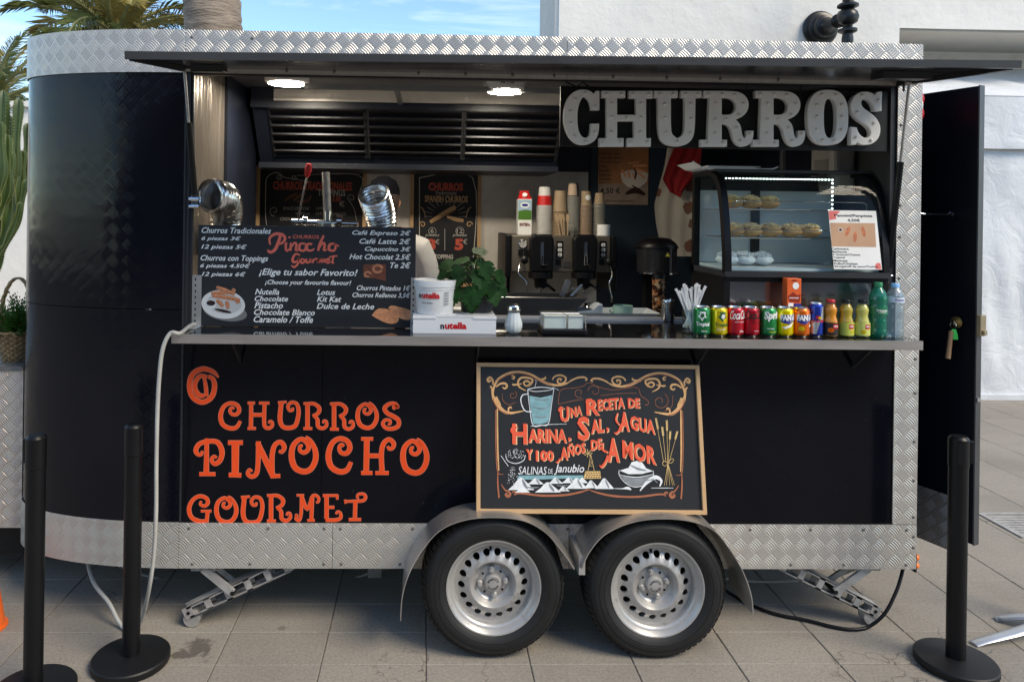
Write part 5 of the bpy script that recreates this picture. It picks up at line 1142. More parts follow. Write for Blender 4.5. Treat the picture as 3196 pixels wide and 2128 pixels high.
# cup stacks on the machine
KR = mat('kraft_paper_cup', (.33, .235, .15), .7, 0, .06, 20); CW = mat('white_paper_cup', (.62, .60, .58), .6, 0, .05); CB = mat('black_paper_cup', (.02, .02, .022), .4); CRD = col('red_paper_band', 190, 20, 25, .5); CGR = mat('grey_green_cup', (.28, .29, .27), .6, 0, .1); CPK = mat('beige_print_cup', (.42, .30, .22), .6, 0, .1)
def cupmesh(r0, r1, h, m1, m2, nm='paper_cup'):
    mb = MB(); mb.lathe([(r1-.001, .0025), (r1+.0032, .0), (r1+.0032, .0034), (r1-.002, .0042)], (0, 0, 0), 24); mb.cur = 1; mb.lathe([(r1-.002, .0042), (r0, h), (r0-.003, h), (r0-.004, h-.006), (0, h-.006)], (0, 0, 0), 24)
    return mb.build(nm, [m1, m2], None, smooth=35)
zt0 = czh+.001
for x, wpx, ytop, yr, nst, rimm, bodm, lab in ((1698, 47, 584, 645, 24, CW, CW, 'white paper cup, %s in the leftmost stack'), (1747, 47, 596, 661, 17, KR, KR, 'brown kraft paper cup, %s in the second stack'),
        (1788, 40, 571, 613, 30, CGR, CPK, 'speckled grey paper cup, %s in the tallest stack'), (1827, 39, 597, 642, 24, CPK, KR, 'light brown paper cup, %s in the fourth stack'), (1869, 36, 603, 638, 20, CGR, KR, 'grey rimmed paper cup, %s in the rightmost stack')):
    p = P(x, 733, 1.16); top = P(x, ytop, 1.16).z; zr = P(x, yr, 1.16).z; r1 = wpx/2/555; pitch = (zr-zt0)/nst; hc = top-zr; o = cupmesh(r1*.72, r1, hc, rimm, bodm)
    for k in range(nst+1):
        q_ = o if k == 0 else o.copy()
        if k: COL.objects.link(q_)
        q_.location = (p.x+.0012*math.sin(k*1.7), 1.16+.001*math.cos(k*2.3), zt0+k*pitch); q_.rotation_euler = (0, 0, k*.7)
        tag(q_, lab % (ordn(k) if k < nst else 'topmost'), 'paper cup', 'nested paper cups on the coffee machine')
    if x == 1698:
        mb = MB(); mb.lathe([(r1*1.01, .008), (r1*.86, hc*.55)], (p.x, 1.16, zr), 24); ob = mb.build('band', CRD, None, smooth=50); ob.parent = q_; ob.matrix_parent_inverse = Matrix.Identity(4)
        ob.data.transform(Matrix.Translation((-p.x, -1.16, -zr))); q_['label'] = 'white paper cup with a red band, topmost of the leftmost stack'
    if x == 1788: q_.data = q_.data.copy(); q_.data.materials[0] = CB; q_.data.materials[1] = CB; q_['label'] = 'black paper cup, topmost of the tallest stack'
    if x == 1827:
        mb = MB(); fnw = wrap(Vector((0, 0, 0)), r1*.90); well(mb, fnw, 0, hc*.55, .015, .016, .002); ob = mb.build('logo', WHT, None); ob.parent = q_; q_.rotation_euler = (0, 0, .2); q_['label'] = 'brown paper cup with a round white logo, topmost of the fourth stack'
    if x == 1747: q_['label'] = 'plain kraft cup, topmost of the second stack'
    if x == 1869: q_['label'] = 'plain kraft cup, topmost of the rightmost stack'
WOD = mat('wooden_cutlery', (.40, .28, .17), .7, 0, .15, 12)
for i, (x, y, a_) in enumerate(((1738, 655, -.1), (1752, 660, .0), (1760, 668, .12), (1746, 662, -.05))):
    p = P(x, y, 1.06); mb = MB(); f = FR((p.x+.02, 1.06, czh+.002), (math.cos(a_), 0, -math.sin(a_)), (math.sin(a_)-.12, 0, 1)); mb.prism([(-.004, 0), (.004, 0), (.004, .07), (.010, .09), (.008, .115), (0, .12), (-.008, .115), (-.010, .09), (-.004, .07)], f, i*.003, i*.003+.002)
    tag(mb.build('wooden_fork', WOD, None), 'pale wooden fork before the kraft cup stack, ' + ('leftmost', 'second from the left', 'second from the right', 'rightmost')[(0, 2, 3, 1)[i]], 'fork', 'wooden forks in front of the cup stacks')
mb = MB(); p = P(1885, 732, 1.08); mb.lathe([(.012, 0), (.036, .001), (.036, .062), (.012, .063), (.012, 0)], (p.x, 1.09, czh+.001), 28); tag(mb.build('paper_roll', WPA, None, smooth=40, bevel=.001), 'white paper roll at the right end of the coffee machine top', 'paper roll')
q = bb(1616, 622, 1660, 733, 1.12); t = thing('milk_carton', 'tall milk carton with a red gable top on the coffee machine', 'milk carton', ((q[0]+q[2])/2, 1.16, zt0)); xm_ = (q[0]+q[2])/2; hw = (q[2]-q[0])/2
mb = MB(); mb.box(q[0], 1.12, zt0, q[2], 1.12+2*hw, q[3]); mb.build('body', WPL, t)
mb = MB(); k = mb.vs([(q[0], 1.12, q[3]), (q[2], 1.12, q[3]), (q[2], 1.12+2*hw, q[3]), (q[0], 1.12+2*hw, q[3]), (q[0]+.014, 1.12+hw, q[3]+.035), (q[2]-.014, 1.12+hw, q[3]+.035)]); mb.face((k, k+1, k+5, k+4)); mb.face((k+2, k+3, k+4, k+5)); mb.face((k+1, k+2, k+5)); mb.face((k+3, k, k+4)); mb.box(q[0]+.012, 1.12+hw-.002, q[3]+.034, q[2]-.012, 1.12+hw+.002, q[3]+.048); mb.build('gable', CRD, t)
mb = MB(); mb.lathe([(.014, 0), (.014, .012), (0, .012)], (xm_, 1.12+hw*.5, q[3]+.018), 14, (0, -1, .8)); mb.build('cap', WPL, t)
f = FR((q[0], 1.1194, zt0)); H_ = q[3]-zt0; w2 = 2*hw; mb = MB(); mb.blob([(.001, H_*.42), (w2-.001, H_*.42), (w2-.001, H_*.68), (w2*.5, H_*.70), (.001, H_*.66)], f, 0); mb.build('picture', col('green_field_print', 70, 115, 45), t); mb = MB(); mb.blob([(.001, H_*.665), (w2-.001, H_*.685), (w2-.001, H_*.98), (.001, H_*.98)], f, .0); mb.build('picture', col('pale_sky_print', 150, 175, 195), t)
mb = MB(); mb.ell(w2*.5, H_*.83, w2*.34, H_*.08, f, .0004); put_text(mb, f, 'LECHE', (w2*.25, H_*.36, w2*.75, H_*.39), .0004, .02); mb.build('print', WHT, t); mb = MB(); put_text(mb, f, 'ENTERA', (w2*.12, H_*.24, w2*.90, H_*.33), .0005, .05); mb.build('print', col('dark_red_print', 110, 25, 30), t); mb = MB(); put_text(mb, f, 'puleva', (w2*.25, H_*.81, w2*.75, H_*.85), .0008, .03) if 0 else mb.ell(w2*.5, H_*.83, w2*.25, H_*.04, f, .0008); mb.build('print', NAV, t)
# juicer with a tumbler, shaker, mug, tray
c = P(2053, 905, .95); c = Vector((c.x, .98, 1.02)); t = thing('drink_machine', 'black domed drink machine with a chrome band against the petrol blue wall', 'drink machine', tuple(c)); ztop = P(2053, 741, .98).z; zband = P(2053, 775, .98).z; zb_ = P(2053, 850, .98).z
mb = MB(); mb.lathe([(.115, 0), (.12, .01), (.12, .04), (0, .045)], c, 32); mb.box(c.x-.05, c.y+.02, c.z+.04, c.x+.05, c.y+.10, zb_); mb.build('base', BPL, t, smooth=35)
mb = MB(); mb.lathe([(0, zb_), (.10, zb_), (.105, zb_+.004), (.107, zband), ], (c.x, c.y, 0), 36); mb.build('drum', mat('smoked_drum', (.04, .04, .045), .12, .5), t, smooth=35)
mb = MB(); mb.lathe([(.112, zband), (.113, zband+.01), (.10, zband+.03), (.07, ztop-.006), (.03, ztop), (0, ztop)], (c.x, c.y, 0), 36); mb.build('dome', BPL, t, smooth=50)
mb = MB(); mb.lathe([(.1055, zb_-.006), (.110, zb_-.004), (.110, zb_+.003), (.106, zb_+.004)], (c.x, c.y, 0), 36); mb.cyl((c.x-.0, c.y-.12, zb_-.02), (c.x, c.y-.09, zb_-.02), .02); mb.build('band', CHROME, t, smooth=35)
mb = MB(); wp = P(2084, 795, c.y-.106); mb.prism([(-.012, 0), (.012, 0), (0, .022)], FR((wp.x, c.y-.1075, wp.z-.01)), -.001, .0005); mb.build('warning_sign', col('warning_yellow', 200, 190, 90), t)
g = bb(2030, 868, 2080, 1000, .80); gc = Vector(((g[0]+g[2])/2, .80, g[1])); t = thing('drink_tumbler', 'tall patterned tumbler with an orange and brown drink in front of the drink machine', 'tumbler', tuple(gc)); hh = g[3]-g[1]
mb = MB(); mb.lathe([(0, 0), (.027, 0), (.034, hh)], gc, 24); TUM = bpy.data.materials.new('patterned_tumbler'); tt = NT(TUM); tt.l(tt.mix(tt.ramp(tt.noise(34, 4, tt.geo(), .6, 1.2), .45, .55), lin((45, 22, 15)), tt.mix(tt.ramp(tt.noise(22, 4, tt.geo()), .4, .6), lin((190, 110, 60)), lin((160, 140, 110)))), tt.b.inputs['Base Color']); tt.b.inputs['Roughness'].default_value = .25; mb.build('glass', TUM, t, smooth=40)
mb = MB(); mb.lathe([(.0345, hh-.002), (.036, hh), (.034, hh+.02), (.02, hh+.03), (0, hh+.03)], gc, 24); mb.build('lid', BPL, t, smooth=40)
g = bb(2062, 948, 2108, 1022, .30); gc = Vector(((g[0]+g[2])/2, .30, ZC+.0008)); t = thing('steel_shaker', 'short brushed steel shaker standing on the counter near the straws', 'shaker', tuple(gc)); mb = MB(); mb.lathe([(0, 0), (.026, 0), (.028, .003), (.028, .080)], gc, 28); mb.build('body', STEEL, t, smooth=35); mb = MB(); mb.lathe([(.030, .078), (.031, .080), (.031, .097), (.029, .100), (0, .101)], gc, 28); mb.build('lid', CHROME, t, smooth=35)
tb = bb(1795, 985, 2050, 1010, .50); mb = MB(); tz_ = ZC-.012; mb.box(tb[0], .46, tz_-.006, tb[2]-.03, .64, tz_); k = mb.vs([(tb[0]-.02, .44, tz_+.028), (tb[2], .44, tz_+.028), (tb[2], .66, tz_+.028), (tb[0]-.02, .66, tz_+.028), (tb[0], .46, tz_), (tb[2]-.03, .46, tz_), (tb[2]-.03, .64, tz_), (tb[0], .64, tz_)])
for i in range(4): mb.face((k+i, k+(i+1) % 4, k+4+(i+1) % 4, k+4+i))
tag(mb.build('serving_tray', mat('pale_plastic_tray', (.45, .48, .49), .35), None), 'long pale plastic tray holding the mint mug', 'tray')
g = bb(1918, 955, 1978, 1000, .53); gc = Vector(((g[0]+g[2])/2, .55, tz_+.0008)); hh = g[3]-gc.z; t = thing('coffee_mug', 'mint green mug standing on the pale tray', 'mug', tuple(gc)); MINT = col('mint_glaze', 135, 170, 158, .3); mb = MB(); r_ = (g[2]-g[0])/2; mb.lathe([(0, 0), (r_*.9, 0), (r_, .005), (r_, hh), (r_-.003, hh), (r_-.003, .005), (0, .005)], gc, 30); mb.build('cup', MINT, t, smooth=40); mb = MB(); mb.tube([gc+Vector((-r_-.018*math.sin(math.pi*i/8), 0, hh*.2+hh*.62*i/8)) for i in range(9)], .004, 8); mb.build('handle', MINT, t, smooth=50)
g = bb(1800, 950, 1880, 995, .50); t = thing('scoop_bin', 'white scoop shaped bin at the left end of the pale tray', 'bin', ((g[0]+g[2])/2, .55, tz_)); W_ = g[2]-g[0]; H_ = g[3]-tz_
mb = MB(); mb.prism([(0, 0), (W_, 0), (W_, H_), (W_*.82, H_*.95), (W_*.6, H_*.55), (0, H_*.42)], FR((g[0], .49, tz_+.001)), -.10, 0); mb.build('bin', mat('pale_grey_plastic', (.42, .45, .47), .4), t, bevel=.003)
c = P(1842, 962, .62); mb = MB(); mb.lathe([(0, 0), (.030, 0), (.030, .012), (.024, .016), (.024, .03), (0, .032)], (c.x, .66, P(1842, 965, .66).z), 24); mb.cyl((c.x, .66, ZC-.03), (c.x, .66, P(1842, 965, .66).z), .03); mb.build('tamper', CHROME, t, smooth=35)
# ducts
DUC = mat('crinkled_aluminium_foil', (.74, .74, .74), .20, 1, .1, 20, bump=.25, bs=120, bd=.004)
def duct(pts, r, label):
    q = spline(pts, 20); mb = MB(); n = len(q); rr = [r*(1+.05*math.cos(i*2*math.pi/5)+random.uniform(-.008, .008)) for i in range(n)]
    mb.tube(q, rr, 28, caps=False); mb.tube(q, [x*.955 for x in rr], 28, caps=False); t_ = (q[-1]-q[-2]).normalized()
    o = mb.build('flexible_duct', DUC, None, smooth=50); return tag(o, label, 'duct', 'flexible aluminium ducts')
def q3(x, y, Y): v = P(x, y, Y); return (v.x, v.y, v.z)
duct([q3(700, 800, .30), q3(703, 700, .30), q3(708, 655, .25), q3(700, 622, .17), q3(676, 612, .10), q3(655, 612, .065)], .066, 'crinkled silver flexible duct curling towards the left side of the hatch')
duct([q3(1200, 800, .22), q3(1193, 720, .21), q3(1186, 670, .19), q3(1174, 632, .15), q3(1166, 605, .115)], .064, 'crinkled silver flexible duct rising in front of the person')
# churro press behind the menu board
t = thing('churro_press', 'hand churro press with a red lever knob and threaded rod behind the menu board', 'churro press', (P(1000, 700, .4).x, .4, ZC-.1))
a, b = Vector(q3(960, 540, .35)), Vector(q3(928, 690, .40)); mb = MB(); mb.cyl(b, a, .005, n=8); mb.build('lever', STEEL, t, smooth=40); d = (a-b).normalized(); mb = MB(); mb.lathe([(.008, -.01), (.012, 0), (.0155, .02), (.0155, .042), (.010, .052), (0, .054)], a-d*.01, 16, d); mb.build('knob', RED, t, smooth=50)
mb = MB(); a, b = Vector(q3(1022, 660, .4)), Vector(q3(1017, 537, .4)); n = 90; mb.tube([a.lerp(b, i/n) for i in range(n+1)], [.0175+(.0018 if i % 3 == 0 else -.001) for i in range(n+1)], 18); mb.build('threaded_rod', GALV, t)
mb = MB(); a = Vector(q3(1022, 690, .4)); mb.cyl(a, a+Vector((0, 0, .045)), .021, n=20); mb.cyl(a+Vector((-.16, 0, -.005)), a+Vector((.14, 0, -.012)), .014, n=16); mb.lathe([(.014, -.012), (.034, -.01), (.034, .012), (.014, .014)], a+Vector((.055, 0, -.002)), 24, (1, 0, 0)); mb.lathe([(.014, -.008), (.022, -.008), (.022, .008), (.014, .008)], a+Vector((-.10, 0, -.002)), 20, (1, 0, 0)); mb.build('clamp', CHROME, t, smooth=40)
mb = MB(); mb.cyl(a+Vector((0, 0, -.30)), a+Vector((0, 0, -.01)), .05, n=24); mb.build('barrel', STEEL, t, smooth=40)
# ================================================================ display case
DX0, DX1 = P(2283, 840, -.01).x, P(2778, 845, -.01).x; GZ0 = P(2500, 848, -.01).z; GZ1 = P(2500, 540, .12).z
t = thing('display_case', 'curved glass display case with black ends and a light strip on the counter', 'display case', ((DX0+DX1)/2, .15, ZC))
prof = [(.38, GZ1), (.18, GZ1), (.14, GZ1-.004), (.10, GZ1-.018), (.068, GZ1-.045), (.045, GZ1-.085), (.025, GZ1-.15), (.008, GZ1-.23), (-.008, GZ1-.33), (-.013, GZ0)]
pf2 = [(y, z) for y, z in cat3(prof, 4)]
for x0, x1 in ((DX0-.026, DX0), (DX1-.028, DX1-.002)):
    mb = MB(); inn = [(y+.035 if y < .3 else y, z-.012) for y, z in pf2]
    for i in range(len(pf2)-1):
        a, b, c_, d_ = pf2[i], pf2[i+1], inn[i+1], inn[i]
        k = mb.vs([(x, y, z) for x in (x0, x1) for y, z in (a, b, c_, d_)]); 
        for q in ((0, 1, 2, 3), (7, 6, 5, 4), (0, 4, 5, 1), (3, 2, 6, 7)): mb.face([k+j for j in q])
    mb.box(x0, .35, ZC+.22, x1, .38, GZ1-.012); mb.build('end_frame', BPL, t, smooth=40)
mb = MB(); k0 = mb.vs([(DX0+.001, y, z) for y, z in pf2]+[(DX1-.03, y, z) for y, z in pf2]); n = len(pf2)
for i in range(n-1): mb.face((k0+i, k0+n+i, k0+n+i+1, k0+i+1))
CGL = glassmat('case_glass', (.84, .93, .94), 1.22, .02); mb.build('curved_glass', CGL, t, smooth=60)
mb = MB(); q = [(y, z) for y, z in pf2 if y < .36]+[(.35, GZ0)]; k = mb.vs([(DX0-.012, y, z) for y, z in q]); mb.face(range(k, k+len(q))); mb.build('side_glass', CGL, t)
mb = MB(); mb.box(DX0-.026, -.018, GZ0-.024, DX1, .38, GZ0-.001); mb.build('sill', CHAR, t)
mb = MB(); mb.box(DX0-.026, .0, GZ0-.045, DX1, .38, GZ0-.0245); mb.build('plinth_band', BPL, t)
BST = mat('base_polished_steel', (.40, .40, .41), .16, .95, .08, 3, rvar=.08, bump=.05, bs=8)
mb = MB(); mb.box(DX0, .035, ZC+.006, DX1-.03, .05, GZ0-.045); mb.box(DX0, .05, ZC+.006, DX0+.01, .38, GZ0-.045); mb.build('front_panel', BST, t)
mb = MB(); mb.box(DX0-.026, .0, ZC+.001, DX0-.001, .38, GZ0-.046); mb.build('corner_post', BPL, t); mb = MB(); mb.box(DX1-.029, .0, ZC+.001, DX1, .38, GZ0-.046); mb.build('corner_post', BPL, t)
SLM = MB()
f = FR((DX0, .0348, ZC))
for row, z in ((0, .098), (1, .068), (2, .035)):
    for i in range(22):
        x = .045+i*.0185+row*.006
        if not (.13 < x < .155) and x < .48 and not (row == 2 and x < .33): SLM.ribbon([(x, z+.010, .006), (x+.010, z-.004, .006)], f, .001)
SLM.build('vent_slots', BPL, t, kind='stuff')
mb = MB(); mb.box(DX0, .02, GZ0, DX1-.03, .37, GZ0+.012); mb.build('floor_tray', mat('case_white_floor', (.6, .64, .66), .3), t)
DOO = mat('translucent_case_door', (.68, .76, .80), .25, 0, .05); xm_ = DX0+(DX1-DX0)*.40
mb = MB(); mb.box(DX0+.005, .372, GZ0+.014, xm_-.02, .376, GZ1-.07); mb.build('sliding_door', DOO, t); mb = MB(); mb.box(xm_+.018, .366, GZ0+.014, DX1-.035, .370, GZ1-.07); mb.build('sliding_door', DOO, t)
mb = MB(); mb.box(xm_-.02, .36, GZ0+.012, xm_+.018, .378, GZ1-.07); mb.box(DX0, .36, GZ1-.07, DX1-.03, .38, GZ1-.004); mb.build('rear_frame', CHAR, t)
mb = MB(); mb.box(DX0-.026, .12, GZ1+.001, DX1-.0, .385, GZ1+.012); mb.build('top_panel', mat('dark_top_panel', (.05, .05, .055), .2, .3), t, bevel=.003)
LED = mat('white_led', (.75, .93, 1.0), .3, 0, 0, emit=12.0); mb = MB()
for i in range(32): x = DX0+.02+i*(DX1-DX0-.20)/31; mb.box(x, .110, GZ1-.030, x+.0036, .113, GZ1-.0264)
for i in range(9): z = GZ1-.045-i*.018; mb.box(DX0+.02+(DX1-DX0-.20), .11, z, DX0+.0245+(DX1-DX0-.20), .113, z+.0045)
mb.build('led_strip', LED, t, kind='stuff'); mb = MB(); mb.box(DX0+.01, .1135, GZ1-.034, DX0+.03+(DX1-DX0-.2), .118, GZ1-.021); mb.build('led_holder', BPL, t)
for z in (P(2400, 655, .15).z, P(2400, 742, .15).z):
    mb = MB()
    for y in (.06, .345): mb.tube([(DX0+.01, y, z), (DX1-.04, y, z)], .0022, 6)
    for i in range(40): x = DX0+.02+i*(DX1-DX0-.07)/39; mb.cyl((x, .06, z), (x, .345, z), .0011, n=4, caps=False)
    mb.tube([(DX0+.03, .058, z), (DX0+.035, .058, z+.028), (DX0+.05, .058, z+.034), (DX1-.08, .058, z+.034), (DX1-.062, .058, z+.028), (DX1-.06, .058, z)], .0022, 6); mb.build('wire_shelf', CHROME, t, smooth=50)
BUN = mat('golden_bread', (.50, .27, .09), .6, 0, .3, 20, bump=.3, bs=60); TOP_ = mat('grated_topping', (.72, .55, .32), .8, 0, .4, 60); TOPW = mat('white_filling', (.70, .72, .74), .7, 0, .15, 40)
def sandwich(x, y, z, L, lab, tm=None, wp=False):
    o = thing('stuffed_bread', lab, 'sandwich', (x, y, z), 'filled breads in the display case'); mb = MB(); n = 14
    ks = []
    for i in range(9):
        u = i/8; rr = math.sin(math.pi*(.06+.88*u))**.5; ks.append(mb.vs([(x-L/2+L*u, y+math.cos(2*math.pi*j/n)*.055*rr, z+.024+math.sin(2*math.pi*j/n)*.023*rr) for j in range(n)]))
    for a, b in zip(ks, ks[1:]):
        for j in range(n): mb.face((a+j, b+j, b+(j+1) % n, a+(j+1) % n))
    mb.face([ks[0]+j for j in range(n)]); mb.face([ks[-1]+j for j in range(n)][::-1]); mb.build('bread', BUN if not wp else TOPW, o, smooth=60); mb = MB()
    for i in range(240):
        u, v = random.uniform(-1, 1), random.uniform(-1, 1)
        if u*u+v*v > 1: continue
        p = Vector((x+u*L*.42, y+v*.04, z+.036+.012*(1-u*u-v*v))); a = random.uniform(0, 6.28); mb.cbox(p+Vector((0, 0, random.uniform(0, .010))), .018, .0035, .0035, Matrix.Rotation(a, 3, 'Z') @ Matrix.Rotation(random.uniform(-.7, .7), 3, 'Y'))
    mb.build('topping', tm or TOP_, o)
za, zb2 = P(2400, 655, .15).z+.003, P(2400, 742, .15).z+.003
for px, lab in ((2285, 'bread roll with grated topping, left of the three on the upper case shelf'), (2345, 'bread roll with grated topping, middle of the three on the upper case shelf'), (2400, 'bread roll with grated topping, right of the three on the upper case shelf')): sandwich(P(px, 650, .15).x, .16, za, .085, lab)
for px, lab in ((2290, 'bread roll first from the left on the middle case shelf'), (2345, 'bread roll second from the left on the middle case shelf'), (2408, 'bread roll third from the left on the middle case shelf'), (2470, 'bread roll fourth from the left on the middle case shelf'), (2530, 'dark bread roll at the right end of the middle case shelf behind the price note')): sandwich(P(px, 738, .15).x, .16, zb2, .088, lab)
for px, lab in ((2272, 'white topped roll on the case floor, far left'), (2325, 'white topped roll on the case floor, middle'), (2380, 'white topped roll on the case floor, right of the other two')): sandwich(P(px, 830, .15).x, .16, GZ0+.013, .085, lab, TOPW, True)
# price note taped on the glass
W_ = .128; a = P(2583, 657, .0); b_ = P(2601, 840, -.02); top = Vector((a.x, -.0+.004, a.z)); bot = Vector((b_.x, -.022, b_.z)); tr = P(2740, 657, .0); f = FR(bot, (1, 0, .0), (top-bot)); Wd = P(2751, 840, -.02).x-bot.x; Ht = (top-bot).length
f = FR(bot+Vector((0, -.002, 0)), (1, 0, 0), (a.x-bot.x, .02, a.z-bot.z))
t = thing('price_note', 'white paper note with a food photo taped to the right of the display case glass', 'note', tuple(bot))
mb = MB(); mb.prism([(0, 0), (Wd, 0), (Wd, Ht), (0, Ht)], f, 0, .0005); mb.build('paper', WPA, t)
pxn = PX((1430, 457), (1882, 460), (1475, 1010), (1930, 1007), Wd, Ht)
def B(mb, s, x0, y0, x1, y1, **k): put_text(mb, f, s, pxn.bx(x0, y0, x1, y1), .0009, **k)
mb = MB(); B(mb, 'Pannini/Panpizza', 1485, 492, 1848, 526, bold=.03); B(mb, '4,50€', 1608, 535, 1730, 568, bold=.03)
for i, (s, w_) in enumerate((('Carbonara', 1618), ('Barbacoa', 1600), ('4 Quesos/Cheese', 1725), ('Vegetal', 1580), ('Mexicana', 1605), ('Pollo/Chicken', 1700), ('Stroganoff de pavo/Turkey', 1895))): B(mb, s, 1455+i*4, 808+i*27.5, w_, 829+i*27.5, bold=.02)
mb.build('lettering', BLKP, t)
mb = MB(); mb.blob([pxn(*q) for q in ((1445, 575), (1868, 575), (1878, 798), (1458, 798))], f, .0008); pic = mb.build('picture', col('wooden_board_print', 190, 150, 120, .5, var=.1), t)
mb = MB()
for x, y, r_ in ((1610, 655, -.5), (1680, 705, -.15), (1760, 655, .12)): q = pxn(x, y); mb.ell(q[0], q[1], .0075, .022, f, .0012, rot=r_)
mb.build('print', col('bread_print', 190, 110, 75, .5, var=.4, vs=120), pic); mb = MB(); q = pxn(1542, 640); mb.ell(q[0], q[1], .0085, .0075, f, .0011); mb.build('print', WHT, pic); mb = MB(); mb.ell(q[0], q[1], .0065, .0058, f, .0013); mb.build('print', col('dip_print', 60, 35, 35), pic)
mb = MB(); mb.blob([pxn(*q) for q in ((1432, 462), (1545, 464), (1520, 490), (1500, 500), (1505, 540), (1470, 545), (1440, 552))], f, .0007); mb.blob([pxn(*q) for q in ((1880, 945), (1915, 945), (1925, 1003), (1870, 1003), (1865, 965))], f, .0007); mb.build('print', col('coral_print', 230, 120, 115), t)
# paper trays on top of the case
tz2 = GZ1+.0135; x0_, x1_ = P(2165, 530, .2).x, P(2415, 530, .2).x
mb = MB(); fz = [(x0_-.02, tz2+.028), (x0_+.02, tz2+.004), (x0_+.05, tz2), (x1_-.03, tz2), (x1_, tz2+.01)]
for (xa, za_), (xb, zb_2) in zip(fz, fz[1:]): mb.quad((xa, .16, za_), (xb, .16, zb_2), (xb, .36, zb_2), (xa, .36, za_)); mb.quad((xa, .16, za_-.004 if xa > x0_+.01 else za_), (xb, .16, zb_2-.0), (xb, .158, zb_2+.006), (xa, .158, za_+.006))
tag(mb.build('paper_tray', WPA, None), 'white paper tray lying on top of the display case', 'paper tray'); mb = MB(); mb.box(x0_+.05, .20, tz2+.009, x1_-.08, .34, tz2+.013); mb.box(x0_+.06, .195, tz2+.0135, x1_-.06, .33, tz2+.0165); tag(mb.build('paper_sheet', WPA, None), 'white paper liner lying in the tray on the display case', 'paper')
# ================================================================ signs
CH = col('sign_charcoal', 38, 40, 43, .38, vs=3)
MCOR = col('coral_lettering', 235, 110, 90, .5)
# --- illuminated letter sign
sy = .012; bl, tr_ = P(1747, 462, sy), P(2771, 283, sy)
t = thing('letter_sign', 'black sign board with large white marquee letters spelling churros under the hatch', 'sign', ((bl.x+tr_.x)/2, sy, bl.z))
zT = P(2260, 278, sy).z; zB = P(2260, 465, sy).z
mb = MB(); mb.box(bl.x, sy, zB, .897, sy+.012, zT); mb.box(.900, sy+.001, zB+.001, 1.262, sy+.013, zT); mb.box(1.265, sy, zB, tr_.x, sy+.012, zT-.001); mb.build('board', BPM, t)
fs = FR((0, sy-.001, 0))
def z4(x, y): p = P(1700+x*.5096, 80+y*.5096, sy-.016); return p.x, p.z
LT = dict(
 C=[(332,402),(332,522),(278,522),(274,495),(262,456),(240,440),(222,452),(203,500),(196,565),(202,640),(222,682),(245,690),(266,680),(274,645),(276,602),(330,602),(330,645),(318,692),(285,725),(235,737),(185,727),(145,690),(118,630),(110,565),(118,490),(145,430),(190,398),(235,392),(275,402),(296,420),(306,402)],
 H=[(342,402),(490,402),(490,447),(440,447),(440,548),(552,548),(552,450),(510,450),(510,402),(657,402),(657,450),(617,450),(617,690),(646,690),(646,745),(498,745),(498,690),(540,690),(540,590),(440,590),(440,690),(480,690),(480,745),(328,745),(328,690),(372,690),(372,447),(342,447)],
 U=[(663,402),(810,402),(810,447),(768,447),(768,630),(775,670),(805,690),(840,672),(850,630),(850,447),(826,447),(826,402),(955,402),(955,447),(918,447),(915,640),(900,700),(860,735),(805,745),(740,735),(700,700),(688,640),(686,447),(663,447)],
 R=[(965,402),(1130,402),(1190,410),(1230,440),(1245,485),(1235,530),(1205,562),(1165,580),(1190,605),(1198,640),(1203,675),(1215,690),(1225,680),(1228,645),(1272,645),(1270,695),(1250,732),(1210,748),(1170,735),(1144,695),(1132,640),(1115,612),(1078,606),(1078,700),(1110,700),(1110,745),(948,745),(948,700),(990,700),(1000,447),(965,447)],
 S=[(2055,407),(2052,528),(2008,528),(1995,485),(1965,455),(1938,455),(1925,478),(1940,508),(1990,540),(2030,580),(2048,630),(2038,690),(2000,728),(1950,738),(1915,730),(1902,720),(1893,735),(1860,735),(1862,622),(1900,625),(1912,662),(1940,688),(1965,690),(1982,672),(1982,645),(1958,615),(1900,580),(1868,535),(1860,490),(1872,445),(1910,412),(1955,405),(1995,415),(2008,427),(2022,407)])
RH = [(1078,447),(1120,447),(1152,462),(1166,497),(1152,535),(1120,548),(1078,548)]
def supell(x0, y0, x1, y1, n=40, e=2.6):
    cx, cy, rx, ry = (x0+x1)/2, (y0+y1)/2, (x1-x0)/2, (y1-y0)/2; o = []
    for i in range(n):
        a = 2*math.pi*i/n; c_, s_ = math.cos(a), math.sin(a); o.append((cx+rx*math.copysign(abs(c_)**(2/e), c_), cy+ry*math.copysign(abs(s_)**(2/e), s_)))
    return o
MQW = mat('white_marquee_plastic', (.80, .79, .78), .42, 0, .06, 5); MQB = mat('white_bulb', (.72, .70, .68), .2, 0, .02)
def rounded(pl):
    for _ in range(2):
        o = []; n = len(pl)
        for i in range(n):
            a, b, c = pl[i-1], pl[i], pl[(i+1) % n]; u = (b[0]-a[0], b[1]-a[1]); v = (c[0]-b[0], c[1]-b[1]); an = abs(math.atan2(u[0]*v[1]-u[1]*v[0], u[0]*v[0]+u[1]*v[1]))
            if an < R(58) and an > R(3): o += [(b[0]-u[0]*.25, b[1]-u[1]*.25), (b[0]+v[0]*.25, b[1]+v[1]*.25)]
            else: o.append(b)
        pl = o
    return pl
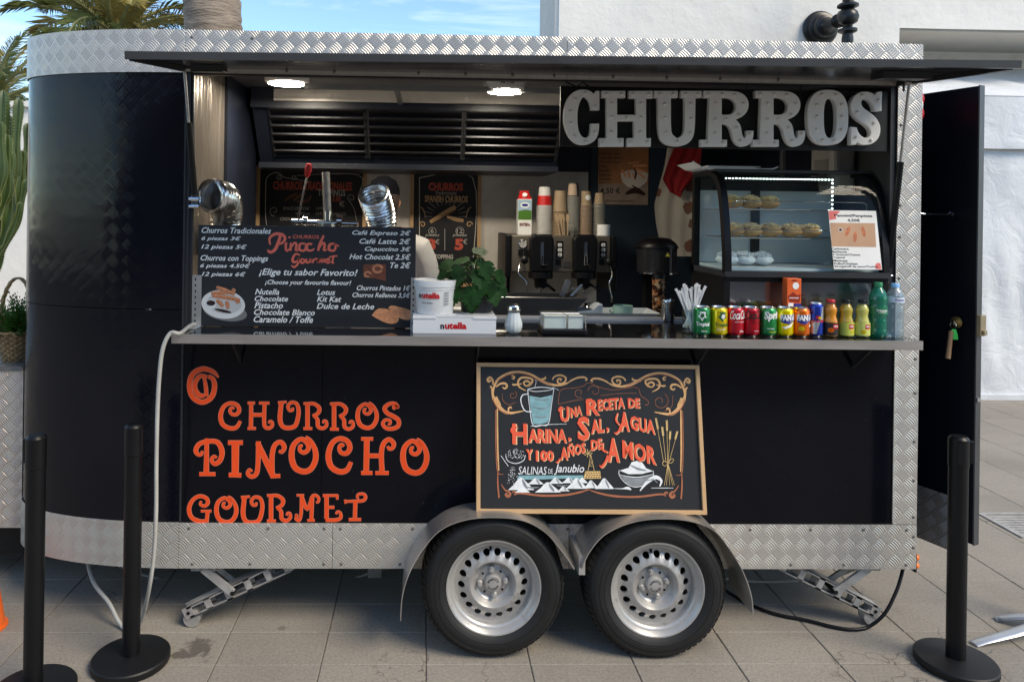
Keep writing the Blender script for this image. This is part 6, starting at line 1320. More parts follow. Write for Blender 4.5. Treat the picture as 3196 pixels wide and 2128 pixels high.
def marquee(outer, holes, bulbs, dx=0):
    cu = bpy.data.curves.new('l', 'CURVE'); cu.dimensions = '2D'; cu.fill_mode = 'BOTH'; cu.extrude = .0125; cu.bevel_depth = .0022; cu.bevel_resolution = 1; cu.offset = -.0032
    for pl in [outer]+holes:
        pl = rounded(pl)
        sp = cu.splines.new('POLY'); sp.points.add(len(pl)-1); sp.use_cyclic_u = True
        for i, (x, y) in enumerate(pl): a, b = z4(x+dx, y); sp.points[i].co = (a, b, 0, 1)
    ob = bpy.data.objects.new('l', cu); me = bpy.data.meshes.new_from_object(ob); bpy.data.objects.remove(ob); bpy.data.curves.remove(cu)
    m = MB(); m.add([Vector((v.co.x, sy-.0165-v.co.z, v.co.y)) for v in me.vertices], [tuple(p.vertices) for p in me.polygons]); bpy.data.meshes.remove(me)
    lo = m.build('letter', MQW, t, smooth=30)
    for x, y in bulbs:
        a, b = z4(x+dx, y); m = MB(); m.lathe([(.0068, 0), (.0062, .0035), (.004, .006), (0, .007)], (a, sy-.0312, b), 10, (0, -1, 0)); m.build('bulb', MQB, lo, smooth=60)
marquee(LT['C'], [], [(245,418),(183,455),(158,530),(158,600),(178,680),(247,714),(304,425),(304,500),(304,625),(304,655)][:6]+[(305,500),(305,655)])
marquee(LT['H'], [], [(375,425),(465,425),(408,482),(406,565),(404,655),(352,715),(456,715),(495,568),(535,425),(630,425),(585,482),(583,568),(580,657),(520,716),(622,716)])
marquee(LT['U'], [], [(702,425),(780,425),(728,485),(730,570),(735,660),(805,714),(858,425),(930,425),(887,485),(888,575),(882,660)])
for dx in (0, 312):
    marquee(LT['R'], [RH], [(995,425),(1080,425),(1155,430),(1208,482),(1180,550),(1105,577),(1040,482),(1038,578),(1036,662),(990,722),(1083,722),(1165,630),(1187,708),(1245,665)], dx+(4 if dx else 0))
marquee(supell(1597, 395, 1850, 737), [supell(1700, 450, 1775, 690)], [(1685,430),(1770,430),(1655,490),(1655,560),(1655,640),(1690,705),(1762,705),(1808,490),(1808,560),(1805,640)])
marquee(LT['S'], [], [(1930,432),(2030,462),(1900,535),(2002,600),(1893,685),(1985,705),(1960,560)][:6])
mb = MB(); pts = [P(1763, 255, sy), P(1800, 272, sy), P(1820, 258, sy), P(1850, 280, sy)]; mb.tube([(p.x, sy+.0, p.z) for p in pts], .003, 6)
for x in (2330, 2500): p = P(x, 270, sy); mb.cyl((p.x, sy+.005, zT-.002), (p.x, sy+.005, zT+.04), .002, n=6)
mb.build('hanging_cord', BPL, t)
# --- menu board on the counter
pm = PX((160, 65), (2145, 98), (170, 1000), (2120, 1008), .880, .4075)
bl = P(618, 1019, .02); fm = FR((bl.x-.004, .02, ZC+.003)); t = thing('menu_board', 'wide charcoal menu board with white handwritten prices standing on the left of the counter', 'menu board', (bl.x+.44, .02, ZC))
mb = MB(); mb.prism([(0, 0), (.88, 0), (.88, .408), (0, .408)], fm, -.006, 0); mb.build('board', CH, t)
def TX(mb, f, px, s, x0, y0, x1, y1, d=.0008, skew=0, **k):
    b = px.bx(x0, y0, x1, y1); put_text(mb, f, s, b, d, skew=skew*px.h/900, **k)
mb = MB(); K = dict(bold=.018, shear=.30)
for s, *b in (('Churros Tradicionales', 190, 85, 820, 150), ('6 piezas 3€', 190, 168, 548, 220), ('12 piezas 5€', 190, 243, 603, 302), ('Churros con Toppings', 187, 342, 798, 418), ('6 piezas 4.50€', 185, 420, 637, 475), ('12 piezas 6€', 200, 497, 597, 553),
              ('Café Expreso 2€', 1560, 115, 2095, 180), ('Café Latte 2€', 1625, 190, 2092, 248), ('Capuccino 3€', 1675, 265, 2092, 325), ('Hot Chocolat 2.5€', 1533, 330, 2092, 390), ('Te 2€', 1905, 408, 2092, 466),
              ('¡Elige tu sabor Favorito!', 715, 466, 1608, 556), ('¡Choose your favourite flavour!', 770, 570, 1550, 634), ('Nutella', 682, 655, 900, 710), ('Chocolate', 680, 720, 980, 772), ('Pistacho', 678, 778, 935, 838), ('Chocolate Blanco', 676, 842, 1222, 900), ('Caramelo / Toffe', 674, 905, 1205, 968),
              ('Lotus', 1240, 660, 1405, 712), ('Kit Kat', 1240, 722, 1460, 775), ('Dulce de Leche', 1237, 785, 1755, 842), ('Churros Pintados 1€', 1600, 618, 2085, 672), ('Churros Rellenos 3,5€', 1560, 684, 2085, 742)):
    TX(mb, fm, pm, s, *b, **K)
mb.build('lettering', WHT, t)
mb = MB(); TX(mb, fm, pm, 'CHURROS', 1018, 158, 1258, 196, bold=.012); sc_ = .88/1985
strokes(mb, pm, sc_, [[(790,300,22),(820,318,26),(860,290,30),(890,220,30),(905,165,26)], [(815,250,14),(808,190,22),(860,150,28),(925,158,26),(948,195,26),(920,235,22),(880,240,14)],
  [(960,228,22),(955,270,22),(965,305,20),(992,285,14)], [(1000,230,16),(998,305,22)], [(1000,280,14),(1030,235,20),(1052,245,22),(1048,300,22),(1075,290,14)], [(1128,238,18),(1085,245,22),(1082,295,22),(1125,302,20),(1140,260,20),(1128,238,16)], [(1195,245,20),(1155,245,22),(1150,295,22),(1190,302,18),(1215,285,12)],
  [(1300,165,20),(1262,250,24),(1250,305,22)], [(1256,285,14),(1290,235,22),(1310,250,22),(1302,298,22),(1330,295,14)], [(1395,240,16),(1355,250,24),(1350,295,24),(1395,302,20),(1410,262,20),(1395,240,16),(1440,265,12)],
  [(1085,345,14),(1045,335,18),(1020,375,22),(1025,408,22),(1062,400,18),(1075,370,18),(1068,420,18),(1035,455,18),(1008,440,14)], [(1105,378,16),(1090,405,18),(1110,418,18),(1130,395,16),(1105,378,14)], [(1145,378,14),(1142,410,16),(1165,412,16),(1180,378,14),(1182,415,16)], [(1205,380,12),(1202,418,16)], [(1205,400,12),(1228,378,14),(1240,385,14)], [(1245,418,14),(1255,380,16),(1252,415,12),(1285,380,16),(1282,415,12),(1310,380,16),(1310,415,16)], [(1325,402,12),(1352,392,14),(1345,375,14),(1328,392,16),(1335,418,16),(1362,408,12)], [(1392,345,12),(1378,412,18),(1395,412,12)], [(1350,362,12),(1425,352,12)]], fm, .0008)
mb.ell(*pm(988, 182), .005, .004, fm, .0009); mb.build('lettering', MCOR, t, label='coral script brand name on the menu board')
PLT = col('plate_white', 215, 215, 212); PLS = col('plate_shade', 120, 118, 116); CHU = col('churro_brown', 185, 118, 85, .5, var=.3, vs=90); CHL = col('churro_light', 222, 150, 105, .5, var=.2, vs=90); CHD = col('churro_dark', 110, 60, 40, .5, var=.3, vs=90)
q = pm(420, 870); mb = MB(); mb.ell(q[0], q[1], .088, .036, fm, .0006, 32, -.15); mb.build('picture', PLS, t); mb = MB(); q = pm(400, 800); mb.ell(q[0], q[1], .088, .058, fm, .0010, 36, -.1); mb.build('picture', PLT, t)
mb = MB(); mb.ell(q[0]+.004, q[1]+.004, .070, .042, fm, .0013, 32, -.1); q2 = pm(290, 805); mb.build('picture', col('plate_inner', 188, 188, 186), t)
mb = MB()
for i, (x0, y0, x1, y1) in enumerate(((335,640,500,710),(290,700,480,690),(300,720,550,760),(340,760,400,820),(430,770,445,840),(500,740,540,790),(500,655,480,700))): a, b = pm(x0, y0), pm(x1, y1); mb.ribbon([(a[0], a[1], .012), ((a[0]+b[0])/2, (a[1]+b[1])/2+.002, .017), (b[0], b[1], .012)], fm, .0016+.0002*i)
mb.build('picture', CHU, t); mb = MB()
for i, (x0, y0, x1, y1) in enumerate(((345,635,495,700),(310,712,545,752),(345,755,395,808),(295,695,400,685))): a, b = pm(x0, y0), pm(x1, y1); mb.ribbon([(a[0], a[1], .003), ((a[0]+b[0])/2, (a[1]+b[1])/2+.002, .005), (b[0], b[1], .003)], fm, .0034+.0001*i)
mb.build('picture', CHL, t); mb = MB(); q = pm(290, 800); mb.ell(q[0], q[1], .022, .020, fm, .0016); mb.build('picture', PLT, t); mb = MB(); q = pm(290, 788); mb.ell(q[0], q[1], .018, .011, fm, .0019); q = pm(400, 860); mb.ell(q[0], q[1], .035, .006, fm, .0016, rot=-.2); mb.build('picture', col('chocolate_print', 45, 32, 32), t)
mb = MB(); mb.blob([pm(*p) for p in ((1660,432),(1865,430),(1865,585),(1770,560),(1660,548))], fm, .0006); mb.build('picture', CHD, t); mb = MB(); q = pm(1790, 470); mb.ribbon(spiral(q[0], q[1], .018, .018, 0, 340, .010, .010, 14, .8), fm, .0009); q = pm(1700, 520); mb.ribbon(spiral(q[0], q[1], .012, .012, 0, 300, .008, .008, 12, .8), fm, .0011); mb.build('picture', CHU, t)
for pts, rr in (([(1885,830),(1910,805),(1990,820),(2090,855),(2085,925),(2035,935),(1950,900)], 0), ([(1733,895),(1790,835),(1880,840),(1960,895),(1975,945),(1915,972),(1830,950)], 1)):
    mb = MB(); mb.blob([pm(*p) for p in cat3([tuple(map(float, p)) for p in pts+pts[:1]], 3)[:-1]], fm, .0008+.0006*rr); mb.build('picture', CHL, t); mb = MB(); xs = [p[0] for p in pts]; ys = [p[1] for p in pts]; a0, a1 = min(xs), max(xs); b0, b1 = min(ys), max(ys)
    for k in range(4): strokes(mb, pm, sc_, [[(a0+(a1-a0)*(.18+.12*k), b0+(b1-b0)*(.40-.09*k), 3), (a0+(a1-a0)*(.55+.07*k), b0+(b1-b0)*(.52-.10*k), 5), (a0+(a1-a0)*.90, b0+(b1-b0)*(.80-.12*k), 3)]], fm, .0018+.0001*k)
    mb.build('picture', CHU, t)
for x0, x1, y0 in ((133, 203, 530), (2090, 2150, 552)):
    a, b = pm(x0, 1010), pm(x1, y0); mb = MB(); mb.prism([(a[0], 0), (b[0], 0), (b[0], b[1]), (a[0], b[1])], fm, .0015, .004)
    mb.prism([(a[0]-.004, -.001), (a[0], -.001), (a[0], b[1]), (a[0]-.004, b[1])], fm, -.03, .004); mb.box(bl.x+a[0]-.004, -.06, ZC+.0008, bl.x+b[0], .05, ZC+.0028); br = mb.build('bracket', ALU, t); mb = MB()
    for k in range(8): mb.ell((a[0]*.72+b[0]*.28), .02+k*.024, .003, .0055, fm, .0044)
    mb.build('slot', BPL, br)
# --- recipe sign leaning on the mudguards
pr_ = PX((115, 93), (2130, 118), (105, 1450), (2180, 1468), .890, .604)
b0, t0_ = P(1486, 1599, -.150), P(1490, 1132, -.045); b1, t1_ = P(2201, 1606, -.150), P(2184, 1141, -.045); up_ = ((t0_+t1_)-(b0+b1))*.5; Wr, Hr = ((b1-b0).length+(t1_-t0_).length)/2, up_.length; up_.x = 0
pr_.w, pr_.h = Wr, Hr; fr_ = FR(b0.lerp(b1, 0), (1, 0, (b1.z-b0.z)/Wr*.5), up_); t = thing('framed_blackboard', 'wood framed chalk sign with orange lettering and kitchen drawings leaning on the mudguards', 'sign', tuple((b0+b1)/2))
def woodm():
    m = bpy.data.materials.new('pale_pine_frame'); n_ = NT(m); g = n_.geo(); q_ = n_.n('ShaderNodeMapping'); q_.inputs['Scale'].default_value = (6, 6, 40); n_.l(g, q_.inputs[0]); f_ = n_.noise(3, 6, q_.outputs[0], .6, 1.5); n_.l(n_.mix(f_, (.46, .27, .13), (.62, .40, .22)), n_.b.inputs['Base Color']); n_.b.inputs['Roughness'].default_value = .5; n_.bump(f_, .15, .003); return m
PINE = woodm(); fwd = .0155
mb = MB(); mb.prism([(.004, .004), (Wr-.004, .004), (Wr-.004, Hr-.004), (.004, Hr-.004)], fr_, -.006, .004); mb.build('panel', CH, t)
for a in (((0, 0), (Wr, 0), (Wr-fwd, fwd), (fwd, fwd)), ((Wr, .0002), (Wr, Hr-.0002), (Wr-fwd, Hr-fwd), (Wr-fwd, fwd)), ((Wr, Hr), (0, Hr), (fwd, Hr-fwd), (Wr-fwd, Hr-fwd)), ((0, Hr-.0002), (0, .0002), (fwd, fwd), (fwd, Hr-fwd))):
    mb = MB(); mb.prism(list(a), fr_, -.010, .0145); mb.build('frame', PINE, t, bevel=.0012)
PO = col('painted_gold', 215, 165, 112, .6, var=.18, vs=40); PR = col('painted_rust', 165, 98, 70, .6, var=.15, vs=40); PRD = col('painted_orange_red', 236, 92, 62, .5); PCR = col('painted_cream', 244, 196, 150, .5); PW = col('chalk_white', 225, 228, 230, .7, var=.12, vs=60); PTL = col('painted_teal', 120, 165, 172, .6, var=.2, vs=30); PWH = col('painted_wheat', 214, 180, 120, .6); PGY = col('chalk_grey', 130, 135, 140, .7, var=.2, vs=50)
s_ = Wr/2050
def mir(l): return [[(2262-x, y+12+(x-1131)*-.0, w_) for x, y, w_ in st] for st in l]
orn = [[(245,255,16),(225,270,20),(215,250,20),(238,230,16),(262,262,16),(262,300,12)], [(235,315,14),(252,330,16),(262,400,22),(280,450,30),(330,520,34),(400,560,24),(540,540,8)],
       [(262,400,10),(270,330,18),(310,250,22),(400,195,20),(490,180,20),(590,200,22),(680,250,24),(760,290,22),(850,305,18),(920,290,14),(960,268,8)], [(430,215,12),(455,225,14),(450,245,12),(432,238,8)], [(290,320,12),(330,290,18),(375,290,20),(388,318,18),(365,335,14),(350,320,10)], [(600,300,10),(590,275,14),(560,265,18),(540,285,16),(560,310,12),(600,295,20),(620,255,16),(580,235,18),(520,235,18),(490,270,18),(500,320,14),(560,355,6)],
       [(435,295,12),(460,300,16),(520,290,8)], [(660,255,10),(700,250,14),(735,240,14),(735,225,10)], [(870,265,8),(880,248,14),(855,245,14),(845,270,14),(870,292,16),(910,275,16),(920,235,16),(880,212,16),(830,218,14),(805,240,12),(800,255,8)], [(960,268,14),(990,250,14),(1040,232,16),(1090,232,16),(1112,250,14),(1095,260,10)], [(300,520,12),(300,700,14),(302,900,14),(310,1080,10)], [(400,560,8),(402,520,16),(420,505,14),(430,520,8)], [(290,410,20),(300,440,26),(318,470,22),(330,500,10)]]
mb = MB(); strokes(mb, pr_, s_, orn+mir(orn), fr_, .0046); mb.build('ornament', PO, t)
orn2 = [[(285,530,8),(284,700,9),(286,900,9),(300,1090,8),(355,1110,4)], [(268,420,8),(276,470,8),(330,540,9),(420,572,6)], [(300,262,6),(400,208,8),(500,192,7),(600,215,7),(700,262,7),(800,302,6)], [(430,1275,10),(440,1262,14),(460,1270,14),(450,1290,14),(500,1278,16),(700,1300,18),(900,1295,18),(1040,1270,16),(1131,1242,8)], [(300,1100,8),(300,1200,14),(310,1320,14)], [(385,1275,10),(370,1290,22),(392,1305,26),(410,1285,24),(395,1262,18),(365,1250,12),(330,1200,8)]]
mb = MB(); strokes(mb, pr_, s_, orn2+mir(orn2), fr_, .0056); strokes(mb, pr_, s_, [[(850,480,3),(875,350,4),(1000,330,4),(1080,310,4),(1130,280,4),(1200,315,4),(1350,348,4),(1560,325,4),(1600,400,4),(1665,450,4),(1660,485,4),(1635,485,4)], [(850,480,3),(1000,445,4),(1080,435,3)], spiral(1040,375,48,14,60,420,4,4,14)+[(1060,378,3)], spiral(1180,360,62,12,180,560,4,4,16), [(1230,400,3),(1400,382,4),(1560,378,3)], spiral(440,395,40,10,300,700,4,4,14), [(345,380,3),(350,440,4),(400,482,4),(470,460,3)], spiral(1775,455,80,14,300,760,4,4,20), [(1810,550,3),(1880,500,4),(1890,400,3)]], fr_, .0056); mb.build('ornament', PR, t)
RT_ = (('U', 862, 500, 945, 640, 0), ('NA', 957, 512, 1062, 604, 12), ('R', 1100, 432, 1222, 580, 0), ('ECETA', 1205, 436, 1450, 544, 12), ('DE', 1478, 424, 1588, 516, 0), ('H', 432, 655, 565, 842, 0), ('ARINA', 575, 702, 922, 832, 0), (',', 932, 782, 962, 818, 0), ('S', 1018, 590, 1130, 812, 0), ('AL', 1142, 622, 1262, 752, 8), (',', 1280, 690, 1305, 740, 0), ('A', 1402, 548, 1490, 728, 0), ('GUA', 1495, 580, 1722, 712, -22),
       ('Y', 553, 886, 614, 982, 0), ('100', 642, 896, 802, 996, 0), ('A', 862, 868, 930, 985, 0), ('ÑOS', 926, 842, 1090, 962, 20), ('DE', 1138, 806, 1240, 902, 8), ('A', 1285, 786, 1398, 1005, 0), ('MOR', 1422, 802, 1728, 970, -30))
fcream = FR(fr_.o+fr_.ux*.0028-fr_.uy*.0022, fr_.ux, fr_.uy)
for f2_, m_, dd2, bo in ((fcream, PCR, .0062, .05), (fr_, PRD, .0080, .032)):
    mb = MB()
    for s, x0, y0, x1, y1, sk in RT_: TX(mb, f2_, pr_, s, x0, y0, x1, y1, dd2, skew=sk*1.4, bold=bo if s != ',' else .02)
    strokes(mb, pr_, s_, [[(905,520,6),(868,515,16),(855,535,16),(872,552,10)], [(480,690,6),(440,690,18),(425,720,20),(440,748,12)], [(1215,1030,8),(1235,1045,20),(1268,1005,20),(1292,940,14)], [(1250,830,8),(1245,890,20),(1290,915,16)], [(1350,738,8),(1370,745,16),(1398,715,16),(1412,660,10)], [(1385,560,8),(1368,620,16),(1395,665,14)], [(820,1000,8),(838,1004,12),(860,970,12)], [(1100,470,10),(1112,440,16),(1150,435,14)]], f2_, dd2+.0002); mb.build('lettering', m_, t)
mb = MB(); TX(mb, fr_, pr_, 'SALINAS', 485, 1042, 742, 1116, .005, bold=.0, shear=.2); TX(mb, fr_, pr_, 'DE', 755, 1064, 795, 1106, .005); TX(mb, fr_, pr_, 'Janubio', 805, 1022, 1080, 1120, .005, bold=.01, shear=.3)
pile = lambda cx, by, w_, h: [(cx-w_*.62, by), (cx-w_*.35, by-h*.42), (cx-w_*.16, by-h*.85), (cx-.05*w_, by-h), (cx+.06*w_, by-h*.97), (cx+w_*.2, by-h*.72), (cx+w_*.4, by-h*.38), (cx+w_*.62, by)]
for i, (cx, by, w_, h) in enumerate(((510,1250,190,110),(640,1200,120,55),(820,1195,110,55),(940,1190,110,50),(750,1272,190,90),(1010,1240,160,95),(890,1262,90,45),(1140,1235,110,70),(1260,1242,140,95),(520,1272,110,50),(1060,1190,80,50))): mb.blob([pr_(*p) for p in pile(cx, by, w_, h)], fr_, .005+.00012*i)
mb.blob([pr_(*p) for p in ((1400,1080),(1480,1055),(1510,1005),(1560,992),(1605,1010),(1640,1060),(1700,1085),(1600,1110),(1480,1112))], fr_, .0052); strokes(mb, pr_, s_, [[(1395,1075,5),(1395,1120,6),(1450,1190,6),(1530,1225,6),(1610,1215,5)], [(1400,1120,5),(1550,1140,7),(1700,1115,5)], [(1700,1080,5),(1705,1120,5),(1680,1150,4)], [(1580,1260,8),(1640,1190,26),(1720,1140,34),(1775,1170,22),(1760,1220,10)], [(1350,1238,4),(1420,1240,8),(1470,1235,24),(1500,1250,10)], [(1680,1235,3),(1780,1235,5),(1885,1235,3)]], fr_, .0056)
strokes(mb, pr_, s_, [[(575,340,6),(690,322,8),(812,335,6)], [(575,345,7),(590,500,6),(620,670,7),(700,672,6),(760,655,7),(790,480,5),(812,335,5)], [(575,385,8),(530,395,9),(512,440,9),(530,510,9),(560,545,9),(608,545,7)], [(575,345,5),(640,362,5),(760,352,5),(812,335,4)], [(600,680,5),(760,665,5),(925,660,3)], [(330,945,5),(395,1040,5)], [(372,940,5),(390,990,6),(460,1015,6),(530,990,6),(550,940,5)], [(800,320,4),(858,352,3)], [(640,322,4),(652,270,3),(640,250,3)]], fr_, .0058)
for i in range(60): a = random.uniform(0, 6.28); rr = random.random()**.5; mb.ell(*pr_(460+85*rr*math.cos(a), 930+48*rr*math.sin(a)), .0016, .0014, fr_, .0053+i*.00001, 6)
for i in range(34): mb.ell(*pr_(430+random.uniform(-45, 50), 1140+random.uniform(-30, 55)), .0013, .0013, fr_, .0053, 6)
for i in range(26): a = random.uniform(0, 6.28); mb.ell(*pr_(432+28*math.cos(a)*random.random(), 1080+40*math.sin(a)*random.random()), .0014, .0014, fr_, .0053, 6)
mb.build('drawing', PW, t, label='white chalk drawings of a jug, salt heaps and a flour bowl')
mb = MB(); mb.blob([pr_(*p) for p in ((588,400),(690,420),(795,395),(780,560),(755,645),(690,662),(622,660),(600,520))], fr_, .0049); mb.blob([pr_(*p) for p in ((490,1122),(1075,1122),(1060,1165),(900,1150),(600,1160),(470,1155))], fr_, .0047); mb.build('drawing', PTL, t)
mb = MB(); strokes(mb, pr_, s_, [[(cx+w_*.05, by-h*.9, 3), (cx+w_*.16, by-h*.5, w_*.10), (cx+w_*.30, by-h*.1, w_*.05)] for cx, by, w_, h in ((510,1250,190,110),(640,1200,120,55),(820,1195,110,55),(940,1190,110,50),(750,1272,190,90),(1010,1240,160,95),(890,1262,90,45),(1140,1235,110,70),(1260,1242,140,95))], fr_, .0066); strokes(mb, pr_, s_, [[(1500,1030,4),(1560,1060,14),(1640,1080,6)],[(1640,1170,4),(1700,1160,10),(1740,1190,5)]], fr_, .0070); strokes(mb, pr_, s_, [[(640,430,6),(720,440,10),(770,430,4)], [(620,500,4),(700,520,9),(760,505,4)], [(630,590,4),(700,600,9),(745,590,4)], [(560,1225,6),(620,1230,14),(670,1225,5)], [(830,1210,5),(880,1215,10),(930,1208,4)]], fr_, .0062); mb.blob([pr_(*p) for p in ((1410,1130),(1550,1150),(1690,1130),(1650,1200),(1540,1222),(1460,1195))], fr_, .0048); mb.build('drawing', PGY, t)
mb = MB()
st = []
for (x0, y0), (x1, y1) in (((1735,620),(1800,1010)), ((1790,700),(1820,1010)), ((1832,640),(1835,1010)), ((1862,740),(1838,1010)), ((1925,740),(1845,1010))):
    st.append([(x0, y0, 3), (x1, y1, 4)]); dx, dy = (x1-x0)/400, (y1-y0)/400
    for k in range(7): cx, cy = x0+dx*k*15, y0+dy*k*15; st += [[(cx, cy, 9), (cx-9, cy-14, 4)], [(cx, cy, 9), (cx+9, cy-14, 4)]]
for x in (1800, 1820, 1850, 1875, 1892): st.append([(1835, 1015, 4), (x, 1212, 3)])
st += [[(1835,1010,4),(1800,995,4),(1785,1020,4),(1810,1040,4),(1835,1012,3),(1870,975,4),(1888,985,4),(1870,1010,4),(1838,1015,3)]]
strokes(mb, pr_, s_, st, fr_, .0050); mb.build('drawing', PWH, t, label='painted bunch of wheat ears')
mb = MB(); strokes(mb, pr_, s_, [[(1138,935,4),(1112,1080,5)], [(1138,935,4),(1168,1080,5)], [(1125,1000,3),(1155,1000,3)], [(1118,1040,3),(1160,1040,3)], [(1118,1045,3),(1155,1000,3)]]+[[(1115,925,4),(1115+38*math.cos(a), 925+38*math.sin(a), 7)] for a in [i*.9 for i in range(7)]], fr_, .0074); mb.blob([pr_(*p) for p in ((1088,1085),(1222,1085),(1230,1150),(1072,1152))], fr_, .0060); mb.build('drawing', PWH, t, label='painted wind pump on a stone base')
mb = MB()
for r_ in range(3):
    for k in range(6): mb.ell(*pr_(1096+k*23+(r_ % 2)*8, 1100+r_*19), .0032, .0022, fr_, .0066, 6)
mb.build('drawing', CHD, t)
# --- orange letters on the black side
GL = dict(
 C=[[(.97,.32,.10),(.80,.10,.14),(.5,.06,.15),(.18,.20,.16),(.08,.5,.16),(.22,.82,.14),(.52,.95,.13),(.82,.88,.14),(.92,.70,.14),(.80,.56,.13),(.60,.56,.11),(.50,.68,.10),(.58,.79,.09),(.69,.74,.07)]],
 O=[[(.58,1.0,.04),(.76,.88,.10),(.92,.62,.14),(.92,.36,.15),(.76,.13,.15),(.5,.06,.15),(.2,.17,.16),(.08,.45,.16),(.14,.76,.14),(.40,.93,.12),(.62,.84,.13),(.68,.68,.12),(.54,.57,.11),(.38,.62,.10),(.38,.74,.08),(.48,.75,.06)]],
 S=[[(.72,.76,.06),(.62,.80,.08),(.70,.88,.10),(.85,.82,.12),(.72,.95,.12),(.42,.95,.13),(.16,.80,.15),(.28,.62,.15),(.6,.50,.16),(.88,.36,.16),(.88,.15,.15),(.6,.05,.14),(.25,.06,.13),(.06,.22,.12),(.2,.36,.11),(.44,.34,.10),(.44,.22,.08),(.32,.20,.06)]],
 H=[[(.14,.93,.13),(.13,.05,.14)],[(0,.955,.09),(.29,.955,.09)],[(0,.04,.09),(.33,.04,.09)],[(.15,.53,.13),(.66,.53,.13)],[(.44,.955,.09),(.85,.955,.09)],[(.66,.95,.13),(.64,.3,.13),(.68,.1,.13),(.82,.05,.12),(.95,.13,.11),(.95,.26,.10),(.86,.30,.08),(.82,.22,.06)]],
 H2=[[(.17,.93,.15),(.15,.05,.15)],[(0,.955,.09),(.36,.955,.09)],[(0,.04,.10),(.34,.04,.10)],[(.17,.5,.12),(.62,.5,.12)],[(.42,.04,.10),(.82,.04,.10)],[(.62,.05,.14),(.60,.55,.13),(.66,.82,.13),(.82,.94,.12),(.96,.84,.12),(.94,.72,.10),(.84,.68,.08),(.78,.76,.06)]],
 U=[[(0,.94,.10),(.40,.975,.07)],[(.15,.92,.15),(.09,.4,.16),(.2,.12,.15),(.5,.055,.15),(.8,.15,.15),(.93,.5,.14),(.93,.75,.13),(.83,.92,.12),(.60,.95,.11),(.46,.82,.11),(.52,.68,.10),(.66,.68,.09),(.68,.78,.06)]],
 R=[[(.17,.95,.15),(.17,.05,.15)],[(0,.05,.09),(.37,.05,.09)],[(0,.955,.08),(.22,.955,.09)],[(.15,.945,.11),(.45,.94,.12),(.66,.78,.14),(.60,.60,.13),(.38,.50,.10)],[(.42,.52,.09),(.58,.38,.13),(.60,.14,.13),(.78,.055,.12),(.95,.15,.11),(.95,.30,.09),(.85,.33,.08),(.81,.24,.06)]],
 P=[[(.42,1.0,.10),(.40,.05,.15)],[(.16,.045,.10),(.72,.045,.10)],[(.26,.67,.05),(.24,.58,.08),(.12,.57,.10),(.04,.68,.12),(.16,.85,.12),(.45,.92,.12),(.78,.90,.13),(.94,.66,.14),(.88,.42,.13),(.70,.32,.12),(.58,.42,.10),(.66,.52,.08),(.76,.48,.06)]],
 I=[[(.5,.93,.21),(.48,.05,.19)],[(0,.94,.12),(1,.94,.12)],[(.05,.06,.12),(.90,.05,.12)]],
 N=[[(.15,.17,.05),(.08,.22,.08),(.04,.11,.10),(.14,.04,.11),(.26,.12,.12),(.30,.4,.12),(.31,.97,.12)],[(.29,.93,.13),(.48,.5,.16),(.68,.06,.15)],[(.62,.05,.10),(.87,.06,.10)],[(.66,.1,.13),(.66,.6,.13),(.73,.87,.12),(.88,.95,.12),(.97,.82,.12),(.91,.69,.09),(.83,.72,.06)]],
 G=[[(.80,.08,.10),(.5,.06,.15),(.18,.2,.15),(.08,.5,.15),(.22,.8,.13),(.5,.95,.13),(.78,.88,.13),(.85,.72,.13),(.72,.60,.11),(.54,.66,.09),(.58,.78,.06)],[(.84,.42,.13),(.80,.03,.12)],[(.56,.42,.08),(1.0,.42,.08)]],
 M=[[(.04,.22,.06),(.12,.24,.08),(.08,.10,.10),(.2,.05,.11),(.28,.3,.11),(.30,.95,.12)],[(.3,.93,.12),(.52,.45,.13),(.72,.93,.12)],[(.72,.9,.13),(.68,.05,.13)],[(.52,.045,.08),(.82,.045,.08)],[(.10,.96,.07),(.40,.96,.07)],[(.70,.93,.10),(.85,.96,.10),(.97,.85,.10),(.95,.72,.08),(.86,.70,.06)]],
 E=[[(.2,.9,.15),(.2,.1,.15)],[(0,.95,.09),(.80,.95,.09)],[(.78,.98,.07),(.76,.80,.07)],[(.2,.52,.10),(.62,.52,.10)],[(.15,.06,.12),(.7,.06,.13),(.95,.15,.12),(.92,.32,.10),(.77,.36,.08),(.70,.27,.06)]],
 T=[[(.5,.68,.14),(.48,.05,.14)],[(.2,.05,.10),(.77,.05,.10)],[(.0,.70,.07),(.5,.71,.10),(.85,.73,.11),(.97,.85,.11),(.88,.96,.10),(.66,.96,.09),(.58,.86,.07),(.66,.80,.05)],[(.03,.77,.06),(.06,.62,.06)]])
fv = FR((0, -.0012, 0))
def zo(x, y): p = P(540+x*.40816, 1080+y*.40816, -.0012); return p.x, p.z
def oletter(strk):
    for k, (m_, extra, d) in enumerate(((ORGE, .0035, .0004), (ORG, 0, .0010))):
        mb = MB()
        for i, st in enumerate(strk): mb.ribbon([(x, y, max(.004, w_+extra)) for x, y, w_ in st], fv, d+i*.00006, th=.0004 if k == 0 else 0)
        o = mb.build('letter' if k == 0 else 'face', m_, T if k == 0 else first)
        first = o if k == 0 else first
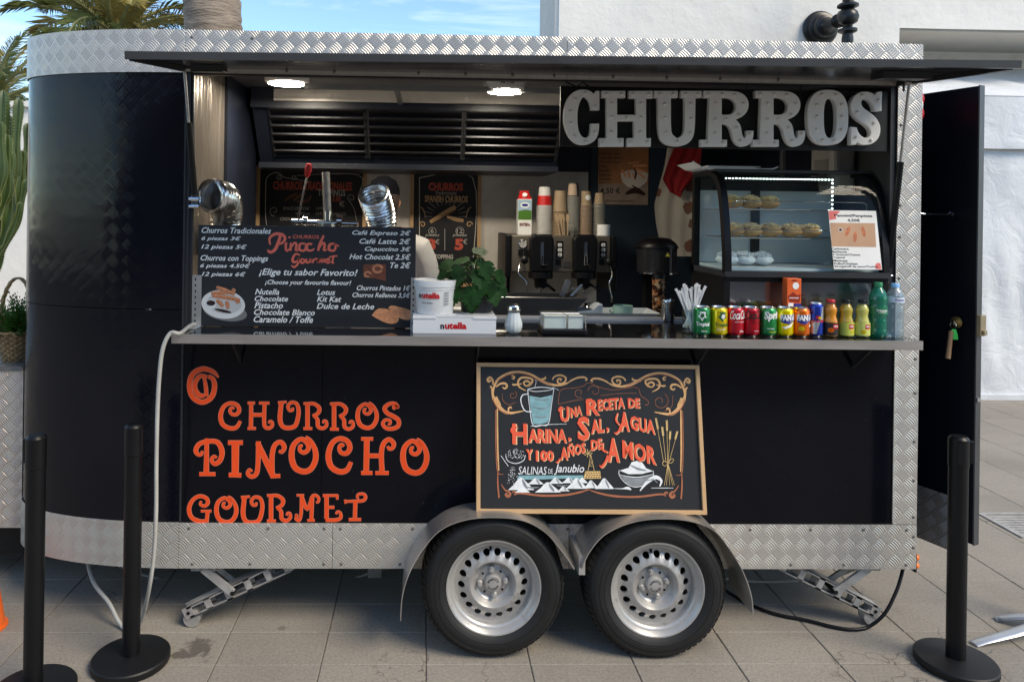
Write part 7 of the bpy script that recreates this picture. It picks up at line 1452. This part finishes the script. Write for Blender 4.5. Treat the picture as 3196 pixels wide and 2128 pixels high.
for g, x0, y0, x1, y1 in (('C',350,425,520,640),('H',570,425,768,637),('U',803,420,970,637),('R',997,428,1182,640),('R',1200,430,1385,645),('O',1398,428,1568,637),('S',1595,430,1740,640),
    ('P',165,705,388,990),('I',420,720,535,1000),('N',560,718,860,1008),('O',890,690,1105,975),('C',1173,692,1368,975),('H2',1438,695,1697,980),('O',1742,705,1953,985),
    ('G',108,1135,295,1350),('O',318,1145,495,1357),('U',520,1143,693,1360),('R',718,1130,905,1345),('M',925,1130,1120,1340),('E',1145,1130,1290,1340),('T',1310,1122,1478,1335)):
    hgt = (y1-y0)*.40816/770
    oletter([[(*zo(x0+(x1-x0)*x, y1-(y1-y0)*y), w_*hgt*.87) for x, y, w_ in st] for st in GL[g]])
oletter([[(*zo(x, y), w_*.40816/770) for x, y, w_ in st] for st in ([(348,240,8),(320,205,24),(270,180,32),(215,176,34),(150,215,36),(126,300,34),(150,388,34),(222,428,34),(292,392,34),(318,315,34),(305,250,30),(268,232,24)], [(262,236,22),(212,226,26),(172,272,32),(168,325,32),(200,375,32),(240,378,24)], [(236,238,18),(250,300,24),(257,385,24)])])
# --- framed chalkboards on the rear wall
def chalkboard(TL, TR, H_, lab):
    Y = YB-.055; a, b = P(*TL, Y), P(*TR, Y); zt = (a.z+b.z)/2; W_ = b.x-a.x; f = FR((a.x, Y, zt-H_)); t = thing('framed_chalkboard', lab, 'chalkboard', (a.x+W_/2, Y, zt-H_), 'framed chalkboards on the rear wall')
    mb = MB(); mb.prism([(.003, .003), (W_-.003, .003), (W_-.003, H_-.003), (.003, H_-.003)], f, -.01, .002); mb.build('panel', col('board_black', 20, 20, 26, .5), t); fw = .022
    for p in (((0, 0), (W_, 0), (W_-fw, fw), (fw, fw)), ((W_, 0), (W_, H_), (W_-fw, H_-fw), (W_-fw, fw)), ((W_, H_), (0, H_), (fw, H_-fw), (W_-fw, H_-fw)), ((0, H_), (0, 0), (fw, fw), (fw, H_-fw))): mb = MB(); mb.prism(list(p), f, -.012, .012); mb.build('frame', PINE, t)
    return t, f, W_, H_, (lambda x, y: ((P(x, y, Y-.002).x-a.x), P(x, y, Y-.002).z-(zt-H_)))
t, f, W_, H_, m2 = chalkboard((802, 516), (1145, 522), .62, 'large wood framed chalkboard left of the person, listing churros toppings')
def b6(x, y): return m2(750+x*.276, 500+y*.276)
def T6(mb, s, x0, y0, x1, y1, **k): a, b = b6(x0, y1), b6(x1, y0); put_text(mb, f, s, (a[0], a[1], b[0], b[1]), .003, **k)
DRD = col('chalk_red', 200, 85, 68, .7); DGR = col('chalk_pale', 190, 186, 180, .7); DTN = col('chalk_tan', 205, 165, 120, .7)
mb = MB(); T6(mb, 'CHURROS TRADICIONALES', 372, 250, 1265, 335, bold=.03); T6(mb, '3.50', 1040, 410, 1135, 468, bold=.03); mb.build('lettering', DRD, t)
mb = MB(); T6(mb, 'TOPPINGS', 875, 335, 1190, 405, bold=.02); T6(mb, '€', 1115, 465, 1180, 525)
for s, x0, y0, x1, y1 in (('DULCE DE LECHE', 485, 532, 780, 560), ('LOTUS', 860, 532, 960, 560), ('NUTELLA', 625, 592, 785, 620), ('CHOCO BLANCO', 850, 592, 1195, 620), ('CHOCOLATE', 450, 650, 720, 682)): T6(mb, s, x0, y0, x1, y1, bold=0, shear=.2)
strokes(mb, b6, .276/490, [[(300,740,6),(285,600,8),(290,260,9),(310,190,9),(370,148,10),(440,150,9),(520,200,8),(810,245,3)], spiral(440,190,35,8,0,500,6,6), spiral(610,195,32,8,0,450,6,6), [(640,175,5),(1335,168,7),(1335,400,6)], spiral(385,575,60,10,90,500,5,5), spiral(1255,430,45,8,180,600,5,5), [(1210,430,5),(1290,560,5),(1320,740,4)]], f, .003); mb.build('lettering', DGR, t)
mb = MB(); strokes(mb, b6, .276/490, [[(495,470,8),(560,420,30),(640,380,24)], [(600,460,24),(680,400,34),(740,370,20)], [(640,470,20),(760,460,30),(800,400,16)]], f, .003); mb.build('drawing', CHD, t)
t, f, W_, H_, m2 = chalkboard((1282, 523), (1503, 528), .74, 'narrow wood framed chalkboard with two crossed churros, above the plant')
def b7(x, y): return m2(1250+x*.382, 550+y*.382)
def T7(mb, s, x0, y0, x1, y1, **k): a, b = b7(x0, y1), b7(x1, y0); put_text(mb, f, s, (a[0], a[1], b[0], b[1]), .003, **k)
mb = MB(); T7(mb, 'CHURROS', 228, 55, 512, 120, bold=.05); T7(mb, '3', 220, 512, 290, 605, bold=.05); T7(mb, '5', 442, 512, 515, 605, bold=.05); mb.build('lettering', DRD, t)
mb = MB(); T7(mb, 'Tradicionales', 285, 126, 458, 150, bold=0, shear=.3); T7(mb, '€', 285, 515, 318, 555); T7(mb, '€', 512, 515, 545, 555); T7(mb, 'TOPPING', 278, 640, 430, 675, bold=.03); T7(mb, 'piezas', 200, 470, 318, 498, bold=0, shear=.3); T7(mb, 'piezas', 425, 470, 543, 498, bold=0, shear=.3); T7(mb, '6', 245, 430, 272, 465); T7(mb, '12', 460, 430, 508, 465)
strokes(mb, b7, .382/490, [[(362,430,4),(362,605,4)], spiral(260,450,30,30,0,360,3,3,16), spiral(485,450,33,33,0,360,3,3,16), [(155,15,6),(155,740,6)], [(150,15,7),(590,15,7),(590,740,6)]]+[[(370+110*math.cos(R(a)), 330-95*math.sin(R(a)), 2), (370+(175+20*(i % 2))*math.cos(R(a)), 330-(150+15*(i % 2))*math.sin(R(a)), 4)] for i, a in enumerate(range(0, 181, 15))], f, .003); mb.build('lettering', DGR, t)
mb = MB(); T7(mb, 'SPANISH CHURROS', 198, 162, 550, 212, bold=.03); strokes(mb, b7, .382/490, [[(242,375,26),(330,320,34),(430,265,40),(452,258,20)], [(380,330,18),(450,352,30),(515,365,26)], spiral(180,395,26,8,180,560,8,6), [(205,340,6),(190,280,8),(165,250,5)], spiral(562,395,26,8,0,-380,8,6), [(535,340,6),(550,280,8),(578,250,5)]], f, .0031); mb.build('lettering', DTN, t)
mb = MB(); strokes(mb, b7, .382/490, [[(255,372,4),(340,325,4),(440,280,4)], [(262,385,3),(345,338,3),(446,292,3)], [(400,342,3),(510,372,3)]], f, .0036); mb.build('drawing', CHD, t)
# --- poster on the blue panel
Y = YB-.045; a, b = P(1868, 440, Y), P(2022, 640, Y); f = FR((a.x, Y, b.z)); W_, H_ = b.x-a.x, a.z-b.z; t = thing('churros_poster', 'brown paper poster with a churros cup and a price on the petrol blue wall', 'poster', (a.x+W_/2, Y, b.z))
mb = MB(); mb.prism([(0, 0), (W_, 0), (W_, H_), (0, H_)], f, 0, .001); mb.build('paper', col('poster_tan', 165, 110, 72, .6, var=.15), t); mb = MB(); mb.blob([(.0, 0), (W_, 0), (W_, H_*.33), (0, H_*.33)], f, .0014); mb.build('print', col('poster_pale', 150, 130, 118, .6, var=.2, vs=20), t)
pq = PX((312, 0), (735, 0), (308, 515), (722, 518), W_, H_)
mb = MB()
for i, s in enumerate(('Dulce de Leche', 'Chocolate Blanco', 'Chocolate Negro', 'Fresa', 'Nutella', 'Caramelo', 'Vainilla', 'Pistacho')): y = 90+i*34.5; bxx = pq.bx(318, y, 318+len(s)*12.6, y+24); put_text(mb, f, s, bxx, .0012, bold=.01)
put_text(mb, f, '4,50 €', pq.bx(328, 378, 494, 436), .0018, bold=.02); put_text(mb, f, '@churrospinocho', pq.bx(372, 474, 612, 502), .0018, bold=.01); mb.build('lettering', BLKP, t)
mb = MB(); q = pq(612, 320); k_ = W_/415; mb.blob([pq(*p) for p in ((495,262),(560,235),(670,235),(728,262),(715,330),(640,385),(560,375),(510,330))], f, .0016); mb.build('print', col('poster_cup', 205, 195, 185, .6), t)
mb = MB(); strokes(mb, pq, k_, [[(505,230,14),(540,290,18)], [(560,240,18),(575,300,18)], [(600,200,16),(720,195,16)], [(610,225,18),(715,250,18)], [(640,250,16),(700,300,14)], [(600,260,16),(620,310,16)], [(560,180,12),(650,170,12)]], f, .0019); mb.build('print', CHL, t); mb = MB(); strokes(mb, pq, k_, [[(610,215,8),(625,260,18),(615,310,10)], [(540,430,20),(620,400,50),(700,435,20)], [(590,360,10),(650,390,14)]], f, .0023); mb.build('print', col('poster_chocolate', 50, 32, 28), t)
# --- patterned cloth hanging at the right of the poster
t = thing('hanging_apron', 'cream apron with autumn leaves and a red cloth over it, hanging beside the poster', 'apron', (P(2110, 600, 1.45).x, 1.45, P(2110, 790, 1.45).z))
def apm():
    m = bpy.data.materials.new('autumn_print_cloth'); n_ = NT(m); g = n_.geo(); v = n_.n('ShaderNodeTexVoronoi'); v.inputs['Scale'].default_value = 9; n_.l(g, v.inputs['Vector'])
    msk = n_.ramp(n_.m('ADD', v.outputs['Distance'], n_.m('MULTIPLY', n_.noise(30, 3, g), .35)), .50, .53, (1, 1, 1), (0, 0, 0)); cc = n_.mix(n_.noise(5, 2, g), lin((150, 60, 40)), lin((90, 80, 55))); n_.l(n_.mix(n_.m('MULTIPLY', msk, .9), lin((205, 195, 180)), cc), n_.b.inputs['Base Color']); n_.b.inputs['Roughness'].default_value = .85; return m
def cloth(px_l, m_, Yc, amp, nm, lab=None):
    mb = MB(); rows = 24; cols = 20; fx = lambda tab, v: next((tab[i][1]+(tab[i+1][1]-tab[i][1])*(v-tab[i][0])/(tab[i+1][0]-tab[i][0]) for i in range(len(tab)-1) if tab[i][0] <= v <= tab[i+1][0]), tab[-1][1])
    L, R_ = px_l; k = []
    for i in range(rows+1):
        y = L[0][0]+(L[-1][0]-L[0][0])*i/rows; xl, xr = fx(L, y), fx(R_, y); row = []
        for j in range(cols+1): u = j/cols; p = P(xl+(xr-xl)*u, y, Yc); row.append((p.x, Yc-amp*.35*(.5+.5*math.sin(u*7+i*.12))-amp*.10*math.sin(u*19+i*.2), p.z))
        k.append(mb.vs(row))
    for a, b in zip(k, k[1:]):
        for j in range(cols): mb.face((b+j, b+j+1, a+j+1, a+j))
    return mb.build(nm, m_, t, smooth=70, label=lab)
cloth(([(440, 2085), (520, 2072), (590, 2052), (640, 2040), (700, 2046), (760, 2060), (800, 2090)], [(440, 2185), (560, 2185), (700, 2180), (800, 2170)]), apm(), 1.45, .03, 'apron')
cloth(([(440, 2112), (500, 2085), (560, 2066), (600, 2090), (615, 2120)], [(440, 2190), (500, 2185), (560, 2160), (600, 2130), (615, 2125)]), col('red_cloth', 150, 18, 24, .8, var=.3, vs=30), 1.40, .03, 'red_cloth')
mb = MB(); p = P(2140, 440, 1.45); mb.cyl((p.x, 1.38, p.z+.02), (p.x, YB-.03, p.z+.02), .008); mb.build('hook', BPL, t)
# ================================================================ the person serving
SK = mat('skin', (.36, .17, .10), .5, 0, .08, 12); SHT = mat('white_cotton', (.46, .44, .42), .85, 0, .06, 9, bump=.25, bs=14, bd=.02); JN = mat('dark_trousers', (.02, .022, .03), .8, 0, .2)
py_ = .90; hc_ = P(1198, 612, py_); FZ = ZBm+.04; hx = hc_.x; ht = P(1215, 556, py_).z; Hh = .235
t = thing('person', 'person in a black cap and white t-shirt with an apron strap behind the menu board', 'person', (hx, py_, FZ))
def remesh(o, vox, sm=6):
    m_ = o.modifiers.new('remesh', 'REMESH'); m_.mode = 'VOXEL'; m_.voxel_size = vox; m_.use_smooth_shade = True; s2 = o.modifiers.new('smooth', 'SMOOTH'); s2.factor = .5; s2.iterations = sm; return o
hcz = ht-Hh*.5; sh = hcz-.185; hip = sh-.50
def V(x, y, z): return Vector((hx-x, py_-y, z))
def ellt(mb, secs, n=20):
    ks = [mb.vs([c+Vector((math.cos(2*math.pi*j/n)*rx, math.sin(2*math.pi*j/n)*ry, 0)) for j in range(n)]) for c, rx, ry in secs]
    for a, b in zip(ks, ks[1:]):
        for j in range(n): mb.face((a+j, a+(j+1) % n, b+(j+1) % n, b+j))
    mb.face([ks[0]+j for j in range(n)][::-1]); mb.face([ks[-1]+j for j in range(n)])
mb = MB()
ellt(mb, [(V(0, 0, hip-.06), .15, .10), (V(0, 0, hip+.05), .155, .105), (V(0, 0, hip+.2), .135, .095), (V(0, 0, sh-.12), .165, .105), (V(0, 0, sh-.03), .17, .09), (V(0, 0, sh+.03), .09, .07), (V(.0, -.005, sh+.06), .055, .055), (V(.005, -.02, hcz-.09), .053, .055)])
ellt(mb, [(V(.0, -.03, hcz-.118), .035, .045), (V(.0, -.015, hcz-.085), .058, .075), (V(0, -.005, hcz-.03), .072, .092), (V(0, .0, hcz+.03), .077, .098), (V(0, .005, hcz+.085), .062, .08), (V(0, .005, hcz+.112), .03, .04)])
mb.lathe([(0, -.02), (.012, -.012), (.010, .01), (0, .025)], V(0, -.098, hcz-.02), 10); 
for s in (-1, 1):
    mb.lathe([(0, -.03), (.012, -.02), (.014, .01), (0, .028)], V(s*.078, .005, hcz-.012), 10)
    e, wr = V(s*.245, -.03, sh-.30), V(s*.20, -.24, sh-.42)
    mb.tube([V(s*.15, 0, sh-.04), V(s*.195, 0, sh-.07), V(s*.225, -.01, sh-.18), e, e.lerp(wr, .4), wr], [.055, .055, .047, .040, .037, .026], 14)
    pm_ = wr+Vector((-s*.02, -.055, -.015)); mb.tube([wr, wr.lerp(pm_, .5), pm_], [.024, .034, .030], 12)
    for k in range(4): b = pm_+Vector(((k-1.5)*.018, -.012, 0)); mb.tube([b+Vector((0, .03, 0)), b, b+Vector((0, -.03, -.012)), b+Vector((0, -.044, -.036)), b+Vector((0, -.040, -.055+abs(k-1.4)*.006))], [.010, .0095, .0088, .0082, .007], 8)
    mb.tube([wr+Vector((-s*.018, -.02, 0)), wr+Vector((-s*.045, -.045, -.01)), wr+Vector((-s*.05, -.075, -.025))], [.012, .010, .008], 8)
    mb.tube([V(s*.085, 0, hip), V(s*.09, 0, hip-.2), V(s*.09, .0, FZ+.44), V(s*.09, .01, FZ+.2), V(s*.09, .01, FZ+.07)], [.085, .08, .055, .05, .035], 14); mb.tube([V(s*.09, .05, FZ+.035), V(s*.09, -.06, FZ+.04), V(s*.09, -.16, FZ+.025)], [.035, .04, .025], 10)
body = remesh(mb.build('body', SK, t), .0075, 3)
mb = MB(); ellt(mb, [(V(0, 0, hip-.02), .170, .12), (V(0, 0, hip+.1), .168, .12), (V(0, 0, hip+.22), .16, .115), (V(0, 0, sh-.12), .182, .122), (V(0, 0, sh-.03), .182, .102), (V(0, 0, sh+.015), .12, .082), (V(.0, -.003, sh+.038), .068, .066)])
for s in (-1, 1): mb.tube([V(s*.13, 0, sh-.045), V(s*.19, 0, sh-.065), V(s*.222, -.005, sh-.14), V(s*.242, -.018, sh-.235)], [.066, .070, .066, .066], 16)
remesh(mb.build('t_shirt', SHT, t), .010, 4)
mb = MB()
for s in (-1, 1): mb.tube([V(s*.08, 0, hip+.02), V(s*.09, 0, hip-.2), V(s*.09, .0, FZ+.44), V(s*.09, .01, FZ+.09)], [.10, .092, .07, .058], 14)
ellt(mb, [(V(0, 0, hip-.06), .16, .112), (V(0, 0, hip+.06), .165, .115)]); remesh(mb.build('trousers', JN, t), .012, 3)
CAPM = mat('black_cap_cloth', (.006, .006, .008), .8, 0, .2, ior=1.1); mb = MB(); ellt(mb, [(V(0, .003, hcz+.025), .084, .106), (V(0, .003, hcz+.06), .083, .104), (V(0, .005, hcz+.10), .066, .084), (V(0, .005, hcz+.125), .03, .04), (V(0, .005, hcz+.130), .004, .004)]); mb.build('cap', CAPM, t, smooth=60)
mb = MB(); k = mb.vs([V(x*.07, -.095-.075*math.sqrt(max(0, 1-x*x)), hcz+.028-.012*x*x) for x in [i/6-1 for i in range(13)]]+[V(x*.078, -.085*math.sqrt(max(0.0, 1-x*x)), hcz+.036) for x in [i/6-1 for i in range(13)]])
for i in range(12): mb.face((k+i, k+i+1, k+14+i, k+13+i))
mb.build('cap_brim', CAPM, t)
HAIR = mat('dark_brown_hair', (.035, .018, .013), .6, 0, .3, 40); mb = MB(); ellt(mb, [(V(.008, .055, hcz-.10), .045, .03), (V(.005, .045, hcz-.06), .074, .060), (V(0, .030, hcz-.01), .084, .085), (V(0, .02, hcz+.03), .083, .095)]); mb.tube([V(.07, .0, hcz), V(.085, -.01, hcz-.05), V(.078, -.01, hcz-.11), V(.07, .0, hcz-.15)], [.014, .013, .011, .005], 8); mb.build('hair', HAIR, t, smooth=60)
for s in (-1, 1): mb = MB(); mb.lathe([(0, 0), (.008, .002), (0, .005)], V(s*.03, -.093, hcz-.0), 10, (0, 1, 0)); mb.build('eye', WPL, t); 
mb = MB(); mb.ribbon([(-hx-.022, hcz-.062, .003), (-hx, hcz-.064, .008), (-hx+.022, hcz-.062, .003)], FR((0, py_+.094, 0), (-1, 0, 0)), 0, .002); mb.build('mouth', mat('lips', (.3, .08, .07), .5), t)
for o_, m_, nm in ((0, REDP, 'strap_edge'), (1, CAPM, 'strap')):
    w2 = .030 if o_ == 0 else .024; mb = MB(); pts = [V(.095, -.128-.001*o_, sh-.30), V(.095, -.130-.001*o_, sh-.10), V(.085, -.108-.002*o_, sh-.01), V(.075, -.06-.0*o_, sh+.040+.001*o_), V(.070, .0, sh+.046+.001*o_)]
    for p, q_ in zip(pts, pts[1:]): k = mb.vs([p-Vector((w2, 0, 0)), p+Vector((w2, 0, 0)), q_+Vector((w2, 0, 0)), q_-Vector((w2, 0, 0))]); mb.face((k, k+1, k+2, k+3))
    mb.build(nm, m_, t)
    mb = MB(); pts = [V(-.10, .132+.002*o_, sh-.32), V(-.095, .133+.002*o_, sh-.10), V(-.085, .112+.003*o_, sh-.01), V(-.075, .065+.002*o_, sh+.038+.001*o_), V(-.070, .0, sh+.046+.001*o_)]
    for p, q_ in zip(pts, pts[1:]): k = mb.vs([p-Vector((w2, 0, 0)), p+Vector((w2, 0, 0)), q_+Vector((w2, 0, 0)), q_-Vector((w2, 0, 0))]); mb.face((k, k+1, k+2, k+3))
    mb.build(nm, m_, t)
mb = MB(); ellt(mb, [(V(0, -.012, hip-.25), .165, .125), (V(0, -.012, hip+.1), .172, .125), (V(0, -.012, hip+.2), .165, .12)]); mb.build('apron', CAPM, t, smooth=60)
# ================================================================ queue posts
def stanchion(base_px, top_py, lab, wd, slot):
    c = PZ(base_px[0], base_px[1], .035); c.z = 0; H_ = P(base_px[0], top_py, c.y).z
    t = thing('queue_post', lab, 'queue post', tuple(c), 'black queue barrier posts'); mb = MB(); mb.lathe([(0, 0), (.130, 0), (.137, .004), (.139, .010), (.139, .026), (.135, .031), (.08, .036), (.045, .037), (0, .038)], c, 64); mb.build('base', BPM, t, smooth=30)
    mb = MB(); mb.lathe([(wd, .036), (wd, H_-.115)], c, 32); mb.lathe([(wd, H_-.115), (wd+.002, H_-.113), (wd+.002, H_-.010), (wd-.002, H_-.004), (wd-.006, H_), (0, H_)], c, 32); mb.build('pole', BPL, t, smooth=30)
    a = slot; d = Vector((math.cos(a), math.sin(a), 0)); mb = MB(); mb.cbox(c+d*(wd+.006)+Vector((0, 0, H_-.058)), .022, .022, .085, Matrix.Rotation(a, 3, 'Z')); mb.build('belt_cassette', BPL, t, bevel=.003); s = Vector((-d.y, d.x, 0))
    mb = MB(); mb.lathe([(wd+.0022, H_-.10), (wd+.0032, H_-.099), (wd+.0032, H_-.03), (wd+.0022, H_-.029)], c, 32) if 0 else mb.cbox(c+Vector((math.cos(a-1.9)*(wd+.002), math.sin(a-1.9)*(wd+.002), H_-.06)), .004, .012, .08, Matrix.Rotation(a-1.9, 3, 'Z')); mb.build('slot', BPM, t)
stanchion((103, 2140), 1356, 'black queue post farthest left, in front of the rounded nose', .0315, math.pi*.9)
stanchion((409, 2038), 1322, 'black queue post in front of the nose seam, beside the hanging white cable', .0315, math.pi*.5)
stanchion((2983, 2048), 1360, 'black queue post at the right in front of the open trailer door', .0330, -.15)
# ================================================================ cables
WC_ = mat('white_grey_cable', (.42, .41, .38), .5, 0, .12, 12)
def gz(x, y, z=.008): v = PZ(x, y, z); return (v.x, v.y, v.z)
def cable(pts, r, m, lab, nm='power_cable'):
    mb = MB(); mb.tube(spline(pts, 10), r, 8); return tag(mb.build(nm, m, None, smooth=60), lab, 'cable')
cable([(P(640, 1000, .06).x, .06, ZC+.009), (P(600, 1003, 0).x, .0, ZC+.010), (P(562, 1012, -.19).x, -.185, ZC+.006), q3(532, 1040, -.205), q3(508, 1090, -.21), q3(497, 1180, -.20), q3(491, 1300, -.19), q3(488, 1450, -.19), q3(487, 1600, -.18), q3(480, 1730, -.16), q3(463, 1850, -.12), gz(438, 1945, .03), gz(408, 1972), gz(375, 1945, .02), q3(340, 1880, .07), q3(300, 1830, .12), q3(282, 1790, .16), q3(272, 1745, .20)], .0078, WC_, 'thick white cable hanging from the left end of the counter down to the paving')
cable([q3(350, 1750, .4), q3(420, 1785, .42), q3(560, 1818, .45), q3(700, 1835, .45), q3(850, 1840, .45), q3(1000, 1825, .45), q3(1100, 1805, .45), q3(1180, 1780, .42), q3(1260, 1760, .4)], .0055, WC_, 'thin pale cable sagging under the trailer between the front stabiliser and the wheels')
cable([q3(2240, 1800, .3), q3(2350, 1814, .3), q3(2480, 1812, .3), q3(2590, 1803, .28), q3(2660, 1780, .25), q3(2700, 1765, .22)], .0055, WC_, 'thin pale cable crossing the rear stabiliser leg')
cable([q3(2240, 1825, .3), gz(2290, 1858), gz(2340, 1885), gz(2420, 1915), gz(2520, 1935), gz(2600, 1955), gz(2660, 1963), gz(2710, 1955, .012), (lambda v: (v.x, v.y, v.z))(P(2760, 1915, -.0)), (lambda v: (v.x, v.y, v.z))(P(2795, 1850, .02)), (lambda v: (v.x, v.y, v.z))(P(2812, 1800, .04)), (lambda v: (v.x, v.y, v.z))(P(2822, 1755, .06))], .0070, BPL, 'thick black cable drooping from the rear corner of the trailer onto the paving')
# ================================================================ table foot at the right edge
tip1, tip2 = Vector(gz(3108, 1934, 0)), Vector(gz(3038, 2012, 0)); hub = Vector(((tip1.x+tip2.x)/2+.30, (tip1.y+tip2.y)/2+.0, 0)); hub = Vector((max(tip1.x, tip2.x)+.24, (tip1.y+tip2.y)/2+.02, 0))
t = thing('parasol_stand', 'star shaped stand of which only two curved silver feet show at the right edge', 'stand', tuple(hub)); SLV = mat('silver_painted_metal', (.48, .50, .53), .32, .6, .08, 8)
for d in (tip1-hub, tip2-hub, (tip1-hub)*-1, (tip2-hub)*-1):
    mb = MB(); L = d.length; dn2 = d.normalized(); s = Vector((-dn2.y, dn2.x, 0)); ks = []
    for i in range(15):
        u = i/14; c = hub+d*(1-u)+s*.03*math.sin(u*math.pi)+Vector((0, 0, .004+.062*math.sin(u*math.pi/2)**.8)); w2, h2 = .020+.012*u, .006+.010*u
        ks.append(mb.vs([c+s*w2*math.cos(a)+Vector((0, 0, h2*math.sin(a))) for a in [2*math.pi*j/10 for j in range(10)]]))
    for a, b in zip(ks, ks[1:]):
        for j in range(10): mb.face((a+j, b+j, b+(j+1) % 10, a+(j+1) % 10))
    mb.face([ks[0]+j for j in range(10)]); mb.build('leg', SLV, t, smooth=60)
mb = MB(); mb.cyl(hub+Vector((0, 0, .04)), hub+Vector((0, 0, .45)), .03, n=20); mb.build('column', SLV, t, smooth=40)
